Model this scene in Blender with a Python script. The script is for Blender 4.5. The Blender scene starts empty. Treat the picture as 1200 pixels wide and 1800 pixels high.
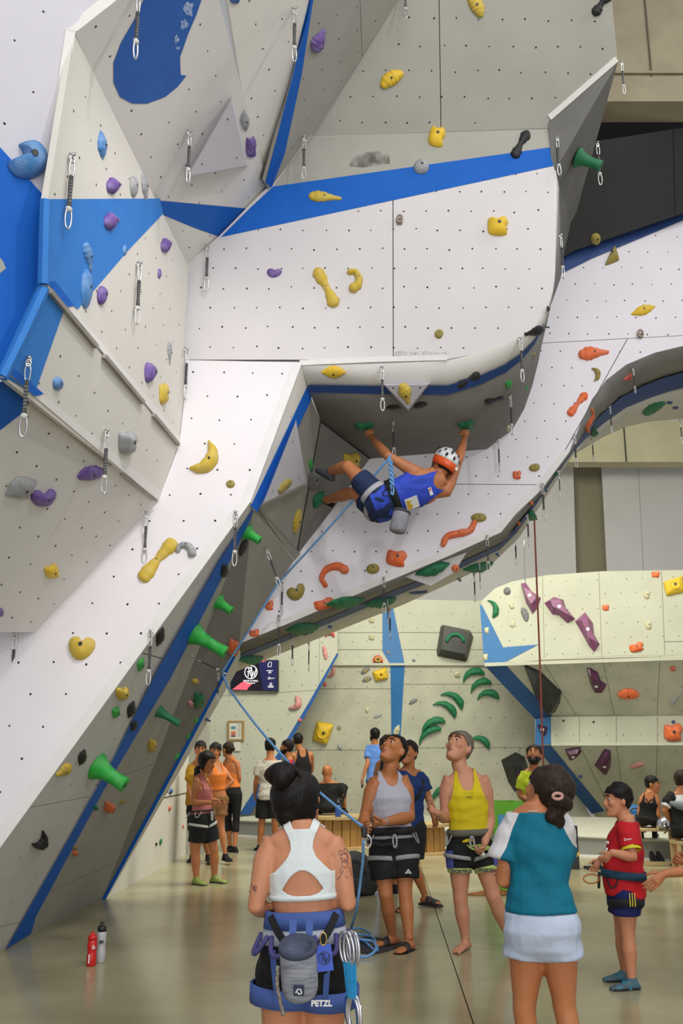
import bpy, bmesh, math, random
import numpy as np
from mathutils import Vector, Matrix
from mathutils.bvhtree import BVHTree
random.seed(11)
rng = np.random.default_rng(5)
SC = bpy.context.scene
COL = SC.collection
PI = math.pi

# ------------------------------------------------------------------ camera
F_PX, TILT, CAM_H = 1700.0, math.radians(14.04), 1.52
CT, ST = math.cos(TILT), math.sin(TILT)
cam_d = bpy.data.cameras.new('camera')
cam = bpy.data.objects.new('camera', cam_d)
COL.objects.link(cam)
cam_d.sensor_fit = 'VERTICAL'; cam_d.sensor_height = 36.0; cam_d.lens = 36.0 * F_PX / 1800.0
cam_d.clip_end = 200
cam.location = (0, 0, CAM_H); cam.rotation_euler = (PI / 2 + TILT, 0, 0)
SC.camera = cam
# ------------------------------------------------------------------ world, lamps, exposure
world = bpy.data.worlds.new('hall_air'); SC.world = world
world.use_nodes = True
bg = world.node_tree.nodes['Background']
bg.inputs['Color'].default_value = (0.93, 0.94, 1.0, 1); bg.inputs['Strength'].default_value = 0.56

def area(name, loc, aim, size, power, col=(1, 1, 1), size_y=None):
    l = bpy.data.lights.new(name, 'AREA'); l.energy = power; l.color = col
    l.shape = 'RECTANGLE'; l.size = size; l.size_y = size_y or size
    o = bpy.data.objects.new(name, l); COL.objects.link(o); o.location = loc
    o.rotation_euler = (Vector(aim) - Vector(loc)).to_track_quat('-Z', 'Y').to_euler()
    return o

def spot(name, loc, aim, power, angle, blend=.6, radius=.15, col=(1, 1, 1)):
    l = bpy.data.lights.new(name, 'SPOT'); l.energy = power; l.color = col
    l.spot_size = math.radians(angle); l.spot_blend = blend; l.shadow_soft_size = radius
    o = bpy.data.objects.new(name, l); COL.objects.link(o); o.location = loc
    o.rotation_euler = (Vector(aim) - Vector(loc)).to_track_quat('-Z', 'Y').to_euler()
    return o

spot('hall_floodlight', (4.4, 0.6, 7.6), (-0.8, 8.0, 4.4), 640, 90, .8, .16, (1, .98, .97))
spot('wall_floodlight', (0.9, 3.6, 7.4), (-1.5, 7.7, 3.2), 620, 54, 1.0, .12, (1, .95, .97))
area('hall_lamp_front', (1.2, 0.5, 9.5), (0.6, 6.0, 0), 3.5, 420, (1, .98, .94))
area('hall_lamp_right', (5.5, 6.0, 9.6), (2.0, 9.5, 1), 2.5, 160, (1, .98, .94))
area('front_fill', (1.5, -7.0, 3.2), (0.5, 8, 2.2), 10.0, 960, (1, .985, .97), 5.0)  # added unseen fill behind the camera, lifts backs, floor and undersides
area('boulder_lamp_near', (1.0, 13.5, 8.5), (0.0, 19.5, 0.6), 4.0, 1350, (1, .97, .80))
area('boulder_lamp_far', (5.5, 13.5, 8.5), (4.5, 20, 0.5), 4.0, 400, (1, .97, .80))
SC.view_settings.view_transform = 'Standard'; SC.view_settings.look = 'None'
SC.view_settings.gamma = 1; SC.view_settings.use_curve_mapping = False
SC.view_settings.exposure = -0.55

# ------------------------------------------------------------------ pixel <-> world
CAMP = np.array([0, 0, CAM_H])
def ray(px, py):
    u = (px - 600) / F_PX; v = (900 - py) / F_PX
    return np.array([u, CT - v * ST, ST + v * CT])
def at(px, py, Y):
    d = ray(px, py)
    return CAMP + d * (Y / d[1])
def atz(px, py, z):
    d = ray(px, py)
    return CAMP + d * ((z - CAM_H) / d[2])
def scale_at(p):                       # metres per pixel at a point
    return (p[1] * CT + (p[2] - CAM_H) * ST) / F_PX
def unit(v):
    v = np.asarray(v, float); return v / (np.linalg.norm(v) + 1e-12)
def plane3(a, b, c):
    A, B, Cc = at(*a), at(*b), at(*c)
    n = unit(np.cross(B - A, Cc - A))
    if np.dot(n, CAMP - A) < 0: n = -n
    return (A, n)
def on(pl, px, py):
    d = ray(px, py)
    return CAMP + d * (np.dot(pl[0] - CAMP, pl[1]) / np.dot(d, pl[1]))

# ------------------------------------------------------------------ materials
MATS = {}
def mat(name, col, rough=.6, noise=0.0, scale=6.0, bump=0.0, bscale=90.0, metal=0.0, dark=.6, spec=.5, emit=0, col2=None, detail=4.0, stretch=None, sheen=0):
    if name in MATS: return MATS[name]
    m = bpy.data.materials.new(name); m.use_nodes = True
    nt = m.node_tree; b = nt.nodes['Principled BSDF']
    b.inputs['Base Color'].default_value = (*col, 1); b.inputs['Roughness'].default_value = rough
    b.inputs['Metallic'].default_value = metal; b.inputs['Specular IOR Level'].default_value = spec
    if emit:
        b.inputs['Emission Color'].default_value = (*col, 1); b.inputs['Emission Strength'].default_value = emit
    if noise or bump:
        tc = nt.nodes.new('ShaderNodeTexCoord'); src = tc.outputs['Object']
        if stretch:
            mp = nt.nodes.new('ShaderNodeMapping'); mp.inputs['Scale'].default_value = stretch
            nt.links.new(src, mp.inputs['Vector']); src = mp.outputs['Vector']
    if noise:
        n = nt.nodes.new('ShaderNodeTexNoise'); n.inputs['Scale'].default_value = scale; n.inputs['Detail'].default_value = detail
        nt.links.new(src, n.inputs['Vector'])
        r = nt.nodes.new('ShaderNodeMapRange'); r.inputs['From Min'].default_value = .38; r.inputs['From Max'].default_value = .68
        r.inputs['To Max'].default_value = noise
        nt.links.new(n.outputs['Fac'], r.inputs['Value'])
        mx = nt.nodes.new('ShaderNodeMix'); mx.data_type = 'RGBA'
        mx.inputs['A'].default_value = (*col, 1)
        c2 = col2 or tuple(c * dark for c in col)
        mx.inputs['B'].default_value = (*c2, 1)
        nt.links.new(r.outputs['Result'], mx.inputs['Factor']); nt.links.new(mx.outputs['Result'], b.inputs['Base Color'])
    if bump:
        n2 = nt.nodes.new('ShaderNodeTexNoise'); n2.inputs['Scale'].default_value = bscale; n2.inputs['Detail'].default_value = 3
        nt.links.new(src, n2.inputs['Vector'])
        bp = nt.nodes.new('ShaderNodeBump'); bp.inputs['Strength'].default_value = bump; bp.inputs['Distance'].default_value = .01
        nt.links.new(n2.outputs['Fac'], bp.inputs['Height']); nt.links.new(bp.outputs['Normal'], b.inputs['Normal'])
    MATS[name] = m
    return m

M_WHITE = mat('paint_white', (.635, .61, .615), .7, .22, 1.6, .12, 60, dark=.82)
M_CREAM = mat('paint_cream', (.66, .64, .58), .7, .22, 1.6, .12, 60, dark=.82)
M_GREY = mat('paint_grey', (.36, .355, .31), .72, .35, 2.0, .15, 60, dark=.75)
M_PALE = mat('paint_pale_lit', (.73, .71, .675), .72, .3, 2.0, .15, 60, dark=.8)  # colour raised to make up for weak light on the overhanging facets
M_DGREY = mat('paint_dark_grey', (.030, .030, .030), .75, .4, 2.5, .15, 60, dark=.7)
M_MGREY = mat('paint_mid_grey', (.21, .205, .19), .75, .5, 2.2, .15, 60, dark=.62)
M_BLUE = mat('paint_blue', (.003, .105, .48), .65, .2, 5, .1, 60, col2=(.012, .15, .56), spec=.25)
M_BLUE2 = mat('paint_light_blue', (.035, .20, .58), .65, .3, 5, .1, 60, col2=(.015, .15, .52), spec=.25)
M_BBLUE = mat('paint_boulder_blue', (.028, .15, .37), .6, .3, 3, .1, 60, dark=.8)
M_NAVY = mat('paint_navy', (.012, .05, .20), .6, .25, 5, .1, 60)
M_LAV = mat('paint_lavender_white', (.54, .53, .58), .7, .2, 1.6, .12, 60, dark=.85)
M_CREAM_LIT = mat('paint_cream_lit', (.80, .775, .72), .7, .22, 1.6, .12, 60, dark=.85)  # cream lightened in place of the light missing on the down-facing facet
M_HW2 = mat('paint_slab_white', (.74, .71, .73), .7, .22, 1.6, .12, 60, dark=.84)
M_KW = mat('paint_cool_white', (.76, .735, .785), .7, .22, 1.6, .12, 60, dark=.84)
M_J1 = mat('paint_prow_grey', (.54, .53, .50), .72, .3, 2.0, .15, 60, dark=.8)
M_HOLE = mat('hole_black', (.015, .014, .013), .9)
M_BACK = mat('backing_dark', (.05, .05, .048), .9)
M_BOULD = mat('boulder_concrete', (.49, .50, .40), .75, .35, 1.4, .2, 40, dark=.75)  # yellow-green cast of the back lamps mixed slightly into the boulder colours
M_BOULDR = mat('boulder_concrete_rough', (.50, .50, .40), .8, .5, 2.2, .5, 30, dark=.7)
M_CONC = mat('hall_concrete', (.60, .585, .57), .8, .3, .8, .15, 25, dark=.8)
M_BEAM = mat('beam_concrete', (.29, .25, .165), .8, .5, 3.0, .3, 25, dark=.7)
M_TRIM = mat('trim_white', (.70, .69, .67), .6, .25, 8, .1, 60, dark=.8)

# ------------------------------------------------------------------ mesh builder
class MB:
    def __init__(s): s.v = []; s.f = []; s.m = []; s.n = 0
    def add(s, vs, fs, mi=0):
        vs = np.asarray(vs, float).reshape(-1, 3); o = s.n
        s.v.append(vs); s.n += len(vs)
        s.f += [[i + o for i in f] for f in fs]; s.m += [mi] * len(fs)
        return o
    def loft(s, rings, mi=0, caps=(True, True), closed=True):
        n = len(rings[0]); vs = np.concatenate([np.asarray(r) for r in rings]); fs = []
        for i in range(len(rings) - 1):
            for j in range(n if closed else n - 1):
                k = (j + 1) % n
                fs.append([i * n + j, i * n + k, (i + 1) * n + k, (i + 1) * n + j])
        if caps[0]: fs.append(list(range(n))[::-1])
        if caps[1]: fs.append([(len(rings) - 1) * n + j for j in range(n)])
        s.add(vs, fs, mi)
    def tube(s, pts, rad, n=8, mi=0, caps=(True, True), squash=1.0, up=None):
        pts = [np.asarray(p, float) for p in pts]
        if np.isscalar(rad): rad = [rad] * len(pts)
        rings = []; prev = None
        for i, p in enumerate(pts):
            t = unit(pts[min(i + 1, len(pts) - 1)] - pts[max(i - 1, 0)])
            if prev is None:
                a = np.array(up, float) if up is not None else (np.array([0, 0, 1.]) if abs(t[2]) < .9 else np.array([0, 1., 0]))
                prev = unit(a - t * np.dot(a, t))
            prev = unit(prev - t * np.dot(prev, t)); b = np.cross(t, prev)
            ang = np.arange(n) * 2 * PI / n
            rings.append(p + rad[i] * (np.outer(np.cos(ang), prev) * squash + np.outer(np.sin(ang), b)))
        s.loft(rings, mi, caps)
    def closed_tube(s, pts, rad, n=6, mi=0):
        pts = [np.asarray(p, float) for p in pts]; m = len(pts); rings = []
        c = sum(pts) / m
        nrm = unit(np.cross(pts[0] - c, pts[m // 4] - c))
        for i, p in enumerate(pts):
            t = unit(pts[(i + 1) % m] - pts[i - 1]); b = unit(np.cross(t, nrm))
            ang = np.arange(n) * 2 * PI / n
            rings.append(p + rad * (np.outer(np.cos(ang), nrm) + np.outer(np.sin(ang), b)))
        rings.append(rings[0]); s.loft(rings, mi, (False, False))
    def box(s, c, size, R=None, mi=0):
        c = np.asarray(c, float); h = np.asarray(size, float) / 2
        vs = np.array([[x, y, z] for x in (-1, 1) for y in (-1, 1) for z in (-1, 1)]) * h
        if R is not None: vs = vs @ np.asarray(R).T
        s.add(vs + c, [[0, 1, 3, 2], [4, 6, 7, 5], [0, 4, 5, 1], [2, 3, 7, 6], [0, 2, 6, 4], [1, 5, 7, 3]], mi)
    def sphere(s, c, r, nu=12, nv=8, R=None, mi=0):
        r = np.ones(3) * r; vs = [[0, 0, 1]]
        for i in range(1, nv):
            a = PI * i / nv
            for j in range(nu):
                b = 2 * PI * j / nu
                vs.append([math.sin(a) * math.cos(b), math.sin(a) * math.sin(b), math.cos(a)])
        vs.append([0, 0, -1]); vs = np.array(vs) * r
        if R is not None: vs = vs @ np.asarray(R).T
        fs = [[0, 1 + j, 1 + (j + 1) % nu] for j in range(nu)]
        for i in range(nv - 2):
            for j in range(nu):
                k = (j + 1) % nu; a = 1 + i * nu
                fs.append([a + j, a + nu + j, a + nu + k, a + k])
        e = len(vs) - 1; a = 1 + (nv - 2) * nu
        fs += [[a + j, e, a + (j + 1) % nu] for j in range(nu)]
        s.add(vs + np.asarray(c, float), fs, mi)
    def prism(s, poly, off, mi=0):     # polygon of 3D points extruded by off
        p = np.asarray(poly, float); n = len(p)
        fs = [list(range(n)), [n + i for i in range(n)][::-1]] + [[i, n + i, n + (i + 1) % n, (i + 1) % n] for i in range(n)]
        s.add(np.concatenate([p, p + np.asarray(off, float)]), fs, mi)
    def obj(s, name, mats, parent=None, smooth=False, origin=None, fix=True):
        me = bpy.data.meshes.new(name)
        vs = np.concatenate(s.v) if s.v else np.zeros((0, 3))
        if origin is None:
            org = np.array(root_loc(parent)) if parent is not None else np.zeros(3)
        else: org = np.asarray(origin, float)
        me.from_pydata((vs - org).tolist(), [], s.f)
        for m in (mats if isinstance(mats, (list, tuple)) else [mats]): me.materials.append(m)
        me.polygons.foreach_set('material_index', s.m)
        me.polygons.foreach_set('use_smooth', [smooth] * len(s.f))
        if fix:
            bm = bmesh.new(); bm.from_mesh(me); bmesh.ops.recalc_face_normals(bm, faces=bm.faces); bm.to_mesh(me); bm.free()
        o = bpy.data.objects.new(name, me); COL.objects.link(o)
        if parent is not None: o.parent = parent
        else: o.location = org
        return o

def root_loc(o):
    l = Vector(o.location)
    while o.parent is not None:
        o = o.parent; l = l + Vector(o.location)
    return l
def tag(o, label=None, cat=None, group=None, kind=None):
    if label: o['label'] = label
    if cat: o['category'] = cat
    if group: o['group'] = group
    if kind: o['kind'] = kind
    return o
def empty(name, loc=(0, 0, 0), label=None, cat=None, group=None, kind=None):
    o = bpy.data.objects.new(name, None); COL.objects.link(o); o.location = [float(x) for x in loc]
    o.empty_display_size = .1
    return tag(o, label, cat, group, kind)
def copy_tree(o, parent=None):
    c = o.copy(); COL.objects.link(c)
    if parent is not None: c.parent = parent
    for ch in o.children: copy_tree(ch, c)
    return c

# ------------------------------------------------------------------ wall facets
BV_V, BV_F = [], []
def reg(vs, fs):
    o = len(BV_V); BV_V.extend([tuple(map(float, v)) for v in vs]); BV_F.extend([[i + o for i in f] for f in fs])
BVH = None
def hit(px, py):
    global BVH
    if BVH is None: BVH = BVHTree.FromPolygons(BV_V, BV_F)
    d = ray(px, py); r = BVH.ray_cast(Vector(CAMP), Vector(unit(d)))
    if r[0] is None: raise ValueError('no wall at %s %s' % (px, py))
    n = np.array(r[1])
    if np.dot(n, d) > 0: n = -n
    return np.array(r[0]), unit(n)

def inside(p, poly):
    x, y = p; c = False; n = len(poly); j = n - 1
    for i in range(n):
        xi, yi = poly[i]; xj, yj = poly[j]
        if (yi > y) != (yj > y) and x < (xj - xi) * (y - yi) / (yj - yi) + xi: c = not c
        j = i
    return c
def clip2(poly, a, nrm, off):          # keep side where (p-a).n >= off
    out = []; n = len(poly)
    for i in range(n):
        p, q = poly[i], poly[(i + 1) % n]
        sp = np.dot(p - a, nrm) - off; sq = np.dot(q - a, nrm) - off
        if sp >= 0: out.append(p)
        if (sp >= 0) != (sq >= 0): out.append(p + (q - p) * (sp / (sp - sq)))
    return out
def seg_dist(p, poly):
    m = 9e9; n = len(poly)
    for i in range(n):
        a, b = poly[i], poly[(i + 1) % n]; ab = b - a
        t = np.clip(np.dot(p - a, ab) / (np.dot(ab, ab) + 1e-12), 0, 1); m = min(m, np.linalg.norm(a + ab * t - p))
    return m

def facet(wall, pl, poly, m, seams=(), holes=None, thick=.04, gap=.008, name='panel', back=None):
    P, n = pl
    u = unit(np.cross([0, 0, 1.], n)); v = np.cross(n, u)
    to2 = lambda p: np.array([np.dot(p - P, u), np.dot(p - P, v)])
    to3 = lambda q: P + u * q[0] + v * q[1]
    full = [to2(on(pl, *p)) for p in poly]
    pieces = [full]
    for (s0, s1) in seams:
        a, b = to2(on(pl, *s0)), to2(on(pl, *s1)); d = unit(b - a); nn = np.array([-d[1], d[0]]); mid = (a + b) / 2
        nxt = []
        for pc in pieces:
            if inside(mid, pc):
                A = clip2(pc, a, nn, gap / 2); B = clip2(pc, a, -nn, gap / 2)
                nxt += [q for q in (A, B) if len(q) > 2]
            else: nxt.append(pc)
        pieces = nxt
    for pc in pieces:
        mb = MB(); mb.prism([to3(q) for q in pc], -n * thick); mb.obj(name, m, wall)
    if seams:
        mb = MB(); mb.prism([to3(q) - n * thick * .6 for q in full], -n * thick * .5); mb.obj('backing_board', back or M_BACK, wall)
    reg([to3(q) for q in full], [list(range(len(full)))])
    if holes:
        sx, r = holes[0], holes[1]; sy = holes[2] if len(holes) > 2 else sx
        q = np.array(full); lo, hi = q.min(0), q.max(0); mb = HOLES.setdefault(wall.name, (wall, MB()))[1]
        i = 0; y = lo[1] + sy * .6
        while y < hi[1]:
            x = lo[0] + sx * (.3 + .5 * (i % 2))
            while x < hi[0]:
                c = np.array([x, y]) + rng.normal(0, .006, 2)
                if inside(c, full) and seg_dist(c, full) > .06:
                    rr = r * rng.uniform(.8, 1.15); k = 7
                    ring = [to3(c + rr * np.array([math.cos(t), math.sin(t)])) + n * .0012 for t in np.arange(k) * 2 * PI / k]
                    mb.add(ring, [list(range(k))])
                x += sx
            y += sy; i += 1
HOLES = {}
def finish_holes():
    for w, mb in HOLES.values():
        if mb.n: tag(mb.obj('bolt_holes', M_HOLE, w, fix=False), kind='stuff')
def paint(wall, pl, poly, m, off=.0025, name='painted_stripe', thick=None):
    P, n = pl
    mb = MB(); pts = [on(pl, *p) + n * off for p in poly]
    if thick: mb.prism(pts, -n * thick)
    else: mb.add(pts, [list(range(len(pts)))])
    return mb.obj(name, m, wall, fix=bool(thick))
def wall(name):
    return empty(name, kind='structure')
def sheet(w, rows, m, name='panel', smooth=True, thick=.004, mrow=None, register=True):
    nr, nc = len(rows), len(rows[0]); vs = np.array(rows).reshape(-1, 3)
    fs = [[i * nc + j, i * nc + j + 1, (i + 1) * nc + j + 1, (i + 1) * nc + j] for i in range(nr - 1) for j in range(nc - 1)]
    mb = MB(); mb.add(vs, fs)
    if mrow: mb.m = [mrow[i] for i in range(nr - 1) for j in range(nc - 1)]
    o = mb.obj(name, m, w, smooth)
    if thick:
        mod = o.modifiers.new('s', 'SOLIDIFY'); mod.thickness = thick; mod.offset = 0
    if register: reg(vs, fs)
    return o
def quads3(w, pts, m, name='panel', thick=.03):     # free polygon of 3D points
    pts = np.array(pts); c = pts.mean(0); n = np.zeros(3)
    for i in range(len(pts)): n += np.cross(pts[i] - c, pts[(i + 1) % len(pts)] - c)
    n = unit(n)
    if np.dot(n, CAMP - c) < 0: n = -n
    mb = MB(); mb.prism(pts, -n * thick); o = mb.obj(name, m, w); reg(pts, [list(range(len(pts)))])
    return o, (c, n)
# ================================================================== STRUCTURE
# ---- floor: polished concrete slabs with one saw-cut joint
fl = wall('floor')
M_FLOOR = mat('polished_concrete', (.375, .345, .21), .20, .75, .9, .06, 14, col2=(.20, .172, .092), detail=7)
ja, jb = atz(735, 1510, 0)[:2], atz(832, 1800, 0)[:2]
jd = (jb - ja) / np.linalg.norm(jb - ja); jn = np.array([-jd[1], jd[0]])
rect = [np.array(p, float) for p in ((-9, -2), (12, -2), (12, 34), (-9, 34))]
cross = ja + jd * (9.4 - ja[1]) / jd[1]
for side in (1, -1):
    pc = clip2(rect, ja, jn * side, .004)
    for k, sgn in enumerate((1, -1)):
        q = clip2(pc, np.array([0, 11.6 if side < 0 else 14.2]), np.array([0, 1.0]) * sgn, .003)
        mb = MB(); mb.prism([(x, y, 0) for x, y in q], (0, 0, -.12)); mb.obj('slab', M_FLOOR, fl)
mb = MB(); mb.prism([(x, y, -.02) for x, y in rect], (0, 0, -.1)); mb.obj('backing_board', M_BACK, fl)
for (q) in ([(704, 1598), (712, 1597), (716, 1632), (708, 1634)], [(437, 1742), (452, 1731), (457, 1733), (443, 1746)]):
    mb = MB(); mb.prism([atz(x, y, .0015) for x, y in q], (0, 0, -.001)); mb.obj('tape_mark', mat('tape_pale', (.6, .62, .52), .5), fl)

# ---- front wall (big lead block facing the camera)
wf = wall('wall_front')
pF = plane3((330, 630, 8.0), (780, 632, 8.0), (700, 235, 7.92))
pT = plane3((545, 240, 7.92), (968, 225, 7.91), (800, 0, 7.35))
pH = plane3((330, 630, 8), (600, 630, 8), (-180, 1739, 7.0))
arc = [(975, 470), (972, 505), (960, 545), (942, 570), (915, 590), (880, 607), (835, 622), (785, 632)]
facet(wf, pF, [(322, 470), (385, 415), (470, 328), (545, 240), (968, 225), (976, 300)] + arc + [(325, 632)], M_WHITE,
      [((690, 200), (691, 640))], holes=(.205, .0085, .19))
facet(wf, pT, [(545, 240), (552, 225), (700, 0), (720, -120), (1062, -120), (1075, 0), (1085, 105), (968, 207), (968, 225)], M_GREY,
      [((770, -100), (775, 235))], holes=(.21, .0085, .22))
facet(wf, pH, [(325, 633), (528, 637), (440, 880), (0, 1490), (-180, 1739), (-420, 1760), (-420, 1111), (60, 1111), (278, 880), (315, 782), (324, 700)], M_HW2,
      [((-400, 1111), (252, 1109)), ((-400, 1290), (-399, 1290.5))], holes=(.26, .009, .24))
paint(wf, pF, [(480, 328), (968, 259), (972, 292), (388, 417), (440, 365)], M_BLUE)
paint(wf, pF, [(545, 241), (968, 226), (968, 259), (480, 328)], M_GREY, .002, 'painted_field')
# lower trims along the edges of the block and of the slab
def edge_trim(w, pl, pts_out, pts_in, m=M_TRIM, proud=.012, name='corner_trim'):
    return paint(w, pl, pts_out + pts_in[::-1], m, proud, name, thick=.02)
edge_trim(wf, pH, [(531, 638), (441, 882), (0, 1492), (-120, 1658)], [(516, 640), (428, 872), (-12, 1474), (-134, 1642)])
edge_trim(wf, pF, [(528, 643), (660, 637), (785, 634)], [(526, 634), (660, 628), (785, 624)])
edge_trim(wf, pT, [(1086, 108), (968, 211)], [(1080, 100), (962, 203)], M_PALE)

# ---- left wall: prow near the camera, its receding side, ledges, overhang
wl = wall('wall_left')
pA = plane3((130, 60, 5.0), (10, 665, 5.06), (0, 300, 4.85))
pB1 = plane3((130, 60, 5.0), (85, 500, 4.97), (315, 780, 7.85))
pB2 = plane3((85, 505, 4.97), (315, 782, 7.85), (278, 880, 7.72))
pB3 = plane3((10, 665, 5.0), (278, 880, 7.72), (60, 1111, 7.46))
pC = plane3((130, 60, 5.0), (330, 470, 8.0), (385, 415, 8.0))
facet(wl, pA, [(130, 60), (108, 200), (84, 350), (80, 500), (10, 662), (-40, 690), (-260, 800), (-300, -160), (330, -160), (205, 0)], M_LAV, holes=(.27, .008, .27))
facet(wl, pB1, [(130, 58), (332, 470), (325, 560), (322, 700), (315, 781), (80, 500), (84, 350), (108, 200)], M_CREAM, holes=(.30, .0085, .22))
facet(wl, pB2, [(82, 508), (313, 783), (278, 880), (6, 664)], M_CREAM, holes=(.30, .0085, .22))
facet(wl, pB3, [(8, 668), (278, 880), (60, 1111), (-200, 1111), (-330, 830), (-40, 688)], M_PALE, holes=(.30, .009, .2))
paint(wl, pA, [(-10, 248), (84, 352), (80, 502), (10, 664), (-60, 700), (-300, 820), (-300, 250)], M_BLUE)
paint(wl, pA, [(-14, 440), (4, 458), (10, 472), (-12, 490)], M_GREY, .004)
paint(wl, pB1, [(84, 350), (281, 349), (286, 376), (225, 440), (136, 544), (80, 498)], M_BLUE2)
paint(wl, pB2, [(82, 508), (112, 545), (60, 693), (6, 662)], M_BLUE2)
paint(wl, pB3, [(9, 668), (60, 694), (36, 728), (-12, 765), (-80, 820), (-330, 830), (-40, 690)], M_BLUE)
edge_trim(wl, pA, [(131, 57), (109, 200), (84, 352)], [(114, 52), (92, 200), (84, 352)])
paint(wl, pA, [(86, 351), (82, 503), (7, 667), (-8, 662), (64, 500), (74, 342)], M_BLUE2, .012, 'corner_trim', .07)
edge_trim(wl, pA, [(130, 58), (205, 0), (330, -100)], [(116, 54), (192, -4), (310, -110)])
for q, pl, m in (([(84, 352), (82, 420), (80, 500)], pB1, M_BLUE2), ([(81, 508), (46, 584), (7, 664)], pB2, M_BLUE2)):
    mb = MB(); mb.tube([on(pl, *p) + pl[1] * -.012 for p in q], .032, 6); mb.obj('corner_trim', m, wl)
# two steel ledges with battens screwed on in lengths
def ledge(p0, p1, plu, segs, q0, q1, mlist):
    n = plu[1]
    for (t0, t1), mm in zip(segs, mlist):
        a = on(plu, p0[0] + (p1[0] - p0[0]) * t0, p0[1] + (p1[1] - p0[1]) * t0); b = on(plu, p0[0] + (p1[0] - p0[0]) * t1, p0[1] + (p1[1] - p0[1]) * t1)
        d = unit(b - a); up = np.cross(d, n); up = up if up[2] > 0 else -up
        mb = MB(); mb.prism([a + n * .002 - up * .020, a + n * .03 - up * .020, a + n * .03 + up * .006, a + n * .002 + up * .006], b - a)
        mb.obj('ledge_batten', mm, wl)
M_BATT = mat('batten_grey', (.33, .31, .27), .7, .5, 9, .2, 60)
ledge((83, 508), (313, 782), pB2, [(.0, .36), (.42, .72), (.80, .99)], None, None, [M_BATT] * 3)
ledge((11, 668), (277, 880), pB3, [(.0, .36), (.42, .68), (.76, .98)], None, None, [M_BATT] * 3)
paint(wl, pB1, [(80, 500), (92, 500), (318, 770), (315, 782)], M_PALE, .006, 'ledge_strip', thick=.012)
paint(wl, pB1, [(80, 496), (93, 494), (128, 538), (112, 540)], M_BLUE, .012, 'painted_stripe')
paint(wl, pB2, [(10, 655), (24, 655), (287, 868), (277, 880)], M_PALE, .006, 'ledge_strip', thick=.012)
paint(wl, pB2, [(8, 652), (25, 650), (74, 692), (58, 696)], M_BLUE, .012, 'painted_stripe')

# ---- upper wall: three facets leaning over the front wall
wu = wall('wall_upper')
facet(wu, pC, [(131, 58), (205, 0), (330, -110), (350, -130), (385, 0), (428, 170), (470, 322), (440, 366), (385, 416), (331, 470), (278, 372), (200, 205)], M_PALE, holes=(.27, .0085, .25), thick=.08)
pC2 = (pC[0] - pC[1] * .10, pC[1])
tip = on(pC2, 470, 325); q550 = on(pC2, 385, -20)
pD = plane3((470, 330, 8.02), (385, 0, on(pC2, 385, 0)[1]), (550, 0, 6.35))
facet(wu, pD, [(375, -120), (575, -120), (550, 0), (505, 180), (466, 318), (440, 250), (400, 0)], M_CREAM_LIT, holes=(.25, .0085, .23))
E0, E1, E2 = at(473, 332, 7.93), on(pT, 700, 0), at(550, 0, 6.35)
nE = unit(np.cross(E1 - E0, E2 - E0)); nE = nE if np.dot(nE, CAMP - E0) > 0 else -nE
pE = (E0, nE)
facet(wu, pE, [(575, -120), (740, -120), (700, 0), (550, 232), (473, 332), (464, 318), (505, 180), (550, 0)], M_GREY, [((630, -90), (636, 100))], holes=(.27, .0085, .25))
paint(wu, pE, [(550, 0), (567, -70), (556, -70), (540, 30), (466, 320), (477, 330), (500, 270), (530, 130)], M_BLUE)
paint(wu, pD, [(550, 0), (505, 180), (466, 318), (458, 312), (500, 175), (543, 0)], M_BLUE)
paint(wu, pD, [(441, 300), (466, 318), (472, 330), (455, 345), (447, 330)], M_BLUE)
paint(wu, pC, [(276, 352), (430, 366), (440, 366), (385, 416), (340, 400), (287, 378)], M_BLUE)
# blue drop-shaped painted figure
drop = [(258, -14), (235, 35), (212, 75), (199, 110), (199, 145), (210, 170), (232, 182), (258, 182), (290, 170), (312, 152), (327, 133), (317, 131), (316, 100), (330, 60), (345, 25), (358, -14)]
paint(wu, pC, drop, mat('paint_deep_blue', (.008, .095, .40), .55, .25, 5, .1, 60, col2=(.012, .15, .55)), .003, 'painted_figure')
for (cx, cy, w, h) in ((331, 15, 16, 26), (322, 42, 13, 18), (309, 68, 8, 14), (312, 84, 7, 6)):      # chalk on it
    pts = [(cx + w * .5 * math.cos(a) * (1 + .35 * math.sin(3 * a + cx)), cy + h * .5 * math.sin(a) * (1 + .3 * math.cos(4 * a + cy))) for a in np.arange(14) * 2 * PI / 14]
    paint(wu, pC, pts, mat('chalk_smear', (.45, .55, .72), .9, .9, 60, 0, col2=(.02, .13, .46)), .005, 'chalk_mark')

# ---- side face of the block, underside with its stripe
wo = wall('wall_overhang')
pK = plane3((420, 1130, 9.8), (900, 930, 9.9), (900, 600, 10.0))
S = [on(pT, 968, 209), on(pT, 1086, 108), at(1066, 190, 8.1), at(1005, 400, 9.9), at(985, 470, 10.0), on(pF, 975, 300)]
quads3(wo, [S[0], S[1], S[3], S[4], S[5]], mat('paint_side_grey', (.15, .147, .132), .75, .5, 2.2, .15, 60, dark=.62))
f = [(976, 300), (975, 400), (975, 470), (972, 505), (960, 545), (942, 570), (915, 590), (880, 607), (835, 622), (785, 634), (660, 640), (528, 643)]
m_ = [(982, 330), (979, 420), (974, 500), (968, 530), (955, 575), (940, 605), (918, 632), (890, 654), (845, 676), (788, 694), (670, 693), (545, 690)]
b_ = [(986, 440), (984, 490), (966, 540), (960, 570), (950, 610), (944, 640), (934, 680), (920, 720), (900, 755), (855, 790), (750, 806), (600, 770)]
rf = [on(pF, *p) for p in f]
rm = [at(p[0], p[1], 8.27 + .02 * (i < 5)) for i, p in enumerate(m_)]
rb = [on(pK, *p) - np.array([0, .03, 0]) for p in b_]; rb[-1] = at(563, 740, 8.9); rb[-2] = on(pK, 650, 806)
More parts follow.
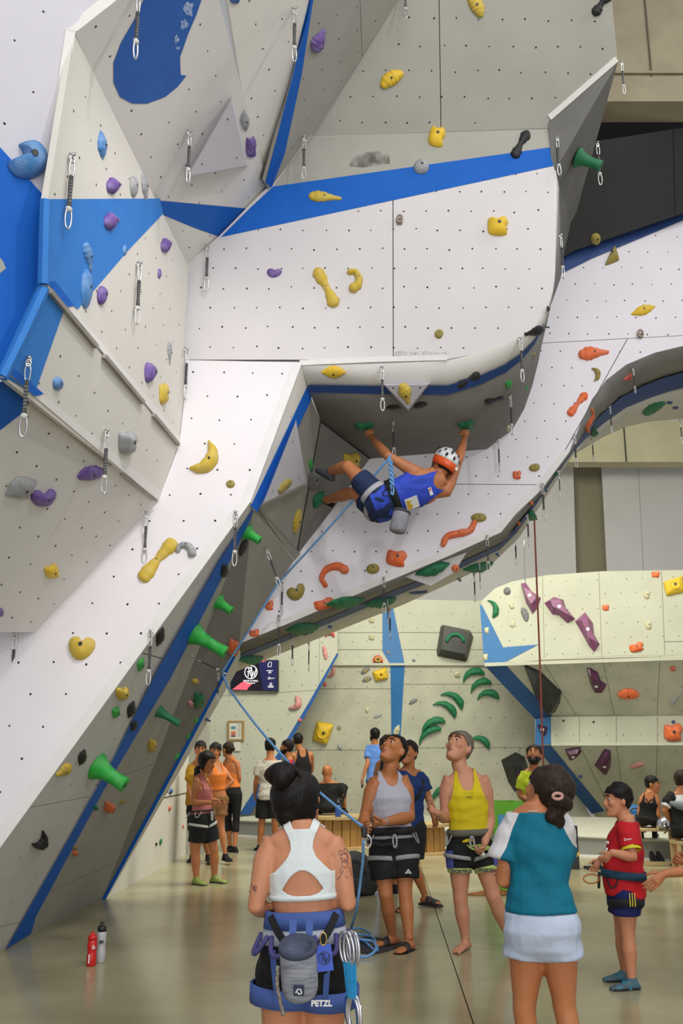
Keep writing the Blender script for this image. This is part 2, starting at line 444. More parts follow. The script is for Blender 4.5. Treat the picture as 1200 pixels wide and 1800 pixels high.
b_mid = lambda a, b, t: a + (b - a) * t
rfm = [b_mid(a, b, .5) for a, b in zip(rf, rm)]; rmb = [b_mid(a, b, .5) for a, b in zip(rm, rb)]
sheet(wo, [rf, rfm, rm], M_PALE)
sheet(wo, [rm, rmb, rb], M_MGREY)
st = []
for k, t in ((0, .72), (1, .86), (2, 1.0)):
    st.append([b_mid(a, b, t) for a, b in zip(rf[2:], rm[2:])])
sheet(wo, [[p + unit(CAMP - p) * .025 for p in r] for r in st], M_NAVY, 'painted_stripe', thick=0, register=False)

# ---- prow under the block: pale side, blue stripes, leaning panels down to the floor
wp = wall('wall_prow')
pJ1 = plane3((-180, 1739, 7.0), (440, 885, 7.74), (10, 1668, 8.38))
facet(wp, pJ1, [(-180, 1739), (-120, 1658), (0, 1492), (441, 882), (446, 893), (385, 985), (12, 1668), (-60, 1700)], M_J1,
      [((30, 1424), (160, 1400)), ((-40, 1640), (40, 1620)), ((235, 1144), (330, 1170))], holes=(.3, .006, .2))
pJ1u = plane3((440, 882, 7.73), (531, 638, 8.0), (548, 690, 8.35))
facet(wp, pJ1u, [(441, 882), (531, 639), (548, 690), (545, 704), (448, 898)], M_CREAM, holes=(.3, .006, .2))
paint(wp, pJ1u, [(539, 680), (548, 690), (546, 704), (452, 900), (440, 890)], M_BLUE)
def j2(px, py, Y): return at(px, py, Y)
base1, base2 = atz(12, 1668, 0), atz(180, 1580, 0)
J = dict(a=base1, b=base2, c=on(pJ1, 444, 895), d=at(518, 982, 9.8), e=at(420, 1136, 9.85))
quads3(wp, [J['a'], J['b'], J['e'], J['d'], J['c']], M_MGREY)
pJ2 = None
def bary_plane(p, q, r):
    n = unit(np.cross(q - p, r - p)); n = n if np.dot(n, CAMP - p) > 0 else -n
    return (p, n)
# the leaning face is bent along one line: two flat panels
del_o = [o for o in bpy.data.objects if o.parent == wp and o.name.startswith('panel')][-1]
bpy.data.objects.remove(del_o); BV_F.pop()
pJ2a = bary_plane(J['a'], J['b'], J['c']); pJ2b = bary_plane(J['b'], J['e'], J['c'])
facet(wp, pJ2a, [(12, 1668), (180, 1580), (444, 895)], M_GREY, [((60, 1580), (215, 1510)), ((150, 1390), (290, 1335))], holes=(.3, .006, .22))
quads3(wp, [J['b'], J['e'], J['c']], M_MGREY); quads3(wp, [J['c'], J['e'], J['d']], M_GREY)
paint(wp, pJ2a, [(10, 1668), (54, 1641), (62, 1612), (180, 1392), (300, 1190), (372, 1050), (446, 900), (444, 893), (385, 985), (275, 1180), (200, 1330), (100, 1508)], M_BLUE, .004)
# second stripe and the pale flank behind it
Jb2 = atz(187, 1578, 0)
LB = lambda t: J['b'] + (J['e'] - J['b']) * t
RB0, RB1 = atz(187, 1580, 0), at(425, 1163, 11.3)
fl_ = [LB(t) for t in (0, .33, .66, 1)]; fr_ = [RB0 + (RB1 - RB0) * t for t in (0, .33, .66, 1)]
fm_ = [b_mid(a, b, .5) for a, b in zip(fl_, fr_)]
sheet(wp, [fl_, fm_, fr_], M_CREAM, smooth=False)
dl = unit(np.cross(J['e'] - J['b'], CAMP - J['b'])); dl = dl if dl[0] < 0 else -dl
stl = [p + unit(CAMP - p) * .02 + dl * w_ for p, w_ in zip(fl_, (.02, .05, .045, .03))]; str_ = [p + unit(CAMP - p) * .02 - dl * w_ for p, w_ in zip(fl_, (.03, .03, .03, .02))]
sheet(wp, [stl, str_], M_BLUE, 'painted_stripe', False, 0, register=False)
q1, q2 = atz(186, 1580, 0), atz(326, 1502, 0); up = np.array([0, 0, 1.9])
dq = unit(q2 - q1)
_, pJ4 = quads3(wp, [q1, q2, q2 + up, q1 + up * .0 + dq * 1.2 + up], M_CREAM)
for za in (.92,):
    mb = MB(); a = q1 + dq * 1.3 + np.array([0, 0, za]); b = q2 + np.array([0, 0, za]); nn = pJ4[1]
    mb.prism([a + nn * .004, b + nn * .004, b + nn * .004 + np.array([0, 0, .012]), a + nn * .004 + np.array([0, 0, .012])], -nn * .003); mb.obj('panel_joint', M_HOLE, wp)
mb = MB(); mb.box(q2 + np.array([.13, .12, .9]), (.3, .28, 2.2)); mb.obj('end_post', M_GREY, wp)
# inner corner between block and prow (two dark facets meeting in a seam)
I0, I1, I2, I3, I4 = at(545, 697, 8.33), at(563, 740, 8.9), on(pK, 650, 806), at(520, 978, 9.82), at(446, 896, 8.06)
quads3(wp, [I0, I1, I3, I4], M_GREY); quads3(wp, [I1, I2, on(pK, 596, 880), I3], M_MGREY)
for a, b in ((I1, I3), (I1, I2)):
    mb = MB(); mb.tube([a + unit(CAMP - a) * .004, b + unit(CAMP - b) * .004], .009, 5); mb.obj('panel_joint', M_HOLE, wp)
L0 = [at(444, 888, 8.0), at(455, 893, 8.05), at(527, 972, 9.78), at(517, 984, 9.74)]
mb = MB(); mb.prism(L0, np.array([.0, .05, 0])); mb.obj('ledge_strip', M_GREY, wp)
L1 = [at(441, 884, 7.75), at(446, 892, 7.9), at(517, 984, 9.72), at(513, 984, 9.70)]
mb = MB(); mb.prism(L1, np.array([0, .02, 0])); mb.obj('corner_trim', M_TRIM, wp)

# ---- middle wall behind the climber: face, dark upper part, arch, underside
wm = wall('wall_middle')
arch = [(1000, 795), (1020, 745), (1040, 702), (1065, 668), (1100, 641), (1150, 620), (1200, 608), (1420, 590)]
facet(wm, pK, [(420, 1132), (520, 975), (590, 880), (650, 800), (760, 790), (880, 740), (930, 600), (960, 470), (1010, 440), (1420, 300)] + arch[::-1] + [(950, 862), (905, 905), (880, 936)], M_KW,
      [((955, 603), (1380, 580)), ((640, 850), (945, 852)), ((1100, 600), (1062, 668))], holes=(.22, .0085, .21))
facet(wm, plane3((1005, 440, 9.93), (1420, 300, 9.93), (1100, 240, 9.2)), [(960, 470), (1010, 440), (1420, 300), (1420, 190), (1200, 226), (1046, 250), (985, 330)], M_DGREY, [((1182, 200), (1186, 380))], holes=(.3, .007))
paint(wm, pK, [(975, 442), (1010, 436), (1200, 370), (1420, 294), (1420, 312), (1200, 388), (1040, 455), (978, 486)], M_NAVY, .014)
paint(wm, pK, [(978, 438), (1010, 425), (1200, 366), (1420, 290), (1420, 300), (1200, 374), (1010, 440), (975, 446)], M_NAVY, .016)
lf = [(420, 1132), (540, 1082), (660, 1031), (780, 981), (880, 936), (905, 905), (950, 862)] + arch
lm = [(412, 1162), (540, 1109), (660, 1059), (780, 1011), (880, 963), (908, 935), (952, 872), (1005, 797), (1030, 768), (1062, 740), (1100, 712), (1140, 694), (1172, 682), (1200, 674), (1420, 640)]
lb = [(396, 1188), (500, 1146), (592, 1109), (710, 1062), (866, 990), (912, 945), (956, 878), (1006, 800), (1030, 786), (1060, 768), (1100, 750), (1140, 741), (1172, 738), (1200, 735), (1420, 722)]
ra = [on(pK, *p) for p in lf]
rb2 = [at(p[0], p[1], 10.9 - .5 * (5 <= i <= 7)) for i, p in enumerate(lm)]
rc = [at(p[0], p[1], 12.0 - .9 * (5 <= i <= 7)) for i, p in enumerate(lb)]
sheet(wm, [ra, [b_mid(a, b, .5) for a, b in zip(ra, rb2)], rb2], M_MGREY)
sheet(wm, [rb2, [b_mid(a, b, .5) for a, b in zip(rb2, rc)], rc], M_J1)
r0 = [b_mid(a, b, .70) for a, b in zip(ra, rb2)]; r1 = [b_mid(a, b, .12) for a, b in zip(rb2, rc)]
sheet(wm, [[p + unit(CAMP - p) * .06 for p in r] for r in (r0, rb2, r1)], M_NAVY, 'painted_stripe', thick=0, register=False)
edge_trim(wm, pK, [(420, 1132), (540, 1082), (660, 1031), (780, 981), (880, 936), (905, 905), (950, 862), (1000, 795)], [(428, 1118), (540, 1068), (660, 1018), (780, 968), (872, 925), (896, 898), (940, 855), (990, 790)], M_TRIM, .008)

# ---- beam of the hall
be = wall('ceiling_beam')
zb = at(1200, 178, 8.9)[2]
mb = MB(); x0, x1 = 1.0, 8.0
mb.prism([(x0, 8.9, zb), (x0, 9.25, zb), (x0, 9.25, zb + 3), (x0, 9.0, zb + 3), (x0, 9.0, zb + .32), (x0, 8.9, zb + .3)], (x1 - x0, 0, 0)); mb.obj('beam_body', M_BEAM, be)
for xx in (3.35, 5.6):
    mb = MB(); mb.box((xx, 8.993, zb + 1.7), (.016, .02, 2.7)); mb.obj('panel_joint', mat('joint_brown', (.12, .1, .07), .9), be)
mb = MB(); mb.box((4.6, 8.985, zb + .42), (6.6, .03, .03)); mb.obj('ledge_strip', M_BEAM, be)
# ---- black sheet painted as the unlit space above the middle wall
dk = wall('wall_unlit_gap')
mb = MB(); mb.prism([at(930, 480, 13.5), at(1500, 380, 13.5), at(1500, 60, 13.5), at(930, 100, 13.5)], (0, .1, 0)); mb.obj('panel', mat('unlit_black', (.012, .012, .012), .9), dk)

# ---- far hall wall with recess, and yellow beam
wr = wall('wall_far')
pX = plane3((700, 1000, 26), (1200, 1000, 26), (1200, 700, 26))
facet(wr, pX, [(300, 1180), (300, 640), (1002, 640), (1014, 1060), (1014, 1180)], M_CONC)
facet(wr, plane3((700, 1000, 26.5), (1200, 1000, 26.5), (1200, 700, 26.5)), [(995, 640), (1070, 640), (1080, 1180), (1005, 1180)], mat('recess_olive', (.27, .25, .17), .85, .3, 1, .1))
facet(wr, pX, [(1048, 640), (1400, 640), (1400, 1180), (1075, 1180)], M_CONC, [((1113, 660), (1133, 1050))], gap=.014, back=M_BOULDR)
mb = MB(); P0, P1 = at(940, 812, 24.5), at(1420, 812, 24.5); hh = at(1000, 748, 24.5)[2] - P0[2]
mb.prism([P0, P0 + np.array([0, .5, 0]), P0 + np.array([0, .5, hh * 1.15]), P0 + np.array([0, 0, hh * 1.15])], P1 - P0); mb.obj('far_beam', mat('beam_yellow', (.62, .57, .36), .8, .3, 1.2, .1), wr)
mb = MB(); mb.box((P0 + P1) / 2 + np.array([-1.2, -.01, hh * .55]), (.03, .03, hh * 1.1)); mb.obj('panel_joint', M_BACK, wr)

# ---- boulder area at the back
wb = wall('wall_back')
pM1 = plane3((330, 1300, 21.5), (590, 1300, 20.6), (590, 1105, 20.6))
facet(wb, pM1, [(250, 1450), (250, 1050), (592, 1050), (593, 1152), (545, 1236), (505, 1308), (430, 1432)], mat('boulder_pale', (.52, .53, .43), .75, .3, 1.4, .15, 40, dark=.8),
      [((562, 1090), (560, 1210)), ((546, 1214), (562, 1213))], holes=(.30, .011))
paint(wb, pM1, [(592, 1148), (595, 1150), (549, 1236), (514, 1296), (440, 1432), (420, 1432), (500, 1306), (542, 1236)], mat('paint_boulder_deep', (.02, .10, .34), .6, .3, 3), .006)
pM2 = plane3((500, 1300, 22.0), (850, 1300, 22.0), (850, 1168, 21.6))
pM2u = plane3((500, 1168, on(pM2, 500, 1168)[1]), (850, 1168, on(pM2, 850, 1168)[1]), (700, 1060, 21.7))
facet(wb, pM2u, [(500, 1168), (500, 1050), (846, 1056), (851, 1168)], M_BOULD, [((590, 1142), (690, 1142)), ((690, 1112), (846, 1112)), ((683, 1060), (686, 1168))], holes=(.32, .010), gap=.014, back=M_BOULDR)
facet(wb, pM2, [(500, 1169), (851, 1169), (940, 1262), (940, 1312), (1010, 1380), (1040, 1440), (420, 1440)], M_BOULDR,
      [((688, 1169), (688, 1440)), ((580, 1211), (686, 1211)), ((500, 1319), (686, 1319)), ((692, 1203), (890, 1203)), ((692, 1315), (940, 1314)), ((913, 1320), (913, 1400))], holes=(.34, .011), gap=.014, back=M_BOULDR)
mb = MB(); a, b = on(pM2, 560, 1170), on(pM2, 853, 1170); mb.prism([a, a + np.array([0, -.06, 0]), a + np.array([0, -.06, .05]), a + np.array([0, 0, .05])], b - a); mb.obj('ledge_strip', M_BOULD, wb)
paint(wb, pM2u, [(672, 1070), (690, 1065), (711, 1168), (686, 1168), (672, 1145)], M_BBLUE, .01)
paint(wb, pM2, [(686, 1168), (711, 1168), (704, 1290), (698, 1312), (688, 1312)], mat('paint_boulder_blue_low', (.02, .15, .40), .6, .3, 3), .01)
pN = plane3((850, 1168, 19.9), (1200, 1153, 19.0), (1200, 1003, 19.1))
facet(wb, pN, [(846, 1056), (870, 1034), (900, 1022), (960, 1011), (1060, 1004), (1200, 1002), (1400, 1000), (1400, 1150), (1200, 1153), (1108, 1154), (960, 1158), (851, 1168)], M_BOULD,
      [((953, 1000), (957, 1170)), ((1052, 1000), (1058, 1170)), ((1162, 1000), (1169, 1170)), ((955, 1132), (1400, 1124))], holes=(.30, .010), gap=.014, back=M_BOULDR)
t0, t1 = on(pN, 851, 1169), on(pN, 1400, 1151)
o0, o1 = at(940, 1264, 20.9), at(1400, 1256, 20.4)
pO = bary_plane(t0, t1, o0)
facet(wb, pO, [(851, 1169), (960, 1159), (1108, 1155), (1400, 1151), (1400, 1256), (968, 1260), (941, 1264)], M_BOULDR, [((1058, 1155), (1080, 1262)), ((1160, 1150), (1154, 1262)), ((955, 1165), (1015, 1262))], holes=(.34, .011), gap=.014, back=M_BOULDR)
yo = on(pO, 968, 1260)[1]
pV = plane3((941, 1264, yo), (1400, 1256, on(pO, 1400, 1256)[1]), (968, 1308, yo))
facet(wb, pV, [(941, 1264), (968, 1260), (1400, 1256), (1400, 1307), (968, 1308), (940, 1310)], M_BOULD, [((1018, 1255), (1018, 1310)), ((1083, 1255), (1083, 1310)), ((1155, 1250), (1155, 1310))], holes=(.34, .011), gap=.014, back=M_BOULDR)
pW = plane3((968, 1309, yo), (1400, 1308, on(pV, 1400, 1308)[1]), (1050, 1425, yo + 1.4))
facet(wb, pW, [(940, 1310), (968, 1309), (1400, 1308), (1400, 1440), (1050, 1440)], M_BOULDR, [((1018, 1309), (1075, 1430)), ((1083, 1309), (1098, 1430)), ((1155, 1309), (1150, 1430))], holes=(.34, .011), gap=.014, back=M_BOULDR)
a, b = on(pN, 851, 1169), on(pN, 1400, 1151)
mb = MB(); mb.prism([a + np.array([0, 0, -.03]), a + np.array([0, -.05, -.03]), a + np.array([0, -.05, .04]), a + np.array([0, 0, .04])], b - a); mb.obj('ledge_strip', M_BOULD, wb)
a, b = on(pV, 968, 1308), on(pV, 1400, 1307)
mb = MB(); mb.prism([a + np.array([0, 0, -.03]), a + np.array([0, -.05, -.03]), a + np.array([0, -.05, .03]), a + np.array([0, 0, .03])], b - a); mb.obj('ledge_strip', M_BOULD, wb)
M_BD = mat('paint_boulder_blue_shaded', (.018, .085, .26), .6, .3, 3)  # the boulder blue darkened, shade painted in on the down-facing facets
paint(wb, pN, [(843, 1062), (848, 1066), (884, 1138), (946, 1133), (895, 1160), (884, 1166), (851, 1168)], M_BBLUE, .01)
paint(wb, pO, [(851, 1169), (886, 1166), (969, 1254), (969, 1260), (941, 1264)], M_BD, .01)
paint(wb, pV, [(941, 1264), (968, 1260), (968, 1308), (940, 1310)], M_BBLUE, .01)
paint(wb, pW, [(940, 1311), (968, 1310), (1062, 1425), (1040, 1430)], M_BD, .01)
finish_holes()
M_SMUDGE = mat('rubber_smudge', (.36, .355, .31), .8, 1.0, 9, 0, col2=(.10, .095, .085)); M_SCUFF = mat('edge_scuff', (.68, .66, .66), .8, .9, 40, 0, col2=(.20, .19, .20), stretch=(4, 1, .6))
paint(wf, pF, [(612, 292), (622, 276), (645, 268), (668, 266), (684, 272), (685, 288), (660, 291), (636, 295)], M_SMUDGE, .003, 'rubber_mark')
paint(wf, pF, [(690, 622), (700, 617), (730, 619), (745, 616), (765, 620), (790, 618), (780, 627), (735, 630), (700, 629)], M_SCUFF, .003, 'rubber_mark')

# ---- crash mat along the boulder wall
m1, m2 = atz(385, 1468, 0), atz(1330, 1523, 0)
md = unit(m2 - m1); mn = np.array([-md[1], md[0], 0])
M_MAT = mat('mat_grey', (.46, .455, .37), .8, .35, 1.5, .2, 30, dark=.8); M_MATS = mat('mat_side', (.26, .265, .235), .8, .4, 1.5, .2, 30, dark=.8)
cm = empty('crash_mat', m1, 'long grey foam crash mat lying along the foot of the boulder wall', 'mat')
mb = MB(); mb.prism([m1 + np.array([0, 0, .02]), m2 + np.array([0, 0, .02]), m2 + mn * 6.0 + np.array([0, 0, .02]), m1 + mn * 2.0 + np.array([0, 0, .02])], (0, 0, .25)); mb.obj('foam_body', M_MATS, cm)
mb = MB(); e = mn * -.03
mb.prism([m1 + e + np.array([0, 0, .262]), m2 + e + np.array([0, 0, .262]), m2 + mn * 6.0 + np.array([0, 0, .262]), m1 + mn * 2.0 + np.array([0, 0, .262])], (0, 0, .045)); o = mb.obj('cover', M_MAT, cm)
bv = o.modifiers.new('b', 'BEVEL'); bv.width = .03; bv.segments = 3
mb = MB(); mb.prism([m1 + e, m2 + e, m2 + e * .2, m1 + e * .2], (0, 0, .03)); mb.obj('edge_strip', M_TRIM, cm)
# ================================================================== CLIMBING HOLDS
def hm(name, col, chalk=.35, rough=.55, c2=None):
    return mat('hold_' + name, col, rough, chalk, 14, .5, 160, col2=c2 or tuple(min(.75, c * .45 + .30) for c in col))
HC = dict(
    y=hm('yellow', (.60, .42, .035), .3, c2=(.62, .52, .25)), Y=hm('bright_yellow', (.76, .50, .015), .12), o=hm('olive', (.30, .235, .035), .3, c2=(.40, .35, .16)),
    p=hm('purple', (.135, .065, .30), .4, c2=(.35, .29, .48)), b=hm('blue', (.05, .20, .48), .5, c2=(.27, .42, .62)), B=hm('deep_blue', (.02, .10, .36), .2),
    g=hm('grey', (.30, .31, .32), .5, c2=(.48, .48, .49)), G=hm('green', (.01, .36, .035), .35, c2=(.18, .48, .2)), D=hm('dark_green', (.006, .16, .06), .2, c2=(.05, .25, .13)),
    k=hm('black', (.007, .007, .008), .2, .5, (.035, .035, .035)), r=hm('orange', (.78, .13, .02), .35, c2=(.75, .38, .26)), R=hm('red', (.62, .06, .04), .35, c2=(.7, .35, .3)),
    n=hm('pink', (.60, .22, .20), .5, c2=(.62, .45, .42)), c=hm('cream', (.58, .54, .34), .3), v=hm('navy', (.01, .035, .16), .2), s=hm('slate', (.16, .16, .165), .35))
M_VPUR = mat('volume_purple', (.21, .045, .15), .35, .3, 5, .1, 60, col2=(.30, .12, .23)); M_VDP = mat('volume_plum', (.085, .022, .06), .35, .3, 5, .1, 60)
M_VBLK = mat('volume_black', (.012, .013, .012), .4, .5, 6, .2, 60, col2=(.035, .038, .035))
M_BOLT = mat('bolt_steel_dark', (.05, .05, .05), .5, metal=.6)

def catmull(P, n):
    P = np.array(P, float); m = len(P); out = []
    for k in range(n):
        t = k * m / n; i = int(t); u = t - i
        p0, p1, p2, p3 = P[i - 1], P[i % m], P[(i + 1) % m], P[(i + 2) % m]
        out.append(.5 * (2 * p1 + (p2 - p0) * u + (2 * p0 - 5 * p1 + 4 * p2 - p3) * u * u + (3 * p1 - p0 - 3 * p2 + p3) * u ** 3))
    return np.array(out)
def catopen(P, n):
    P = np.array(P, float); Q = np.concatenate([[2 * P[0] - P[1]], P, [2 * P[-1] - P[-2]]]); m = len(P) - 1; out = []
    for k in range(n):
        t = min(k * m / (n - 1), m - 1e-6); i = int(t); u = t - i
        p0, p1, p2, p3 = Q[i], Q[i + 1], Q[i + 2], Q[i + 3]
        out.append(.5 * (2 * p1 + (p2 - p0) * u + (2 * p0 - 5 * p1 + 4 * p2 - p3) * u * u + (3 * p1 - p0 - 3 * p2 + p3) * u ** 3))
    return np.array(out)
SPINE = {  # x, y, half-width as shares of the length and width
    'bean': [(-.5, -.06, .62), (-.25, .05, .95), (0, .08, 1), (.25, .04, .95), (.5, -.08, .6)],
    'lens': [(-.5, 0, .12), (-.25, .03, .72), (0, .05, 1), (.25, .03, .72), (.5, 0, .12)],
    'bone': [(-.5, -.02, .9), (-.28, .0, .85), (0, .04, .5), (.28, 0, .75), (.5, -.05, 1.0)],
    'drop': [(-.5, 0, .75), (-.3, .03, 1), (-.05, .03, .85), (.22, 0, .5), (.5, -.05, .3)],
    'moon': [(-.5, -.28, .25), (-.32, .05, .75), (0, .2, 1), (.32, .05, .75), (.5, -.28, .25)],
    'claw': [(-.5, -.22, .12), (-.3, .1, .5), (0, .24, .85), (.33, .1, 1), (.5, -.2, .55)],
    'hook': [(-.42, -.38, .55), (-.46, .02, .6), (-.15, .32, .75), (.25, .26, .9), (.45, -.02, 1)],
    'snake': [(-.5, -.25, .7), (-.32, .15, .8), (0, .0, .9), (.3, -.15, .8), (.5, .25, .7)],
}
OUT = {
    'egg': [(-.5, 0), (-.36, .34), (0, .5), (.36, .38), (.5, 0), (.35, -.38), (0, -.5), (-.36, -.36)],
    'lump': [(-.46, .05), (-.4, .42), (-.05, .36), (.3, .5), (.5, .2), (.38, -.12), (.44, -.42), (.02, -.5), (-.4, -.38)],
    'mitt': [(-.5, .0), (-.42, .4), (-.12, .46), (.06, .18), (.28, .42), (.5, .28), (.46, -.1), (.1, -.48), (-.3, -.44)],
    'block': [(-.5, .3), (-.42, .45), (.4, .5), (.5, .38), (.42, -.42), (.3, -.5), (-.4, -.46), (-.5, -.34)],
    'tri': [(-.5, -.5), (-.44, -.3), (.3, .44), (.46, .5), (.5, .4), (.44, -.36), (.3, -.5)],
    'pac': [(-.2, .42), (.15, .5), (.48, .2), (.46, -.25), (.1, -.5), (-.3, -.42), (-.5, -.1), (-.34, .02), (-.1, .1), (-.14, .28)],
}
HOLDROOT = []
def frame_at(px, py, lim=1.75):
    p, n = hit(px, py); pl = (p, n); s = scale_at(p)
    e1 = on(pl, px + 2, py) - on(pl, px - 2, py); e2 = on(pl, px, py - 2) - on(pl, px, py + 2)
    e1, e2 = e1 / 4, e2 / 4
    for_ = lambda e: e if np.linalg.norm(e) < lim * s else unit(e) * lim * s
    return p, n, for_(e1), for_(e2), s
def hold(px, py, typ, L, W, ang, col, label, group=None, h=None, name='climbing_hold', m=None, bolt=True):
    p, n, e1, e2, s = frame_at(px, py, 3.2 if col == 'D' and typ == 'lens' else 1.75); a = math.radians(ang); ca, sa = math.cos(a), math.sin(a)
    to = lambda x, y: p + e1 * (x * ca - y * sa) + e2 * (x * sa + y * ca)
    seed = px * 13.7 + py * 3.1
    root = empty(name, p, label, 'climbing hold', group)
    mb = MB(); hh = (h if h else .42 * min(L, W)) * s
    big = max(L, W) > 24
    if typ == 'trumpet':       # flared base, narrow neck, flared end, along the wall normal and a little downwards
        ax = unit(n + np.array([.18, 0, -.12])); u = unit(e2 - ax * np.dot(e2, ax)); w = np.cross(ax, u); rings = []
        for t, r in ((-.01, 1), (.04, .97), (.14, .80), (.3, .62), (.5, .52), (.72, .49), (.9, .53), (1, .57), (1.01, .52)):
            c = p + ax * (t * hh)
            rings.append([c + (u * math.cos(k) * (1 if t < .2 else .9) + w * math.sin(k) * .85) * r * W * .5 * s for k in np.arange(18) * 2 * PI / 18])
        mb.loft(rings); top = p + ax * hh * 1.012; bn = ax; br = W * .5 * s * .14
    elif typ in SPINE:
        N = 15 if big else 10; q = catopen([(x * L, y * W * (1 if typ in ('moon', 'claw', 'hook', 'snake') else .6) if typ != 'hook' else y * L * .8, w * W * .5) for x, y, w in SPINE[typ]], N)
        if typ in ('hook', 'moon', 'claw', 'snake'):
            q[:, 2] *= .62 if typ in ('hook', 'snake') else .55
        k = np.linspace(0, PI, 9 if big else 7); rings = []
        ext = []
        d0 = unit(np.append(q[0, :2] - q[1, :2], 0))[:2]; d1 = unit(np.append(q[-1, :2] - q[-2, :2], 0))[:2]
        ext = [np.array([*(q[0, :2] + d0 * q[0, 2] * .75), q[0, 2] * .45])] + [np.array([*(q[0, :2] + d0 * q[0, 2] * .4), q[0, 2] * .85])] + list(q) + [np.array([*(q[-1, :2] + d1 * q[-1, 2] * .4), q[-1, 2] * .85])] + [np.array([*(q[-1, :2] + d1 * q[-1, 2] * .75), q[-1, 2] * .45])]
        mw = max(x[2] for x in ext)
        for i, c in enumerate(ext):
            t = unit(np.append(ext[min(i + 1, len(ext) - 1)][:2] - ext[max(i - 1, 0)][:2], 0)); pr = np.array([-t[1], t[0]])
            wob = 1 + .07 * math.sin(i * 1.9 + seed)
            ring = [to(*(c[:2] + pr * c[2] * wob * math.cos(a2))) + n * (hh * (c[2] / mw) ** .6 * math.sin(a2) * wob - .003) for a2 in k]
            rings.append(ring)
        mb.loft(rings); ci = len(ext) // 2; top = to(*ext[ci][:2]) + n * (hh * (ext[ci][2] / mw) ** .6 - .001); bn = n; br = .17 * ext[ci][2] * s
    else:
        ol = catmull(OUT[typ], 22 if big else 14) * np.array([L, W]); rings = []
        for sc, z in ((1, -.02), (.97, .22), (.88, .5), (.72, .75), (.5, .92), (.25, 1.0), (.06, 1.0)):
            rings.append([to(x * sc + L * .03 * (1 - sc), y * sc + W * .05 * (1 - sc)) + n * (hh * z * (1 + .12 * (sc if sc > .3 else 0) * math.sin(3 * math.atan2(y, x) + seed))) for x, y in ol])
        mb.loft(rings); top = to(L * .03, W * .05) + n * (hh * 1.02); bn = n; br = .09 * min(L, W) * s
    mm = m or HC[col]
    mb.obj('body', mm, root, True)
    if bolt and min(L, W) >= 11:
        u = unit(np.cross(bn, [.3, .2, 1])); w = np.cross(bn, u); b2 = MB()
        r1 = [top + bn * .0035 + (u * math.cos(t) + w * math.sin(t)) * br for t in np.arange(9) * 2 * PI / 9]
        r2 = [top - bn * .012 + (u * math.cos(t) + w * math.sin(t)) * br * 1.05 for t in np.arange(9) * 2 * PI / 9]
        b2.loft([r2, r1]); b2.obj('bolt', M_BOLT, root)
    return root

# white triangular wedges bolted on the lead walls
def wedge(poly, depth, label, m=M_LAV, inset=.86):
    cx = sum(p[0] for p in poly) / len(poly); cy = sum(p[1] for p in poly) / len(poly)
    p, n = hit(cx, cy); pl = (p, n); root = empty('wedge_volume', p, label, 'climbing volume', 'white wedge volumes')
    o = np.array([on(pl, *q) for q in poly]); top = np.array([on((p + n * depth, n), cx + (q[0] - cx) * inset, cy + (q[1] - cy) * inset) for q in poly])
    mb = MB(); mb.loft([o - n * .004, top]); mb.obj('body', m, root)
    reg(np.concatenate([o, top]), [[len(o) + k for k in range(len(o))]] + [[k, (k + 1) % len(o), len(o) + (k + 1) % len(o), len(o) + k] for k in range(len(o))])
    mb = MB(); h = [on((p + n * (depth + .0015), n), cx + (q[0] - cx) * .55, cy + (q[1] - cy) * .55) for q in poly]; u = unit(h[0] - h[1]); w = np.cross(n, u)
    for c in h: mb.add([c + (u * math.cos(t) + w * math.sin(t)) * .009 for t in np.arange(7) * 2 * PI / 7], [list(range(7))])
    tag(mb.obj('bolt_holes', M_HOLE, root, fix=False), kind='stuff')
    global BVH; BVH = None
    return root
wedge([(408, 170), (437, 293), (326, 313)], .16, 'large white triangular volume with rounded edge on the upper wall', inset=.93)
wedge([(671, 675), (757, 674), (717, 723)], .10, 'small white triangular volume under the lip of the block')
wedge([(521, 736), (541, 853), (456, 893)], .14, 'tall white triangular volume beside the upper blue stripe')
kp = plane3((706, 1012, 9.98), (820, 971, 10.0), (757, 1030, 10.06)); kv = empty('wedge_volume', on(kp, 770, 1000), 'white kite-shaped volume under the edge of the middle wall', 'climbing volume', 'white wedge volumes')
kq = np.array([on(kp, *q) for q in [(706, 1012), (820, 971), (798, 1006), (757, 1030)]]); mb = MB(); mb.prism(kq, -kp[1] * .3); mb.obj('body', M_WHITE, kv); reg(kq, [[0, 1, 2, 3]]); BVH = None

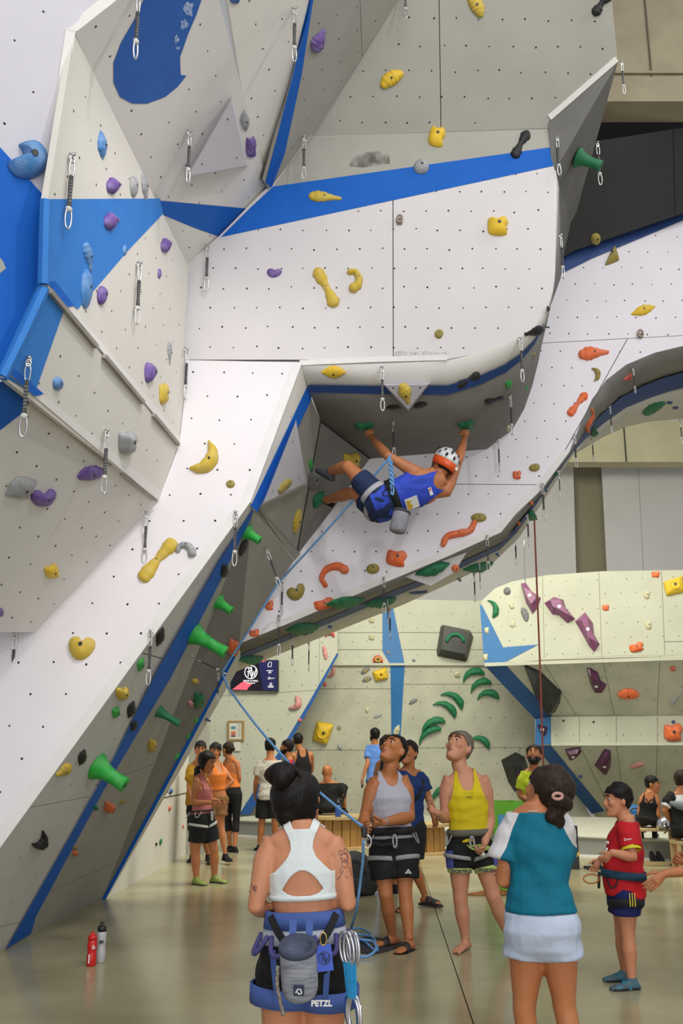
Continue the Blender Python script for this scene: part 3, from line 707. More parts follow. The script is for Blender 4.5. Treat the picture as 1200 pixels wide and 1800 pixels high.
TABLE = '''
561 68 drop 36 26 62 p|purple fin hold high on the grey facet beside the long blue stripe
440 258 lump 18 38 0 p|purple hold wedged beside the white triangular volume
200 326 drop 32 30 8 p|upper of two purple horn holds stacked above the light blue band
196 388 drop 34 32 8 p|chalky purple horn hold on the light blue band
292 430 drop 28 26 15 p|purple horn hold on the cream wall just below the light blue band
279 481 egg 10 18 0 p|tiny purple half-dome hold below the purple horn on the cream wall
177 519 egg 24 34 -8 p|purple half-dome hold next to the long blue oval hold
261 655 mitt 30 36 -10 p|purple two-lobed hold above the yellow knob and grey thumb hold
482 480 mitt 26 16 0 p|small purple hold alone on the white lead wall below the blue band
160 832 bean 38 24 12 p|purple chalked hold beneath the lower steel ledge behind a quickdraw
76 874 mitt 44 30 10 p|purple two-lobed hold beside the big ribbed grey hold
1 1076 egg 10 16 0 p|purple hold cut off by the edge of the photo on the shaded overhang
47 282 pac 70 68 0 b|big round blue hold with a bite out of it on the nearest prow
178 255 lens 50 24 98 b|blue leaf-shaped hold upright on the cream wall
154 454 drop 46 22 -70 b|upper chalky blue drop hold on the light blue band
149 508 egg 26 72 0 b|long blue oval hold hanging below the blue drop
218 440 egg 11 20 0 b|small blue knob where the light blue band meets cream paint
100 674 egg 20 24 0 b|small blue dome hold alone between the two steel ledges
412 -1 egg 18 14 0 B|blue hold cut off by the upper picture edge
362 1264 egg 20 19 0 B|smooth blue ball hold on the pale flank of the prow
430 212 lens 38 16 95 g|grey chalked hold beside the white triangular volume above a purple one
233 328 egg 20 38 5 g|rounder grey hold of the pair above the light blue band
253 327 lens 54 18 105 g|long grey hold of the pair in the corner above the light blue band
297 622 drop 34 14 -85 g|grey thumb-shaped hold near the concave corner
220 777 lump 40 42 0 g|large chalky grey rounded hold next to the lower steel ledge
37 857 lens 58 38 25 g|big ribbed grey hold on the shaded overhang
740 294 egg 28 26 0 g|dark grey egg hold on the blue band of the lead wall
327 967 hook 28 26 -30 g|grey three-pronged hold beside the long yellow bone hold
688 139 bean 34 26 35 Y|yellow kidney hold high on the grey part of the lead wall
836 10 bean 34 24 -60 y|yellow hold at the very top edge of the lead wall
767 241 lump 30 36 -10 Y|yellow knobbly hold just above the blue band near the grey egg
573 347 drop 50 20 -4 y|chalked yellow teardrop hold on the blue band
573 505 bone 58 24 -62 y|yellow bone-shaped hold with a white chalked end
622 493 hook 32 28 -95 y|yellow claw hold to the side of the bone-shaped one
874 398 lump 38 34 0 Y|yellow winged hold near the rounded edge of the lead wall
771 587 egg 15 17 -20 o|small olive hold near the rounded lower edge of the lead wall
285 692 lump 24 38 0 y|yellow knob hold with white top beside the concave corner
362 808 moon 56 44 -125 y|chalky yellow crescent hold on the brightly lit slab
405 851 egg 16 14 0 o|small olive disc hold right of the chalky crescent
277 985 bone 72 28 50 y|long yellow bone hold on the brightly lit slab
90 1004 lump 26 24 15 Y|yellow ribbed hold on the shaded overhang
144 1139 mitt 46 42 0 y|yellow heart-shaped hold low on the slab
586 654 lens 42 22 0 Y|bright yellow bowl hold under the lip of the block
500 854 bean 38 16 28 o|olive sausage hold on the white wedge below the block
521 916 bean 38 18 65 y|yellow sausage hold in the dark corner below the wedge
617 808 lump 30 26 0 y|yellow hold behind the climber's knee
935 622 egg 16 20 0 y|yellow hold peeping round the edge of the curved underside
893 752 egg 12 18 0 c|pale hold low on the curved underside behind a quickdraw
214 1218 mitt 28 24 10 y|yellow hold near the top black fins of the prow
110 1355 drop 30 20 -150 y|yellow wedge hold low near the slab edge of the prow
265 1309 lump 22 38 -20 y|yellow and chalk-white knob between the two blue stripes
131 1489 egg 16 12 0 o|olive dish hold above the small orange ball
343 1197 egg 18 12 0 y|small yellow hold near the top of the second blue stripe
914 255 bone 38 20 62 k|black bone-shaped hold on the blue band near the edge of the block
1056 8 bone 32 20 55 k|black hold at the top corner of the lead wall
822 668 bone 34 17 30 k|black twin-lobed hold on the pale curved lip
713 694 drop 28 24 -70 y|yellow wedge hold on the small white triangle under the lip
692 714 bean 20 14 8 k|black hold peeking out behind the small white triangle on the quickdraw side
739 709 bean 22 18 25 k|black hold peeking out behind the small white triangle away from the quickdraw
868 702 bone 34 18 25 k|black twin-lobed hold beneath the green one on the curved underside
961 543 lump 12 30 0 k|black hold seen edge-on around the curved rim of the block
936 583 drop 28 18 200 k|black fin hold by the green ring at the rim of the block
392 1002 lump 20 34 -20 k|black hold on the first blue stripe beside the green horn
427 962 bean 28 15 60 k|black hold tucked under the upper green fin
281 1119 lens 36 18 65 k|black fin hold beside the quickdraw near the biggest green horn
366 1132 lump 16 14 0 k|black knob half hidden below the biggest green horn
230 1247 lens 32 18 65 k|upper black fin hold left of the first blue stripe
234 1275 lens 32 20 50 k|black fin hold on the first blue stripe
144 1331 lens 30 18 65 k|black fin hold above the yellow wedge hold
70 1478 moon 34 30 -135 k|lowest black hold with a notch on the prow
549 842 lump 26 36 10 s|grey and black knob under the climber's upper shoe
1015 277 trumpet 44 40 0 D|dark green horn on the dark side face of the block
434 936 trumpet 28 34 0 G|bright green fin horn at the top of the first blue stripe
383 1058 trumpet 30 34 0 G|bright green cup hold right of the first blue stripe
340 1114 trumpet 66 46 0 G|biggest chalky green horn of the prow
247 1168 lens 26 16 65 G|small green leaf hold below the quickdraw on the prow
203 1252 lens 22 18 60 G|small green hold beside the upper black fin
278 1250 trumpet 44 26 0 D|slim dark green horn between the two blue stripes
170 1347 trumpet 62 56 0 G|wide green horn over the first blue stripe low down
167 1419 egg 14 16 0 D|dark green hold beside the orange block on the blue stripe
215 1409 bean 18 11 20 o|small olive hold beside the orange block
347 1230 lump 26 36 -20 D|dark green ring-like hold at the second blue stripe
345 1266 lens 18 9 45 G|topmost of three thin green chips on the pale flank
331 1294 lens 20 8 45 G|middle of three thin green chips on the pale flank
311 1329 lens 28 8 40 G|lowest and longest of three thin green chips on the pale flank
640 748 lump 38 18 0 D|dark green hold in the climber's bent-arm hand
818 746 lump 30 22 10 D|green hold gripped by the climber's stretched arm
891 673 lump 20 24 0 G|bright green hold between the navy stripe and black holds
921 682 lump 15 24 10 G|green hold at the far end of the curved underside
957 574 hook 34 22 -60 D|green ring hold sticking out behind the rim of the block
560 878 lens 34 20 60 D|dark green foothold under the climber's lower shoe
545 816 egg 10 20 0 G|green sliver of a hold beside the climber's upper shoe
1045 621 drop 44 24 6 r|orange club-shaped hold below the long seam of the middle wall
1014 711 bone 38 16 52 r|orange bar hold above the arch edge
1034 738 snake 58 20 60 r|orange snake hold curling over the arch edge
908 835 lump 16 16 0 r|small orange hold by a quickdraw on the middle wall
806 938 snake 66 24 25 r|orange branch-shaped hold near the lower edge of the middle wall
696 981 lump 38 30 -10 r|large orange two-lobed hold under the climber
586 1009 hook 48 26 20 r|orange hook hold low on the middle wall
473 1064 lump 16 18 0 r|small orange hold where blue rope crosses the middle wall
569 1062 lump 38 20 15 r|orange block under the lower edge next to the green plates
447 1113 lump 20 14 10 r|small orange hold in the dark corner under the middle wall
408 1137 lump 26 38 -25 r|orange and chalk-white hold behind the blue rope
190 1418 block 30 28 -15 r|orange block hold low on the first blue stripe
131 1499 egg 18 16 0 r|small orange ball at the lowest part of the first blue stripe
334 1236 egg 14 14 0 n|pink chalked hold on the dark green ring
1130 546 lens 44 18 18 Y|yellow leaf hold on the middle wall beneath the blue band
1073 450 tri 26 26 20 o|olive wedge hold touching the blue band of the middle wall
1046 420 egg 18 22 0 o|olive dome hold on the blue band of the middle wall
1047 658 moon 22 18 -80 o|olive hook hold between two orange ones
939 822 egg 20 14 10 o|olive disc above the seam end of the middle wall
841 910 egg 28 16 0 o|olive disc above the orange branch hold
655 1000 egg 24 18 5 o|olive disc next to the large orange two-lobed hold
521 1041 mitt 34 26 30 o|pale olive shell hold low on the middle wall
1101 661 tri 20 14 0 R|red triangular hold on the arch underside
608 1056 lens 70 24 18 D|green plate on the underside right of the orange block
668 1055 lens 60 16 20 D|second green plate hanging further along the underside
760 1000 lens 62 26 18 D|green plate on the white kite volume
533 1102 lens 62 30 20 D|green plate near the three thin quickdraws
440 1155 lens 48 18 8 D|green plate just above the wall television
840 993 lens 76 20 25 D|long green plate past the white underside wedge
931 905 lens 46 18 60 D|green plate at the edge near the red-brown rope
976 832 egg 22 20 0 D|green hold dangling below the arch start
1148 716 bean 46 20 50 D|dark green long hold on the pale band under the arch
1040 756 tri 26 30 40 D|dark green fin at the foot of the arch
579 1100 egg 16 12 10 B|blue disc on the underside beyond the green plate
735 1040 bean 52 12 10 v|navy bar hold at the lower rim of the underside
806 1017 egg 18 14 0 s|dark ball hold past the white underside wedge
873 973 egg 16 14 20 B|blue ball at the corner of the underside
957 861 egg 13 22 0 B|blue oval at the edge below the arch start
1176 707 egg 12 8 0 v|upper of two tiny navy holds under the arch
1186 716 egg 12 8 10 v|lower of two tiny navy holds under the arch
800 999 egg 14 14 0 r|orange knob at the tip of the white underside wedge
911 920 egg 12 12 0 r|lower orange knob at the edge below the arch
933 884 egg 12 12 0 r|upper orange knob at the edge below the arch
653 1090 lump 11 11 0 c|upper of two cream crimps on the back wall left of the blue figure
653 1120 lump 11 11 0 c|lower of two cream crimps on the back wall left of the blue figure
855 1108 lump 9 12 0 c|upper cream crimp on the blue kite
853 1155 lump 9 13 0 c|lower cream crimp on the blue kite
899 1065 lump 9 12 20 c|cream crimp beside the topmost purple volume
900 1097 lump 9 12 0 c|cream crimp below the black slotted hold
803 1185 lump 11 11 0 c|cream crimp left of the green arches
1136 1046 lump 11 14 0 c|upper of two cream crimps near the seam on the pale bulge
1139 1099 lump 11 15 0 c|lower of two cream crimps near the seam on the pale bulge
645 1248 egg 7 9 0 c|cream dot hold above the man in light blue
664 1160 moon 16 18 0 R|red sloper on the back wall above the yellow jug
1064 1068 lump 13 11 0 r|small orange crimp between the purple volumes and the seam
1118 1138 lump 27 16 15 r|orange sloper at the ledge of the pale bulge
1104 1220 bean 29 18 0 r|orange sloper under the pale bulge
1182 1287 lump 35 32 0 r|big orange rounded hold low at the far end of the boulder wall
1120 1345 bean 20 9 15 n|chalky orange edge above the seated youth
1152 1010 block 14 10 0 r|orange crimp at the top rim of the boulder wall
1182 1175 lump 10 9 0 R|tiny red hold below the ledge of the boulder wall
580 1115 moon 15 16 0 R|red hold at the top of the pale television wall
571 1147 bean 22 8 -80 n|pink ring-shaped hold below the red one
583 1181 moon 20 14 -110 n|pink ring hold on the blue edge
520 1237 moon 24 22 -120 n|pink and red hook hold left of the blue edge
571 1203 egg 7 7 0 R|red dot hold on the blue edge
527 1266 egg 7 7 0 R|lower red dot hold on the blue edge
669 1186 block 26 20 15 Y|yellow box jug on the back wall with a dark pocket
567 1288 block 30 38 -15 Y|yellow jug with a round pocket beside the blue edge
1185 1031 block 36 28 15 Y|large yellow jug at the top edge of the boulder wall
697 1285 lens 24 12 70 c|pale yellow leaf hold at the foot of the blue figure
642 1179 bean 14 8 30 s|upper dark edge beside the yellow box jug
645 1194 bean 14 8 20 s|lower dark edge beside the yellow box jug
664 1258 bean 13 6 25 g|grey edge above the man in light blue
726 1233 bean 14 7 30 s|dark bar hold left of the green arches
596 1279 egg 8 7 30 s|tiny dark hold right of the round-pocket jug
597 1313 lens 13 8 -60 g|grey chip above the bald man
727 1161 egg 7 5 0 s|tiny dark hold below the black volume
682 1147 lens 12 6 -50 s|dark chip on the blue figure
891 1039 egg 13 14 0 s|black slotted ball near the top rim of the boulder wall
922 1080 bean 20 12 -70 s|black slotted edge below the topmost purple volume
1020 1365 egg 7 6 0 B|tiny blue hold on the lower blue diagonal
1183 1269 egg 7 6 0 v|tiny navy hold above the big orange one
990 1267 egg 4 4 0 k|left black dot on the pale strip of the boulder wall
1043 1269 egg 4 4 0 k|right black dot on the pale strip of the boulder wall
1188 1227 drop 26 9 50 g|long pale blue-grey chip at the far edge under the bulge
294 1392 egg 6 8 0 R|upper red chip on the low white wall
297 1421 egg 8 9 0 R|middle red chip on the low white wall
321 1453 egg 5 7 0 R|lowest red chip on the low white wall
282 1480 lens 13 7 70 D|dark green leaf on the low white wall
274 1484 egg 8 6 0 k|black nub on the low white wall
299 1391 egg 14 10 20 B|dark blue hold on the edge of the low white wall
322 1348 egg 1 1 0 R|-
'''
GN = dict(y='yellow', Y='yellow', o='olive', p='purple', b='blue', B='blue', g='grey', G='green', D='green', k='black', r='orange', R='red', n='pink', c='cream', v='navy', s='dark grey')
for ln in TABLE.strip().split('\n'):
    a, lab = ln.split('|')
    if lab == '-': continue
    px, py, typ, L, W, ang, col = a.split(); px, py = float(px), float(py)
    lab = lab.replace('upper picture edge', 'top edge of the photo')
    back = py > 1000 and px > 500 or px > 840 and py > 1000
    hh = None
    if typ == 'trumpet': hh = float(L)
    if typ == 'lens' and col == 'D' and float(L) > 44: hh = 15
    root = hold(px, py, typ, float(L), float(W), float(ang), col, lab, GN[col] + ' climbing holds', hh)
    if 'jug' in lab:           # dark pocket of a jug with a rim
        p, n, e1, e2, s = frame_at(px, py); h0 = .42 * min(float(L), float(W)) * s; r = .24 * min(float(L), float(W)) * s
        u = unit(e1); w = np.cross(n, u); mb = MB(); rings = []
        for rr, z in ((1.5, .6), (1.4, 1.0), (1.1, 1.08), (.95, 1.0), (.85, .75)):
            rings.append([p + n * h0 * z + (u * math.cos(t) + w * math.sin(t) * .85) * r * rr for t in np.arange(14) * 2 * PI / 14])
        mb.loft(rings, caps=(False, False)); mb.obj('rim', HC['Y'], root, True)
        mb = MB(); mb.add([p + n * h0 * .93 + (u * math.cos(t) + w * math.sin(t) * .85) * r * .93 for t in np.arange(14) * 2 * PI / 14], [list(range(14))]); mb.obj('pocket', mat('pocket_dark', (.10, .085, .04), .7), root)

# ---- green arch-shaped holds on the back wall
for (px, py, L, W, ang, lab) in (
        (829, 1187, 38, 24, 25, 'topmost green arch hold of the stack of three'), (842, 1205, 38, 22, 28, 'middle green arch hold of the stack of three'),
        (856, 1223, 36, 24, 5, 'lowest green arch hold of the stack of three'), (795, 1228, 42, 24, -32, 'upper green arch hold of the pair left of the stack'),
        (782, 1244, 42, 24, -28, 'lower green arch hold of the pair left of the stack'), (758, 1275, 44, 24, 30, 'upper green arch hold above the dark-shirted man'),
        (752, 1292, 46, 22, 38, 'lower green arch hold above the dark-shirted man'), (843, 1303, 34, 22, -20, "green arch hold behind the yellow-vested man's head"),
        (775, 1394, 44, 24, 32, 'green arch hold at hand height beside the yellow-vested man'), (866, 1068, 30, 20, -70, 'green claw hold near the tip of the blue kite')):
    flip = ang < 0
    hold(px, py, 'claw', L, W, ang if flip else ang + 0, 'D', lab + ' on the back wall', 'green arch holds', 9, bolt=False)

# ---- faceted volumes
def volume(name, outer, inner, h, mats, label, group=None, cat='climbing volume', off=(0, 0)):
    cx = sum(p[0] for p in outer) / len(outer); cy = sum(p[1] for p in outer) / len(outer)
    p, n = hit(cx + off[0], cy + off[1]); pl = (p, n); root = empty(name, p, label, cat, group); mb = MB()
    o = [on(pl, *q) - n * .004 for q in outer]; i = [on(pl, *q) + n * h for q in inner]
    mo, mi = len(o), len(i)
    mb.add(o + i, [])
    k = 0; fs = []
    # stitch the two loops by walking both round
    a = b = 0
    while a < mo or b < mi:
        if b >= mi or (a < mo and a / mo <= b / mi): fs.append([a % mo, (a + 1) % mo, mo + b % mi]); a += 1
        else: fs.append([a % mo, mo + (b + 1) % mi, mo + b % mi]); b += 1
    fs.append([mo + j for j in range(mi)]); mb.f += fs; mb.m += [0] * len(fs)
    mb.obj('body', mats, root)
    c = sum(i) / mi
    mb = MB(); r = 3.2 * scale_at(p); u = unit(np.cross(n, [0, 0, 1])); w = np.cross(n, u)
    return root, c, n, u, w, r
PV = [
    ([(915, 1027), (923, 1023), (933, 1038), (951, 1051), (944, 1070), (936, 1080), (924, 1060)], [(921, 1036), (934, 1044), (942, 1056), (934, 1066), (926, 1052)], .22, 0, 'topmost purple faceted volume near the rim of the pale bulge'),
    ([(956, 1060), (973, 1049), (990, 1054), (994, 1068), (1011, 1088), (997, 1096), (982, 1082), (970, 1080)], [(968, 1060), (984, 1058), (990, 1072), (1000, 1085), (984, 1076), (972, 1070)], .22, 0, 'middle purple faceted volume of the diagonal row on the pale bulge'),
    ([(1010, 1092), (1028, 1076), (1042, 1095), (1044, 1115), (1054, 1132), (1044, 1147), (1034, 1135), (1024, 1116)], [(1022, 1094), (1032, 1090), (1036, 1112), (1045, 1130), (1034, 1124), (1028, 1108)], .22, 0, 'lowest purple faceted volume of the diagonal row on the pale bulge'),
    ([(1030, 1174), (1036, 1173), (1050, 1181), (1056, 1196), (1066, 1203), (1062, 1213), (1044, 1217), (1037, 1202)], [(1037, 1179), (1048, 1187), (1052, 1200), (1056, 1208), (1046, 1208), (1041, 1196)], .16, 1, 'dark purple volume under the pale bulge'),
    ([(943, 1273), (952, 1274), (963, 1278), (961, 1288), (957, 1296), (947, 1285)], [(949, 1277), (957, 1280), (955, 1286), (950, 1283)], .12, 1, 'small dark purple volume on the blue diagonal'),
    ([(992, 1317), (1008, 1314), (1019, 1313), (1022, 1322), (1014, 1330), (1000, 1336)], [(1000, 1319), (1013, 1317), (1010, 1326), (1002, 1329)], .12, 1, 'small dark purple volume beside the blue diagonal'),
    ([(1062, 1316), (1073, 1319), (1074, 1335), (1072, 1350), (1062, 1363), (1044, 1345), (1052, 1332)], [(1062, 1322), (1067, 1336), (1064, 1352), (1054, 1344), (1058, 1332)], .16, 1, 'long dark purple volume behind the boy in red'),
]
for outer, inner, h, d, lab in PV:
    root, c, n, u, w, r = volume('boulder_volume', outer, inner, h, M_VDP if d else M_VPUR, lab, 'purple volumes')
    mb = MB(); mb.add([c + n * .006 + (u * math.cos(t) + w * math.sin(t)) * r for t in np.arange(8) * PI / 4], [list(range(8))]); mb.obj('emblem', mat('emblem_white', (.7, .66, .68), .5), root)
volume('boulder_volume', [(919, 1166), (950, 1180), (987, 1216), (984, 1235), (976, 1252), (956, 1247), (938, 1218)], [(938, 1182), (960, 1200), (972, 1222), (962, 1236), (946, 1212)], .35, M_VBLK, 'long black faceted volume on the blue diagonal', 'black volumes')
mbk = volume('boulder_volume', [(936, 1188), (944, 1186), (956, 1212), (952, 1232), (944, 1218)], [(942, 1194), (950, 1212), (948, 1222)], .40, M_VDP, 'purple hold mounted on the long black volume', 'purple volumes')
root, c, n, u, w, r = volume('boulder_volume', [(774, 1101), (778, 1098), (826, 1108), (832, 1120), (821, 1161), (816, 1163), (768, 1153), (767, 1144)], [(779, 1107), (823, 1116), (814, 1154), (773, 1146)], .32, M_VBLK, 'black square block volume on the back wall carrying a green arch', 'black volumes')
p0 = c; u = unit(on((c, n), 810, 1130) - on((c, n), 780, 1130)); w = np.cross(n, u); w = w if w[2] > 0 else -w
rr = empty('climbing_hold', p0, 'thin green arch hold on the black square volume', 'climbing hold', 'green arch holds'); mb = MB()
mb.tube([p0 + n * .01 + u * .19 * math.cos(t) + w * (.20 * math.sin(t) - .06) for t in np.linspace(.02, PI - .02, 14)], [.01] + [.045] * 12 + [.01], 6); mb.obj('body', HC['D'], rr, True)
volume('boulder_volume', [(880, 1336), (906, 1322), (922, 1330), (930, 1355), (922, 1385), (904, 1392), (893, 1375)], [(896, 1340), (912, 1338), (918, 1356), (908, 1374)], .32, M_VBLK, 'black faceted volume behind the man in lime', 'black volumes')
volume('boulder_volume', [(898, 1346), (912, 1344), (920, 1362), (910, 1380), (898, 1372)], [(904, 1352), (912, 1354), (908, 1370)], .40, M_VDP, 'plum hold on the black volume behind the man in lime', 'purple volumes')

# ================================================================== QUICKDRAWS
M_STEEL = mat('steel', (.62, .62, .62), .28, metal=1.0); M_SLING = mat('sling_black', (.022, .022, .024), .8, .8, 60, .3, 200, col2=(.10, .10, .10)); M_RUB = mat('keeper_white', (.52, .52, .48), .6)
M_STITCH = mat('stitch_grey', (.30, .30, .30), .8)
def ring_pts(w, top, bot, n=18, sq=1.0):
    c = (top + bot) / 2; h = (top - bot) / 2
    return [np.array([w * math.cos(t) * (1 + .10 * math.sin(t) * sq), 0, c + h * math.sin(t)]) for t in np.arange(n) * 2 * PI / n]
def make_draw(variant):
    r = empty('quickdraw')
    mb = MB(); mb.box((0, .03, .0), (.075, .02, .09)); mb.tube([(0, .045, .02), (0, -.035, .02)], .022, 8); mb.closed_tube([np.array([.03 * math.cos(t), .0, -.045 + .045 * math.sin(t)]) for t in np.arange(12) * 2 * PI / 12], .012, 6); mb.obj('hanger', M_STEEL, r, True)
    mb = MB(); mb.closed_tube(ring_pts(.034, -.05, -.30), .010, 7); mb.tube([(.031, 0, -.12), (.034, 0, -.25)], .008, 6); mb.obj('carabiner', M_STEEL, r, True)
    mb = MB(); mb.prism([(-.024, -.012, -.27), (.024, -.012, -.27), (.027, -.012, -.40), (.021, -.012, -.55), (.027, -.012, -.68), (.024, -.012, -.74), (-.024, -.012, -.74), (-.027, -.012, -.68), (-.021, -.012, -.55), (-.027, -.012, -.40)], (0, .026, 0))
    mb.obj('sling', M_SLING, r)
    if variant:
        mb = MB()
        for k in range(7): mb.prism([(-.022, -.0135, -.36 - k * .045), (.022, -.0135, -.345 - k * .045), (.022, -.0135, -.352 - k * .045), (-.022, -.0135, -.367 - k * .045)], (0, .001, 0))
        mb.obj('stitching', M_STITCH, r)
    mb = MB(); mb.sphere((0, 0, -.735), (.046, .036, .040), 12, 8); mb.obj('rubber_keeper', M_RUB, r, True)
    mb = MB(); mb.closed_tube(ring_pts(.042, -.70, -1.0, 20, -1), .0115, 7); mb.tube([(-.035, 0, -.77), (-.044, 0, -.93)], .008, 6); mb.obj('carabiner', M_STEEL, r, True)
    return r
DRAWS = '''
237 -14 103 hanging over the painted blue drop
118 275 402 hanging over the corner trim of the nearest prow
328 228 322 beside the large white triangular volume
513 12 108 beside the long blue stripe near the purple fin
529 238 315 in the corner where grey facet meets lead wall
360 428 510 at the lower tip of the upper wall
238 465 570 in the middle of the cream wall
322 615 703 on the concave corner beside the grey thumb hold
40 630 768 in front of the blue painted end of the lower ledge
180 757 868 crossing the lower ledge above a purple hold
252 897 990 on the slab beside the long yellow bone hold
29 1118 1213 lowest one near the edge of the photo
266 1113 1205 next to the black fin on the prow
415 905 995 over the upper end of the first blue stripe
671 643 722 under the lip of the block beside the little white triangle
691 735 806 above the climber with the blue rope clipped in
711 -30 32 cut off at the top of the lead wall
1086 108 165 at the outermost corner of the block near the beam
973 240 308 at the side edge of the block beside the blue band
1044 250 325 behind the green horn on the dark side face
979 415 490 on the navy stripe at the rim of the block
911 592 672 crossing the navy stripe on the curved lip
893 693 765 on the dark curved underside below the black twin hold
872 770 830 at the lower rim of the curved underside
1110 645 692 old tan one on the arch underside
1068 712 763 on the navy stripe of the arch
1008 768 822 at the arch start below the snake hold
1037 768 812 thin one at the foot of the arch
1194 735 780 near the edge of the photo under the arch
977 826 877 beside the dangling green hold
952 854 915 next to the blue oval hold
855 945 1005 on the dark band above the long green plate
840 985 1035 in front of the long green plate
831 1005 1058 lowest one of the group past the white kite volume
902 943 993 beside the blue ball at the corner
922 903 960 in front of the green edge plate
491 1085 1152 longest one under the middle wall near the television
512 1116 1170 second of three above the television
541 1126 1178 third of three above the television
674 1018 1078 nearest of three in a row past the green plates
679 1050 1098 second of three in a row past the green plates
683 1068 1124 furthest of three in a row past the green plates
379 1180 1235 on the pale flank of the prow holding the blue rope
491 1022 1080 on the middle wall where the blue rope passes
416 905 906 -
'''
protos = [make_draw(0), make_draw(1)]; used = [False, False]
def put_draw(p, n, length, label, k, tilt=0, yaw=None):
    o = protos[k] if not used[k] else copy_tree(protos[k]); used[k] = True
    o.location = [float(x) for x in p]; o.scale = (length,) * 3
    ang = math.atan2(n[0], -n[1]) * .5 + rng.uniform(-.5, .5) if yaw is None else yaw
    o.rotation_euler = (0, tilt, ang)
    tag(o, label, 'quickdraw', 'quickdraws hanging on the lead walls'); return o
for i, ln in enumerate(DRAWS.strip().split('\n')):
    a, b, c, *w = ln.split(); w = ' '.join(w)
    if w == '-': continue
    px, py, pe = float(a), float(b), float(c)
    try: p, n = hit(px, py)
    except ValueError: p, n = hit(px - 8, py)
    if abs(p[1]) > 13: p, n = hit(px - 8, py - 6)
    if p[1] > 13: p, n = hit(px - 16, py - 14)
    if p[1] > 13: p, n = at(px, py, 11.0), np.array([0, -1.0, -.3])
    p = p + unit(n) * .035
    q = at(px, pe, p[1]); L = abs(q[2] - p[2])
    put_draw(p, n, L, 'quickdraw ' + w, 1 if p[1] < 8.6 else 0)
# one slanting draw pulled by the rope, and one strained at the prow
pa, na = hit(464, 963); pb = at(487, 1030, pa[1] - .05)
o = put_draw(pa + na * .03, na, np.linalg.norm(pb - pa), 'slanting quickdraw pulled aside by the blue rope', 0, -math.atan2(pb[0] - pa[0], pa[2] - pb[2]), 0)
pc, nc = hit(330, 1151); pd = at(392, 1181, pc[1] - .12)
d = pd - pc
o = put_draw(pc + nc * .04, nc, np.linalg.norm(d), 'quickdraw pulled nearly level by the blue rope on the prow', 1, 0, 0)
o.rotation_euler = (Vector([-x for x in d])).to_track_quat('Z', 'Y').to_euler()

# ---- rusty ring bolts without draws
for (px, py, lab) in ((702, 387, 'bare metal hanger plate alone on the lead wall'), (1124, 588, 'bare rusty hanger plate above the long seam of the middle wall')):
    p, n = hit(px, py); r = empty('bolt_hanger', p, lab, 'bolt hanger', 'bare hangers'); s = scale_at(p); u = unit(np.cross(n, [0, 0, 1])); w = np.cross(n, u); mb = MB()
    mb.closed_tube([p + n * .03 + (u * math.cos(t) * 4.5 + w * math.sin(t) * 7) * s for t in np.arange(12) * 2 * PI / 12], .010, 6); mb.box(p + n * .01 + w * .02, (.045, .02, .05)); mb.obj('plate', mat('rusty_steel', (.33, .26, .2), .5, metal=.6), r, True)

# ================================================================== ROPES
M_ROPE = mat('rope_blue', (.10, .30, .62), .7, .6, 70, .5, 200, col2=(.30, .50, .75)); M_ROPEB = mat('rope_rust', (.25, .06, .035), .7)
def rope(name, pts, r, m, label, n=60, smooth=True):
    q = catopen(pts, n) if smooth else np.array(pts)
    mb = MB(); mb.tube(q, r, 7); o = mb.obj(name, m, None, True, origin=q[0]); return tag(o, label, 'rope')
def A(px, py, Y): return at(px, py, Y)
R_TOP = A(683, 806, 8.35)
R_MID = A(489, 1024, 9.35)
R_LOW = A(391, 1180, 9.55)
R_HAND = A(636, 1452, 7.55)
def sag(a, b, n, s): return [a + (b - a) * t + np.array([0, 0, -s * 4 * t * (1 - t)]) for t in np.linspace(0, 1, n)]
pts = [A(686, 800, 8.35)] + sag(R_TOP, R_MID, 5, .02)[0:] + sag(R_MID, R_LOW, 4, .01)[1:] + [A(393, 1190, 9.5)] + sag(A(400, 1207, 9.4), R_HAND, 9, .10)
q = []
for a, b in zip(pts[:-1], pts[1:]): q += [a + (b - a) * t for t in np.linspace(0, 1, 5)[:-1]]
rope('climbing_rope', q + [pts[-1]], .011, M_ROPE, 'blue climbing rope running from the climber down to the belayer', smooth=False)
tail = [A(638, 1478, 7.55), A(638, 1505, 7.6), A(633, 1550, 7.7), A(626, 1600, 7.85), atz(617, 1640, .05), atz(640, 1655, .02), atz(662, 1672, .015), atz(655, 1648, .02), atz(622, 1643, .03), atz(600, 1655, .03), atz(606, 1676, .015), atz(640, 1682, .015), atz(660, 1670, .03), atz(655, 1655, .04), atz(630, 1650, .05), atz(612, 1636, .03), atz(632, 1632, .02), atz(650, 1640, .02)]
rope('climbing_rope', tail, .011, M_ROPE, 'slack blue rope from the belayer coiled on a dark mat on the floor', 90)
rope('top_rope', [A(936, 868, 12), A(938, 900, 12), A(944, 1050, 12), A(949, 1180, 12), A(953, 1300, 12), A(957, 1420, 12)], .012, M_ROPEB, 'thin rust-brown rope hanging straight down before the boulder wall', 30)
rope('top_rope', [A(921, 950, 12), A(922, 1010, 12), A(923, 1022, 12)], .006, M_STEEL, 'thin grey cord hanging below the green edge plate', 8)

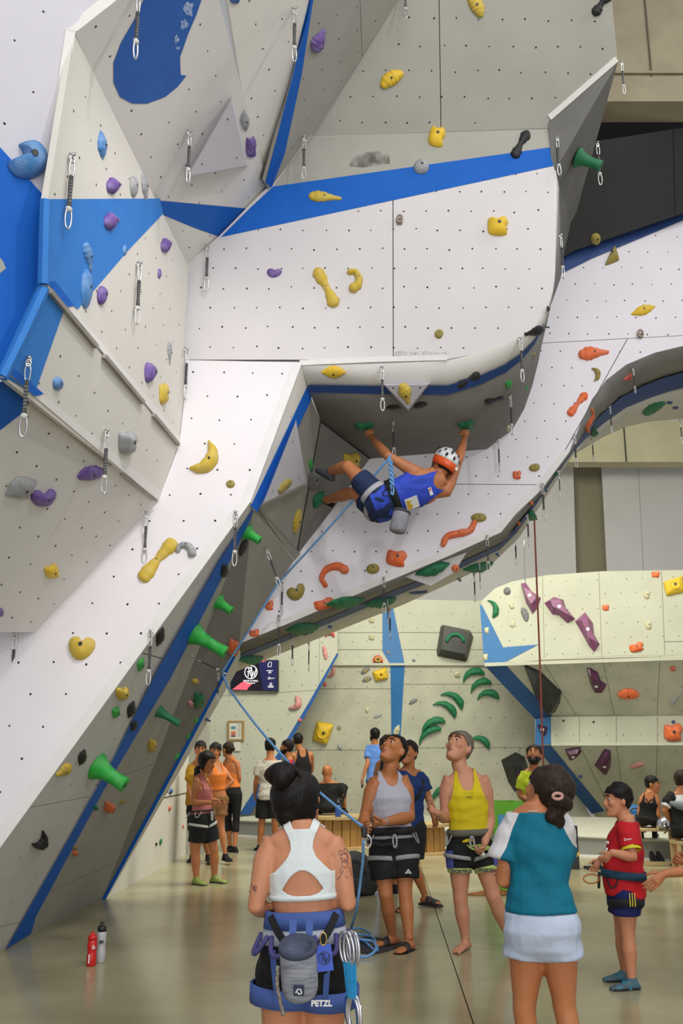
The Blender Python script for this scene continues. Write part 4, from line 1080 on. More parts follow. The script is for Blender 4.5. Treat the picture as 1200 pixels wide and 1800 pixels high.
# ================================================================== THINGS IN THE HALL
M_SCREEN = mat('screen_navy', (.012, .014, .075), .3, emit=.55); M_SWHITE = mat('screen_white', (.85, .85, .9), .4, emit=.7); M_SBLACK = mat('screen_black', (.006, .004, .012), .3, emit=.2)
M_SPINK = mat('screen_pink', (.75, .12, .18), .4, emit=.5); M_BLK = mat('plastic_black', (.012, .012, .013), .45)
pTV = (pM1[0] + pM1[1] * .10, pM1[1])
def flat(parent, name, pl, poly, m, off=0.0, thick=0):
    mb = MB(); pts = [on(pl, *p) + pl[1] * off for p in poly]
    if thick: mb.prism(pts, -pl[1] * thick)
    else: mb.add(pts, [list(range(len(pts)))])
    return mb.obj(name, m, parent, fix=bool(thick))
tv = empty('wall_television', on(pTV, 448, 1188), 'wall television showing a white logo on dark blue and black', 'television')
flat(tv, 'casing', pTV, [(405, 1160), (488, 1160), (488, 1215), (405, 1213)], M_BLK, 0, .08)
flat(tv, 'screen', pTV, [(406, 1161), (487, 1161), (487, 1213.5), (406, 1211.5)], M_SCREEN, .002)
flat(tv, 'dark_picture', pTV, [(406, 1161), (454, 1161), (462, 1213), (406, 1212)], M_SBLACK, .004)
flat(tv, 'picture', pTV, [(408, 1212), (416, 1206), (424, 1200), (431, 1197), (436, 1200), (444, 1202), (437, 1208), (434, 1213)], M_SPINK, .006)
flat(tv, 'picture', pTV, [(456, 1161), (470, 1161), (462, 1164)], M_SPINK, .006)
u = unit(on(pTV, 450, 1188) - on(pTV, 440, 1188)); w = np.cross(pTV[1], u); w = w if w[2] > 0 else -w
c = on(pTV, 441, 1181.5) + pTV[1] * .008; s = scale_at(c)
def stroke(parent, name, c, u, w, s, lines, r, m):
    mb = MB()
    for ln in lines:
        q = [c + u * x * s + w * y * s for x, y in ln]; mb.tube(q, r * s, 5, squash=.3 if len(q) > 9 else 1)
    return mb.obj(name, m, parent, fix=False)
cir = [(11.5 * math.cos(t), 11.5 * math.sin(t)) for t in np.linspace(0, 2 * PI, 28)]
RW = [cir, [(-5, -8), (-3.5, 7.5)], [(-9, 7.5), (-1, 7.8), (1, 4.5), (-2, 1), (-7, .5)], [(-2, 1), (2.2, -10)], [(.5, 9), (3.0, -8.5), (5, 2), (6.5, -7), (9.5, 5)]]
stroke(tv, 'logo', c, u, w, s, RW, .85, M_SWHITE)
def text(parent, name, body, c, u, w, height, m, align='CENTER', bold=0):
    cu = bpy.data.curves.new(name, 'FONT'); cu.body = body; cu.size = height; cu.align_x = align; cu.align_y = 'CENTER'; cu.offset = bold; cu.extrude = .0006
    cu.materials.append(m)
    t = bpy.data.objects.new('tmp', cu); COL.objects.link(t); me = bpy.data.meshes.new_from_object(t.evaluated_get(bpy.context.evaluated_depsgraph_get())); bpy.data.objects.remove(t)
    me.name = name; n = np.cross(u, w); o = bpy.data.objects.new(name, me); COL.objects.link(o)
    M = Matrix(((u[0], w[0], n[0], c[0]), (u[1], w[1], n[1], c[1]), (u[2], w[2], n[2], c[2]), (0, 0, 0, 1)))
    rl = root_loc(parent); o.parent = parent; o.matrix_local = Matrix.Translation(-rl) @ M
    return o
text(tv, 'lettering', 'ROCK & WALL', on(pTV, 441, 1197) + pTV[1] * .01, u, w, 4.2 * s, M_SWHITE, bold=.0015)
stroke(tv, 'text_line', on(pTV, 441, 1201) + pTV[1] * .008, u, w, s, [[(-8, 0), (8, 0)]], .7, M_SWHITE)
for (px, py, ln) in ((474, 1168, [[(-3, -4), (3, -4), (3, 4), (-1, 4), (-3, 1), (-3, -4)]]), (474, 1181, [[(-6, 2), (6, 2)], [(-2, -3), (2, 1)], [(-2, 0), (3, -2)]]), (476, 1192, [[(-6, 0), (-2, 2), (0, -1), (7, 0)], [(-5, -2), (-1, -1)]]), (476, 1205, [[(-5, -3), (5, -3)], [(-5, -1), (5, -1)], [(2 * math.cos(t), 2.5 + 2 * math.sin(t)) for t in np.linspace(0, 6.3, 8)]])):
    stroke(tv, 'logo', on(pTV, px, py) + pTV[1] * .008, u, w, s, ln, .55, M_SWHITE)
# framed chart
pPo = (pM1[0] + pM1[1] * .04, pM1[1])
po = empty('framed_chart', on(pPo, 413, 1284), 'wood-framed colour grading chart on the wall below the television', 'poster')
flat(po, 'paper', pPo, [(402, 1269), (426, 1269), (425, 1300), (401, 1300)], mat('paper', (.62, .61, .52), .7), 0, .03)
M_WFR = mat('frame_oak', (.36, .22, .08), .5, .4, 10, stretch=(1, 1, 8))
for seg in ([(400, 1267), (428, 1267), (428, 1270), (400, 1270)], [(400, 1299), (428, 1299), (428, 1302), (400, 1302)], [(400, 1270), (403, 1270), (403, 1299), (400, 1299)], [(425, 1270), (428, 1270), (428, 1299), (425, 1299)]):
    flat(po, 'frame', pPo, seg, M_WFR, .012, .05)
for k, (y0, col) in enumerate(((1277, (.05, .2, .35)), (1279.5, (.03, .25, .4)), (1285, (.6, .3, .1)), (1287.5, (.6, .12, .08)), (1290, (.55, .06, .06)), (1293, (.03, .02, .03)))):
    flat(po, 'colour_bar', pPo, [(406, y0), (414, y0), (414, y0 + 2), (406, y0 + 2)], mat('bar_%d' % k, col, .7), .004)
for y0 in (1273, 1277, 1281, 1285, 1289, 1293): flat(po, 'text_line', pPo, [(417, y0), (423, y0), (423, y0 + .7), (417, y0 + .7)], mat('ink', (.2, .2, .2), .8), .004)
n2 = flat(None, 'paper_notice', pPo, [(411, 1304), (423, 1304), (423, 1320), (411, 1320)], mat('paper', (0, 0, 0)), 0, .004); tag(n2, 'small white paper notice under the framed chart', 'notice')

# water bottles on the floor
def lathe(mb, base, prof, n=18, mi=0):
    mb.loft([[np.array(base) + np.array([r * math.cos(t), r * math.sin(t), z]) for t in np.arange(n) * 2 * PI / n] for r, z in prof], mi)
def bottle(px, py, h, cb, cc, label, spout=True):
    p = atz(px, py, 0); r = empty('water_bottle', p, label, 'bottle')
    mb = MB(); lathe(mb, p, [(.030, 0), (.036, .01), (.036, h * .30), (.032, h * .36), (.032, h * .46), (.036, h * .52), (.036, h * .70), (.030, h * .78)]); mb.obj('body', cb, r, True)
    mb = MB(); lathe(mb, p, [(.033, h * .765), (.034, h * .88), (.026, h * .90), (.014, h * .92), (.014, h)]); mb.obj('cap', cc, r, True)
    return r, p
M_RED = mat('bottle_red', (.55, .012, .012), .35); M_CLEAR = mat('bottle_clear', (.42, .43, .44), .3)
r, p = bottle(160, 1698, .235, M_RED, M_RED, 'red sports bottle with white print standing on the floor')
q = unit(np.array([CAMP[0] - p[0], CAMP[1] - p[1], 0])); uu = np.array([-q[1], q[0], 0]); uu = uu if uu[0] > 0 else -uu
M_PRINT = mat('print_white', (.8, .8, .8), .5)
mb = MB()
for (x, z) in ((.004, .125), (.016, .125), (.004, .135), (.016, .135), (.010, .145)): mb.box(p + q * .0365 + uu * x + np.array([0, 0, z]), (.009, .004, .007))
mb.obj('print', M_PRINT, r)
mb = MB(); mb.box(p + q * .0345 - uu * .018 + np.array([0, 0, .055]), (.008, .006, .06)); mb.obj('print', M_PRINT, r)
r, p = bottle(176, 1692, .285, M_CLEAR, M_BLK, 'clear sports bottle with black cap behind the red one')
mb = MB(); mb.box(p + q * .036 + np.array([0, 0, .15]), (.03, .004, .02)); mb.obj('print', M_SLING, r)

# cable drum tables
M_PLY = mat('plywood', (.50, .36, .17), .6, .5, 5, .15, 60, stretch=(1, 1, .2)); M_PINE = mat('pine_board', (.42, .22, .06), .6, .6, 6, .15, 60, stretch=(8, 8, .8), dark=.55)
def drum(px, py, R, h, r, nb, label, seed):
    p = atz(px, py, 0); o = empty('cable_drum', p, label, 'table', 'cable drum tables')
    for nm, z in (('flange', .0), ('flange', h - .045)):
        mb = MB(); lathe(mb, p + np.array([0, 0, z]), [(R, 0), (R, .045)], 32); mb.obj(nm, M_PLY, o)
    for k in range(nb):
        a = 2 * PI * k / nb + seed; mb = MB(); R_ = np.array([[math.cos(a), -math.sin(a), 0], [math.sin(a), math.cos(a), 0], [0, 0, 1]])
        mb.box(p + R_ @ np.array([r, 0, 0]) + np.array([0, 0, h / 2]), (.03, 2 * PI * r / nb * .93, h - .09), R_); mb.obj('plank', M_PINE, o)
    return p
DR1 = drum(742, 1500, .46, .46, .34, 18, 'wooden cable drum table behind the two belaying men', .1)
DR2 = drum(590, 1490, .58, .52, .46, 20, 'wider wooden cable drum with the bald man sitting behind it', .05)
r = empty('water_bottle', (0, 0, 0))
pb = at(594, 1436, DR2[1] - .45); pb[2] = .522
r.location = pb; tag(r, 'blue water bottle with dark lid on the wider cable drum', 'bottle')
mb = MB(); lathe(mb, pb, [(.045, 0), (.05, .01), (.05, .15), (.045, .18)]); mb.obj('body', mat('bottle_blue', (.02, .09, .42), .35), r, True)
mb = MB(); lathe(mb, pb, [(.046, .18), (.047, .24), (.02, .25), (.02, .28)]); mb.closed_tube([pb + np.array([.05 + .03 * math.cos(t), 0, .235 + .03 * math.sin(t)]) for t in np.arange(10) * 2 * PI / 10], .008, 5); mb.obj('lid', M_BLK, r, True)

# green bin with a notice
gp = atz(889, 1566, 0); gb = empty('bin_box', gp, 'tall lime green open box with a blue notice on its front', 'box')
M_LIME = mat('lime_board', (.13, .42, .02), .5, .2, 4); a = math.radians(12); Rg = np.array([[math.cos(a), -math.sin(a), 0], [math.sin(a), math.cos(a), 0], [0, 0, 1]])
gw, gd, gh = .36, .34, .985
for (c, sz, nm) in (((0, -gd / 2, gh / 2), (gw, .02, gh), 'front_board'), ((0, gd / 2, gh / 2), (gw, .02, gh), 'back_board'), ((-gw / 2, 0, gh / 2), (.02, gd, gh), 'side_board'), ((gw / 2, 0, gh / 2), (.02, gd, gh), 'side_board'), ((0, 0, .03), (gw, gd, .02), 'bottom_board')):
    mb = MB(); mb.box(gp + Rg @ np.array(c), sz, Rg); mb.obj(nm, M_LIME, gb)
for (c, sz, m) in (((-.03, -gd / 2 - .013, gh * .72), (.20, .004, .27), mat('notice_blue', (.08, .30, .55), .5)), ((-.02, -gd / 2 - .017, gh * .72), (.13, .004, .17), mat('notice_white', (.62, .66, .62), .6))):
    mb = MB(); mb.box(gp + Rg @ np.array(c), sz, Rg); mb.obj('notice', m, gb)
for k in range(5):
    mb = MB(); mb.box(gp + Rg @ np.array((-.02, -gd / 2 - .0195, gh * .80 - k * .03)), (.095 - .02 * (k == 4), .002, .010 if k else .018), Rg); mb.obj('text_line', mat('ink_orange', (.6, .3, .1), .7) if k == 0 else mat('ink', (0, 0, 0)), gb)
# black post with a yellow zigzag
bp_ = atz(1009, 1527, 0); pt = empty('marker_box', bp_, 'narrow black upright box with a yellow zigzag band', 'box')
mb = MB(); mb.box(bp_ + np.array([-.03, 0, .28]), (.17, .17, .56)); mb.obj('body', M_BLK, pt)
mb = MB(); zz = [(-.118, .20), (-.08, .24), (-.05, .19), (-.01, .25), (.02, .20), (.058, .235)]
mb.prism([bp_ + np.array([x, -.089, z]) for x, z in zz] + [bp_ + np.array([x, -.089, z - .045]) for x, z in zz[::-1]], (0, .003, 0)); mb.obj('zigzag_band', mat('zig_yellow', (.65, .42, .02), .5), pt)
# bench
bx = atz(1130, 1522, 0); bn = empty('wooden_bench', bx, 'small plywood bench stool beside the boy in red', 'bench')
M_BIRCH = mat('birch_ply', (.48, .36, .17), .5, .3, 5, .1, 60)
Lb = .66
mb = MB(); mb.box(bx + np.array([Lb / 2 - .05, .22, .475]), (Lb, .50, .03)); o = mb.obj('seat', M_BIRCH, bn)
for (x, y) in ((-.03, 0), (Lb - .14, 0), (-.03, .30), (Lb - .14, .30)):
    mb = MB(); mb.box(bx + np.array([x, y, .23]), (.06, .05, .46)); mb.obj('leg', M_BIRCH, bn)
mb = MB(); mb.box(bx + np.array([Lb / 2 - .08, 0, .03]), (Lb - .12, .04, .05)); mb.obj('stretcher', M_BIRCH, bn)
# helmets / shoes / bags on and under it
hp = bx + np.array([.34, .02, .49]); hl = empty('chrome_helmet', hp, 'shiny silver climbing helmet on the plywood bench', 'helmet')
mb = MB(); mb.loft([[hp + np.array([.105 * k * math.cos(t), .12 * k * math.sin(t), z]) for t in np.arange(18) * 2 * PI / 18] for k, z in ((.98, 0), (1, .05), (.9, .10), (.66, .145), (.3, .165), (.05, .168))]); mb.obj('shell', mat('chrome_shell', (.6, .6, .62), .15, metal=.9), hl, True)
mb = MB(); mb.tube([hp + np.array([.1 * math.cos(t), -.125, .03 + .02 * math.sin(2 * t)]) for t in np.linspace(PI, 0, 10)], .008, 5); mb.obj('strap', M_BLK, hl, True)
def blob_bag(p, size, m, label, cat='bag', name='rucksack', strap=True, seed=0):
    r = empty(name, p, label, cat); mb = MB(); n = 18; rings = []
    for z, k in ((0, .85), (.1, 1), (.35, 1.02), (.6, .95), (.8, .8), (.93, .5), (1, .12)):
        rings.append([p + np.array([size[0] * .5 * k * math.copysign(abs(math.cos(t)) ** .7, math.cos(t)) * (1 + .05 * math.sin(3 * t + seed + z * 4)), size[1] * .5 * k * math.copysign(abs(math.sin(t)) ** .7, math.sin(t)), size[2] * z]) for t in np.arange(n) * 2 * PI / n])
    mb.loft(rings); mb.obj('body', m, r, True)
    if strap:
        mb = MB(); mb.tube([p + np.array([size[0] * .25 * math.cos(t), -size[1] * .5 - .01, size[2] * (.55 + .3 * math.sin(t))]) for t in np.linspace(0, PI, 9)], .014, 6); mb.obj('strap', M_SLING, r, True)
        mb = MB(); mb.box(p + np.array([0, -size[1] * .5 - .012, size[2] * .25]), (size[0] * .5, .05, size[2] * .32)); o = mb.obj('pocket', m, r); b = o.modifiers.new('b', 'BEVEL'); b.width = .02; b.segments = 2
    return r
M_BAG = mat('bag_black', (.014, .014, .016), .7, .4, 9, .2, 60, col2=(.04, .04, .045)); M_BAGB = mat('bag_blue', (.02, .14, .36), .6, .4, 9, .2, 60)
blob_bag(atz(622, 1572, 0) , (.50, .38, .46), M_BAG, 'big black duffel bag on the floor behind the belayer', seed=1)
blob_bag(atz(1132, 1492, 0) + np.array([0, .55, .30]), (.42, .35, .38), M_BAGB, 'blue and dark rucksack on the crash mat behind the boy', seed=2)
dm = atz(634, 1662, 0); t_ = empty('rope_mat', dm, 'dark cloth rope mat under the coiled blue rope', 'mat')
mb = MB(); mb.prism([dm + np.array([.34 * math.cos(t) * (1 + .1 * math.sin(3 * t)), .34 * math.sin(t) * (1 + .08 * math.cos(5 * t)), 0]) for t in np.arange(22) * 2 * PI / 22], (0, 0, .008)); mb.obj('cloth', M_BAG, t_)
def shoe_pair(px, py, ang, m, label, L=.25, name='sandal'):
    for k, sx in enumerate((-.07, .07)):
        p = atz(px, py, 0); d = np.array([math.cos(ang), math.sin(ang), 0]); nrm = np.array([-d[1], d[0], 0]); c = p + nrm * sx * 1.1 + d * .03 * k
        r = empty(name, c, label[k], 'shoe', 'loose footwear'); mb = MB()
        ol = [(-.5, 0), (-.46, .14), (-.2, .15), (.1, .17), (.35, .18), (.5, .05), (.48, -.08), (.3, -.15), (0, -.13), (-.3, -.14), (-.46, -.12)]
        mb.prism([c + d * x * L + nrm * y * L + np.array([0, 0, .0]) for x, y in ol], (0, 0, .028)); mb.obj('sole', m, r)
        mb = MB(); rings = []
        for x in (.02, .12, .24): rings.append([c + d * x * L + nrm * .18 * L * math.cos(t) + np.array([0, 0, .025 + .055 * math.sin(t)]) for t in np.linspace(0, PI, 8)])
        mb.loft(rings, caps=(False, False), closed=False); o = mb.obj('strap', m, r, True); so = o.modifiers.new('s', 'SOLIDIFY'); so.thickness = .008
shoe_pair(1043, 1527, .2, M_BLK, ['front black slider of the pair between woman and boy', 'rear black slider of the pair between woman and boy'], .27)
for k, (x, lab) in enumerate(((1154, 'black shoe standing under the bench beside its pair'), (1166, 'second black shoe under the bench near its far leg'))):
    p = atz(x, 1520, 0) + np.array([0, .12, 0]); r = empty('climbing_shoe', p, lab, 'shoe', 'loose footwear'); mb = MB()
    rings = [[p + np.array([(.05 * w_) * math.cos(t), y, .02 + z + (.045 * h_) * math.sin(t)]) for t in np.arange(12) * 2 * PI / 12] for y, w_, h_, z in ((-.13, .3, .3, .0), (-.10, .8, .7, .01), (-.02, 1, 1.1, .03), (.06, .85, 1.7, .06), (.10, .7, 1.8, .07), (.12, .4, 1.2, .07))]
    mb.loft(rings); mb.obj('upper', M_BAG, r, True); mb = MB(); mb.prism([p + np.array([.04 * math.cos(t), .125 * math.sin(t), 0]) for t in np.arange(14) * 2 * PI / 14], (0, 0, .015)); mb.obj('sole', M_BLK, r)
# heap of orange cord on the floor
op = atz(868, 1572, 0); M_OC = mat('cord_orange', (.42, .16, .04), .7, .5, 40)
pts = [op + np.array([(.12 + .05 * math.sin(k * .7)) * math.cos(k * .9), (.10 + .04 * math.cos(k * 1.3)) * math.sin(k * .9), .012 + .004 * (k % 9)]) for k in range(38)]
rope('spare_rope', pts + [op + np.array([-.3, -.05, .012]), op + np.array([-.2, -.12, .012]), op + np.array([-.05, -.1, .012])], .009, M_OC, 'heap of orange cord on the floor behind the woman in teal', 160)
# ================================================================== PEOPLE
def remesh(mb, vox, smooth=3, fac=.5):
    me = bpy.data.meshes.new('tmp'); me.from_pydata(np.concatenate(mb.v).tolist(), [], mb.f)
    bm = bmesh.new(); bm.from_mesh(me); bmesh.ops.recalc_face_normals(bm, faces=bm.faces); bm.to_mesh(me); bm.free()
    o = bpy.data.objects.new('tmp', me); COL.objects.link(o)
    r = o.modifiers.new('r', 'REMESH'); r.mode = 'VOXEL'; r.voxel_size = vox
    if smooth:
        k = o.modifiers.new('k', 'SMOOTH'); k.factor = fac; k.iterations = smooth
    ev = o.evaluated_get(bpy.context.evaluated_depsgraph_get()); m2 = ev.to_mesh()
    V = np.empty(len(m2.vertices) * 3); m2.vertices.foreach_get('co', V); V = V.reshape(-1, 3)
    F = [list(p.vertices) for p in m2.polygons]
    ev.to_mesh_clear(); bpy.data.objects.remove(o); bpy.data.meshes.remove(me)
    return V, F
def clip_mesh(V, F, sv):               # keep sv>0 with exact edges
    out_v = list(V); cache = {}; fs = []
    def cut(a, b):
        k = (min(a, b), max(a, b))
        if k not in cache:
            t = sv[a] / (sv[a] - sv[b]); cache[k] = len(out_v); out_v.append(V[a] + (V[b] - V[a]) * t)
        return cache[k]
    for f in F:
        s = [sv[i] > 0 for i in f]
        if all(s): fs.append(f); continue
        if not any(s): continue
        q = []; n = len(f)
        for i in range(n):
            a, b = f[i], f[(i + 1) % n]
            if s[i]: q.append(a)
            if s[i] != s[(i + 1) % n]: q.append(cut(a, b))
        if len(q) > 2: fs.append(q)
    used = sorted({i for f in fs for i in f}); mp = {i: k for k, i in enumerate(used)}
    return np.array([out_v[i] for i in used]).reshape(-1, 3), [[mp[i] for i in f] for f in fs]
def add_mesh(name, V, F, mats, parent=None, origin=None, solid=0, mi=None):
    mb = MB(); mb.add(V, F)
    if mi is not None: mb.m = mi
    o = mb.obj(name, mats, parent, True, origin, fix=False)
    if solid: m = o.modifiers.new('s', 'SOLIDIFY'); m.thickness = solid; m.offset = 0
    return o
def skin(name, col, red=.75): return mat('skin_' + name, col, .5, .35, 9, .08, 120, col2=(col[0] * .86, col[1] * .72, col[2] * .66), spec=.4)
def cloth_m(name, col, rough=.85, n=.25, d=.7): return mat('cloth_' + name, col, rough, n, 7, .25, 45, dark=d, spec=.25)
SK = dict(tan=skin('tan', (.40, .150, .055)), pale=skin('pale', (.50, .235, .135)), fair=skin('fair', (.54, .235, .125)), deep=skin('deep', (.30, .11, .04)), warm=skin('warm', (.46, .175, .07)))
M_HAIRK = mat('hair_black', (.006, .005, .0045), .5, .5, 40, .5, 120, col2=(.016, .012, .010), stretch=(1, 1, .25), spec=.2); M_HAIRB = mat('hair_brown', (.018, .010, .006), .5, .5, 40, .5, 120, col2=(.05, .028, .016), stretch=(1, 1, .25), spec=.2)
M_HAIRG = mat('hair_greying', (.10, .075, .055), .6, .6, 50, .5, 120, col2=(.26, .22, .19)); M_EYE = mat('eye_white', (.6, .57, .54), .3); M_IRIS = mat('eye_iris', (.015, .01, .008), .3); M_LIP = mat('lip', (.36, .12, .085), .5)

TORSO_M = [(-.24, .085, .07, 0), (-.13, .150, .100, -.012), (.03, .163, .112, -.016), (.20, .155, .104, -.004), (.42, .146, .100, .006), (.62, .160, .110, .010), (.80, .176, .114, .008), (.93, .165, .098, -.002), (1.03, .118, .074, -.014), (1.12, .066, .058, -.022)]
TORSO_F = [(-.24, .085, .072, 0), (-.13, .152, .104, -.018), (.03, .168, .116, -.024), (.20, .150, .104, -.008), (.45, .122, .090, .004), (.63, .136, .100, .012), (.80, .150, .108, .014), (.93, .142, .088, .0), (1.03, .100, .066, -.012), (1.12, .054, .050, -.02)]
TORSO_C = [(-.24, .085, .08, 0), (-.13, .150, .115, -.01), (.03, .162, .125, -.01), (.22, .160, .132, .010), (.45, .155, .130, .014), (.63, .155, .122, .010), (.80, .155, .112, .004), (.93, .140, .092, -.002), (1.03, .098, .068, -.012), (1.12, .058, .052, -.02)]
HEAD = [(-.118, .026, .072, .03), (-.105, .042, .086, .0), (-.075, .055, .089, -.045), (-.035, .066, .088, -.085), (.015, .073, .090, -.102), (.055, .075, .086, -.104), (.088, .067, .068, -.092), (.110, .046, .038, -.066), (.121, .014, .0, -.03)]
def uloop(p0, pm, p1, n=13): return [p0 + (p1 - p0) * t + (pm - (p0 + p1) / 2) * (1 - abs(2 * t - 1) ** 2.6) for t in np.linspace(0, 1, n)]
class Fig:
    def __init__(s, label, Y0, H, J, hf, sk='tan', kind='m', vox=.009, bw=1.0, lw=1.0, ll=1.0, aw=1.0, bd=1.0, hs=1.0, curl=(.5, .5), hu=None, floor=0.0, group=None, palm=(None, None), bare=False, fup=(None, None), neckr=None, face=True, build=True):
        s.Y0 = Y0; s.s = H / 1.75; s.kind = kind; s.vox = vox; s.label = label; k = s.s
        def jp(v):
            if not isinstance(v[0], str): return at(v[0], v[1], Y0 + (v[2] if len(v) > 2 else 0))
            if v[0] == 'w': return np.asarray(v[1:], float)
            Y = Y0 + (v[2] if len(v) > 2 else 0)
            if v[0] == 's': z = v[3]; return np.array([(v[1] - 600) / F_PX * (Y * CT + (z - CAM_H) * ST), Y, z])      # 's': a seated joint at a given height
            z = floor + .079 * k + (v[3] if len(v) > 3 else 0)      # 'g': an ankle or toe over the floor
            return np.array([(v[1] - 600) / F_PX * (Y * CT + (z - CAM_H) * ST), Y, z])
        s.J = {n: jp(v) for n, v in J.items()}
        j = s.J; s.T = {'m': TORSO_M, 'f': TORSO_F, 'c': TORSO_C}[kind]; s.bw = bw; T0 = s.T
        s.lw = lw * {'m': 1.04, 'f': .90, 'c': 1.0}[kind]
        s.ll = s.lw * ll; s.aw = aw; s.bd = bd
        s.hc = (j['hipL'] + j['hipR']) / 2; s.shc = (j['shL'] + j['shR']) / 2
        s.U = unit(s.shc - s.hc); s.L = np.linalg.norm(s.shc - s.hc)
        s.T = [(t if t <= .9 else 1 + (t - 1) * .66 * k / s.L, a, b, c) for t, a, b, c in T0]; s.T.append((1 + .115 * k / s.L, s.T[-1][1] * .86, s.T[-1][2] * .95, s.T[-1][3])); s.tmax = s.T[-1][0]
        orth = lambda r: unit(r - s.U * np.dot(r, s.U))
        s.Rt = orth(j['shR'] - j['shL']); s.Rb = orth(j['hipR'] - j['hipL'])
        s.hf = unit(hf); u0 = np.array(hu, float) if hu is not None else np.array([0, 0, 1.0]); s.hu = unit(u0 - s.hf * np.dot(u0, s.hf)); s.hr = np.cross(s.hf, s.hu)
        s.hk = k * hs * {'m': 1.07, 'f': 1.03, 'c': 1.12}[kind]; s.head = j['head']
        s.base = np.array([s.hc[0], s.hc[1], floor])
        # --- body
        mb = MB(); s.torso(mb, 0); 
        nb = s.tc_point(1.02, 0, -.018); nh = s.head + (s.hu * -.085 + s.hf * -.022) * s.hk
        nr = (neckr or (.064 if kind == 'm' else .052 if kind == 'f' else .056)) * k
        mb.tube([nb - s.U * .03, nb * .6 + nh * .4, nh * .8 + nb * .2, nh + s.hu * .05 * s.hk], [nr * 1.12, nr * .98, nr * .95, nr * .95], 12)
        for S in 'LR': s.arm(mb, S, 0, 1.0); s.leg(mb, S, 0, 1.0, hip=True)
        for i, S in enumerate('LR'): s.foot(mb, S, 0, fup[i])
        s.headmesh(mb, 0, face)
        for S in 'LR': s.palm(mb, S, palm['LR'.index(S)])
        V, F = remesh(mb, vox, 3)
        fb = MB()
        for i, S in enumerate('LR'): s.fingers(fb, S, curl[i])
        if bare:
            for S in 'LR': s.toes(fb, S)
        if fb.n:
            o = len(V); V = np.concatenate([V] + fb.v); F = F + [[q + o for q in f] for f in fb.f]
        s.o = add_mesh('person', V, F, SK[sk], None, s.base); tag(s.o, label, 'person', group)
        s.skm = SK[sk]
        if face: s.face()
    def R(s, t): return unit(s.Rb + (s.Rt - s.Rb) * np.clip(t, 0, 1))
    def tc_point(s, t, x, y):
        r = s.R(t); f = np.cross(s.U, r); return s.hc + s.U * t * s.L + (r * x + f * y) * s.s
    def dims(s, t):
        T = np.array(s.T); return [np.interp(t, T[:, 0], T[:, i]) for i in (1, 2, 3)]
    def tring(s, t, inf=0, n=22, mul=1.0):
        rx, ry, yo = s.dims(t); r = s.R(t); f = np.cross(s.U, r); a = np.arange(n) * 2 * PI / n
        cx = np.sign(np.cos(a)) * np.abs(np.cos(a)) ** .88; sy = np.sign(np.sin(a)) * np.abs(np.sin(a)) ** .88
        c = s.hc + s.U * t * s.L + f * yo * s.s
        return c + np.outer(cx, r) * (rx * s.bw * s.s * mul + inf) + np.outer(sy, f) * (ry * s.bd * s.bw ** .5 * s.s * mul + inf)
    def torso(s, mb, inf, t0=-.24, t1=9, n=16, flare=0):
        full = t1 >= 1.05; t1 = min(t1, s.tmax)
        ts = sorted({t0, t1} | {T[0] for T in s.T if t0 < T[0] < t1})
        mb.loft([s.tring(t, inf + flare * max(0, .35 - t), n) for t in ts])
        if full:                        # trapezius from the neck down to each shoulder
            for S, e in (('R', 1), ('L', -1)):
                a = s.tc_point(1 + .070 * s.s / s.L, .018 * e, -.022); b = s.tc_point(1 + .020 * s.s / s.L, .10 * e * s.bw, -.016); c = s.J['sh' + S] * .85 + s.hc * .0 + s.shc * .15 + s.U * .004
                mb.tube([a, b, c], [.050 * s.s + inf, .047 * s.s + inf, .034 * s.s + inf], 10)
    def coords(s, V):
        d = V - s.hc; t = d @ s.U / s.L; r = s.Rb + np.outer(np.clip(t, 0, 1), s.Rt - s.Rb); r /= np.linalg.norm(r, axis=1)[:, None]
        f = np.cross(s.U, r); return (d * r).sum(1) / s.s, (d * f).sum(1) / s.s, t
    def hcoords(s, V):
        d = (V - s.head) / s.hk; return d @ s.hr, d @ s.hf, d @ s.hu
    def limb(s, a, m, b, ra, rb, f0, f1, inf, flare):
        P = []; Rr = []
        for t, r in ra: P.append(a + (m - a) * t); Rr.append((t * .5, r))
        for t, r in rb: P.append(m + (b - m) * t); Rr.append((.5 + t * .5, r))
        ts = [x[0] for x in Rr]; pts = []; rad = []
        grid = sorted({f0, f1} | {t for t in ts if f0 < t < f1})
        PA = np.array(P)
        for g in grid:
            pts.append(np.array([np.interp(g, ts, PA[:, i]) for i in range(3)])); rad.append(np.interp(g, ts, [x[1] for x in Rr]) + inf + flare * (g - f0) / max(1e-6, f1 - f0))
        return pts, rad
    def arm(s, mb, S, inf, frac, f0=0.0, flare=0):
        j = s.J; k = s.s * s.lw * (1 if s.kind != 'f' else .92)
        ra = [(0, .060 * k), (.22, .057 * k), (.5, .050 * k), (.8, .042 * k)]; rb = [(0, .040 * k), (.22, .043 * k), (.6, .035 * k), (1, .026 * k)]
        p, r = s.limb(j['sh' + S], j['el' + S], j['wr' + S], ra, rb, f0, frac, inf, flare)
        if f0 == 0:
            ins = s.tc_point(.93, .085 * (1 if S == 'R' else -1) * s.bw, -.005); p = [ins] + p; r = [.055 * k + inf] + r
        mb.tube(p, r, 12)
    def leg(s, mb, S, inf, frac, hip=True, flare=0, f0=0.0):
        j = s.J; k = s.s * s.ll * (1.06 if s.kind == 'f' else 1)
        ra = [(0, .092 * k), (.25, .088 * k), (.55, .075 * k), (.85, .058 * k)]; rb = [(0, .055 * k), (.12, .053 * k), (.35, .057 * k), (.62, .046 * k), (.88, .036 * k), (1, .036 * k)]
        p, r = s.limb(j['hip' + S], j['kn' + S], j['an' + S], ra, rb, f0, frac, inf, flare)
        if hip and f0 == 0:
            p = [j['hip' + S] + s.U * .05 * s.s] + p; r = [.075 * k + inf] + r
        mb.tube(p, r, 14)
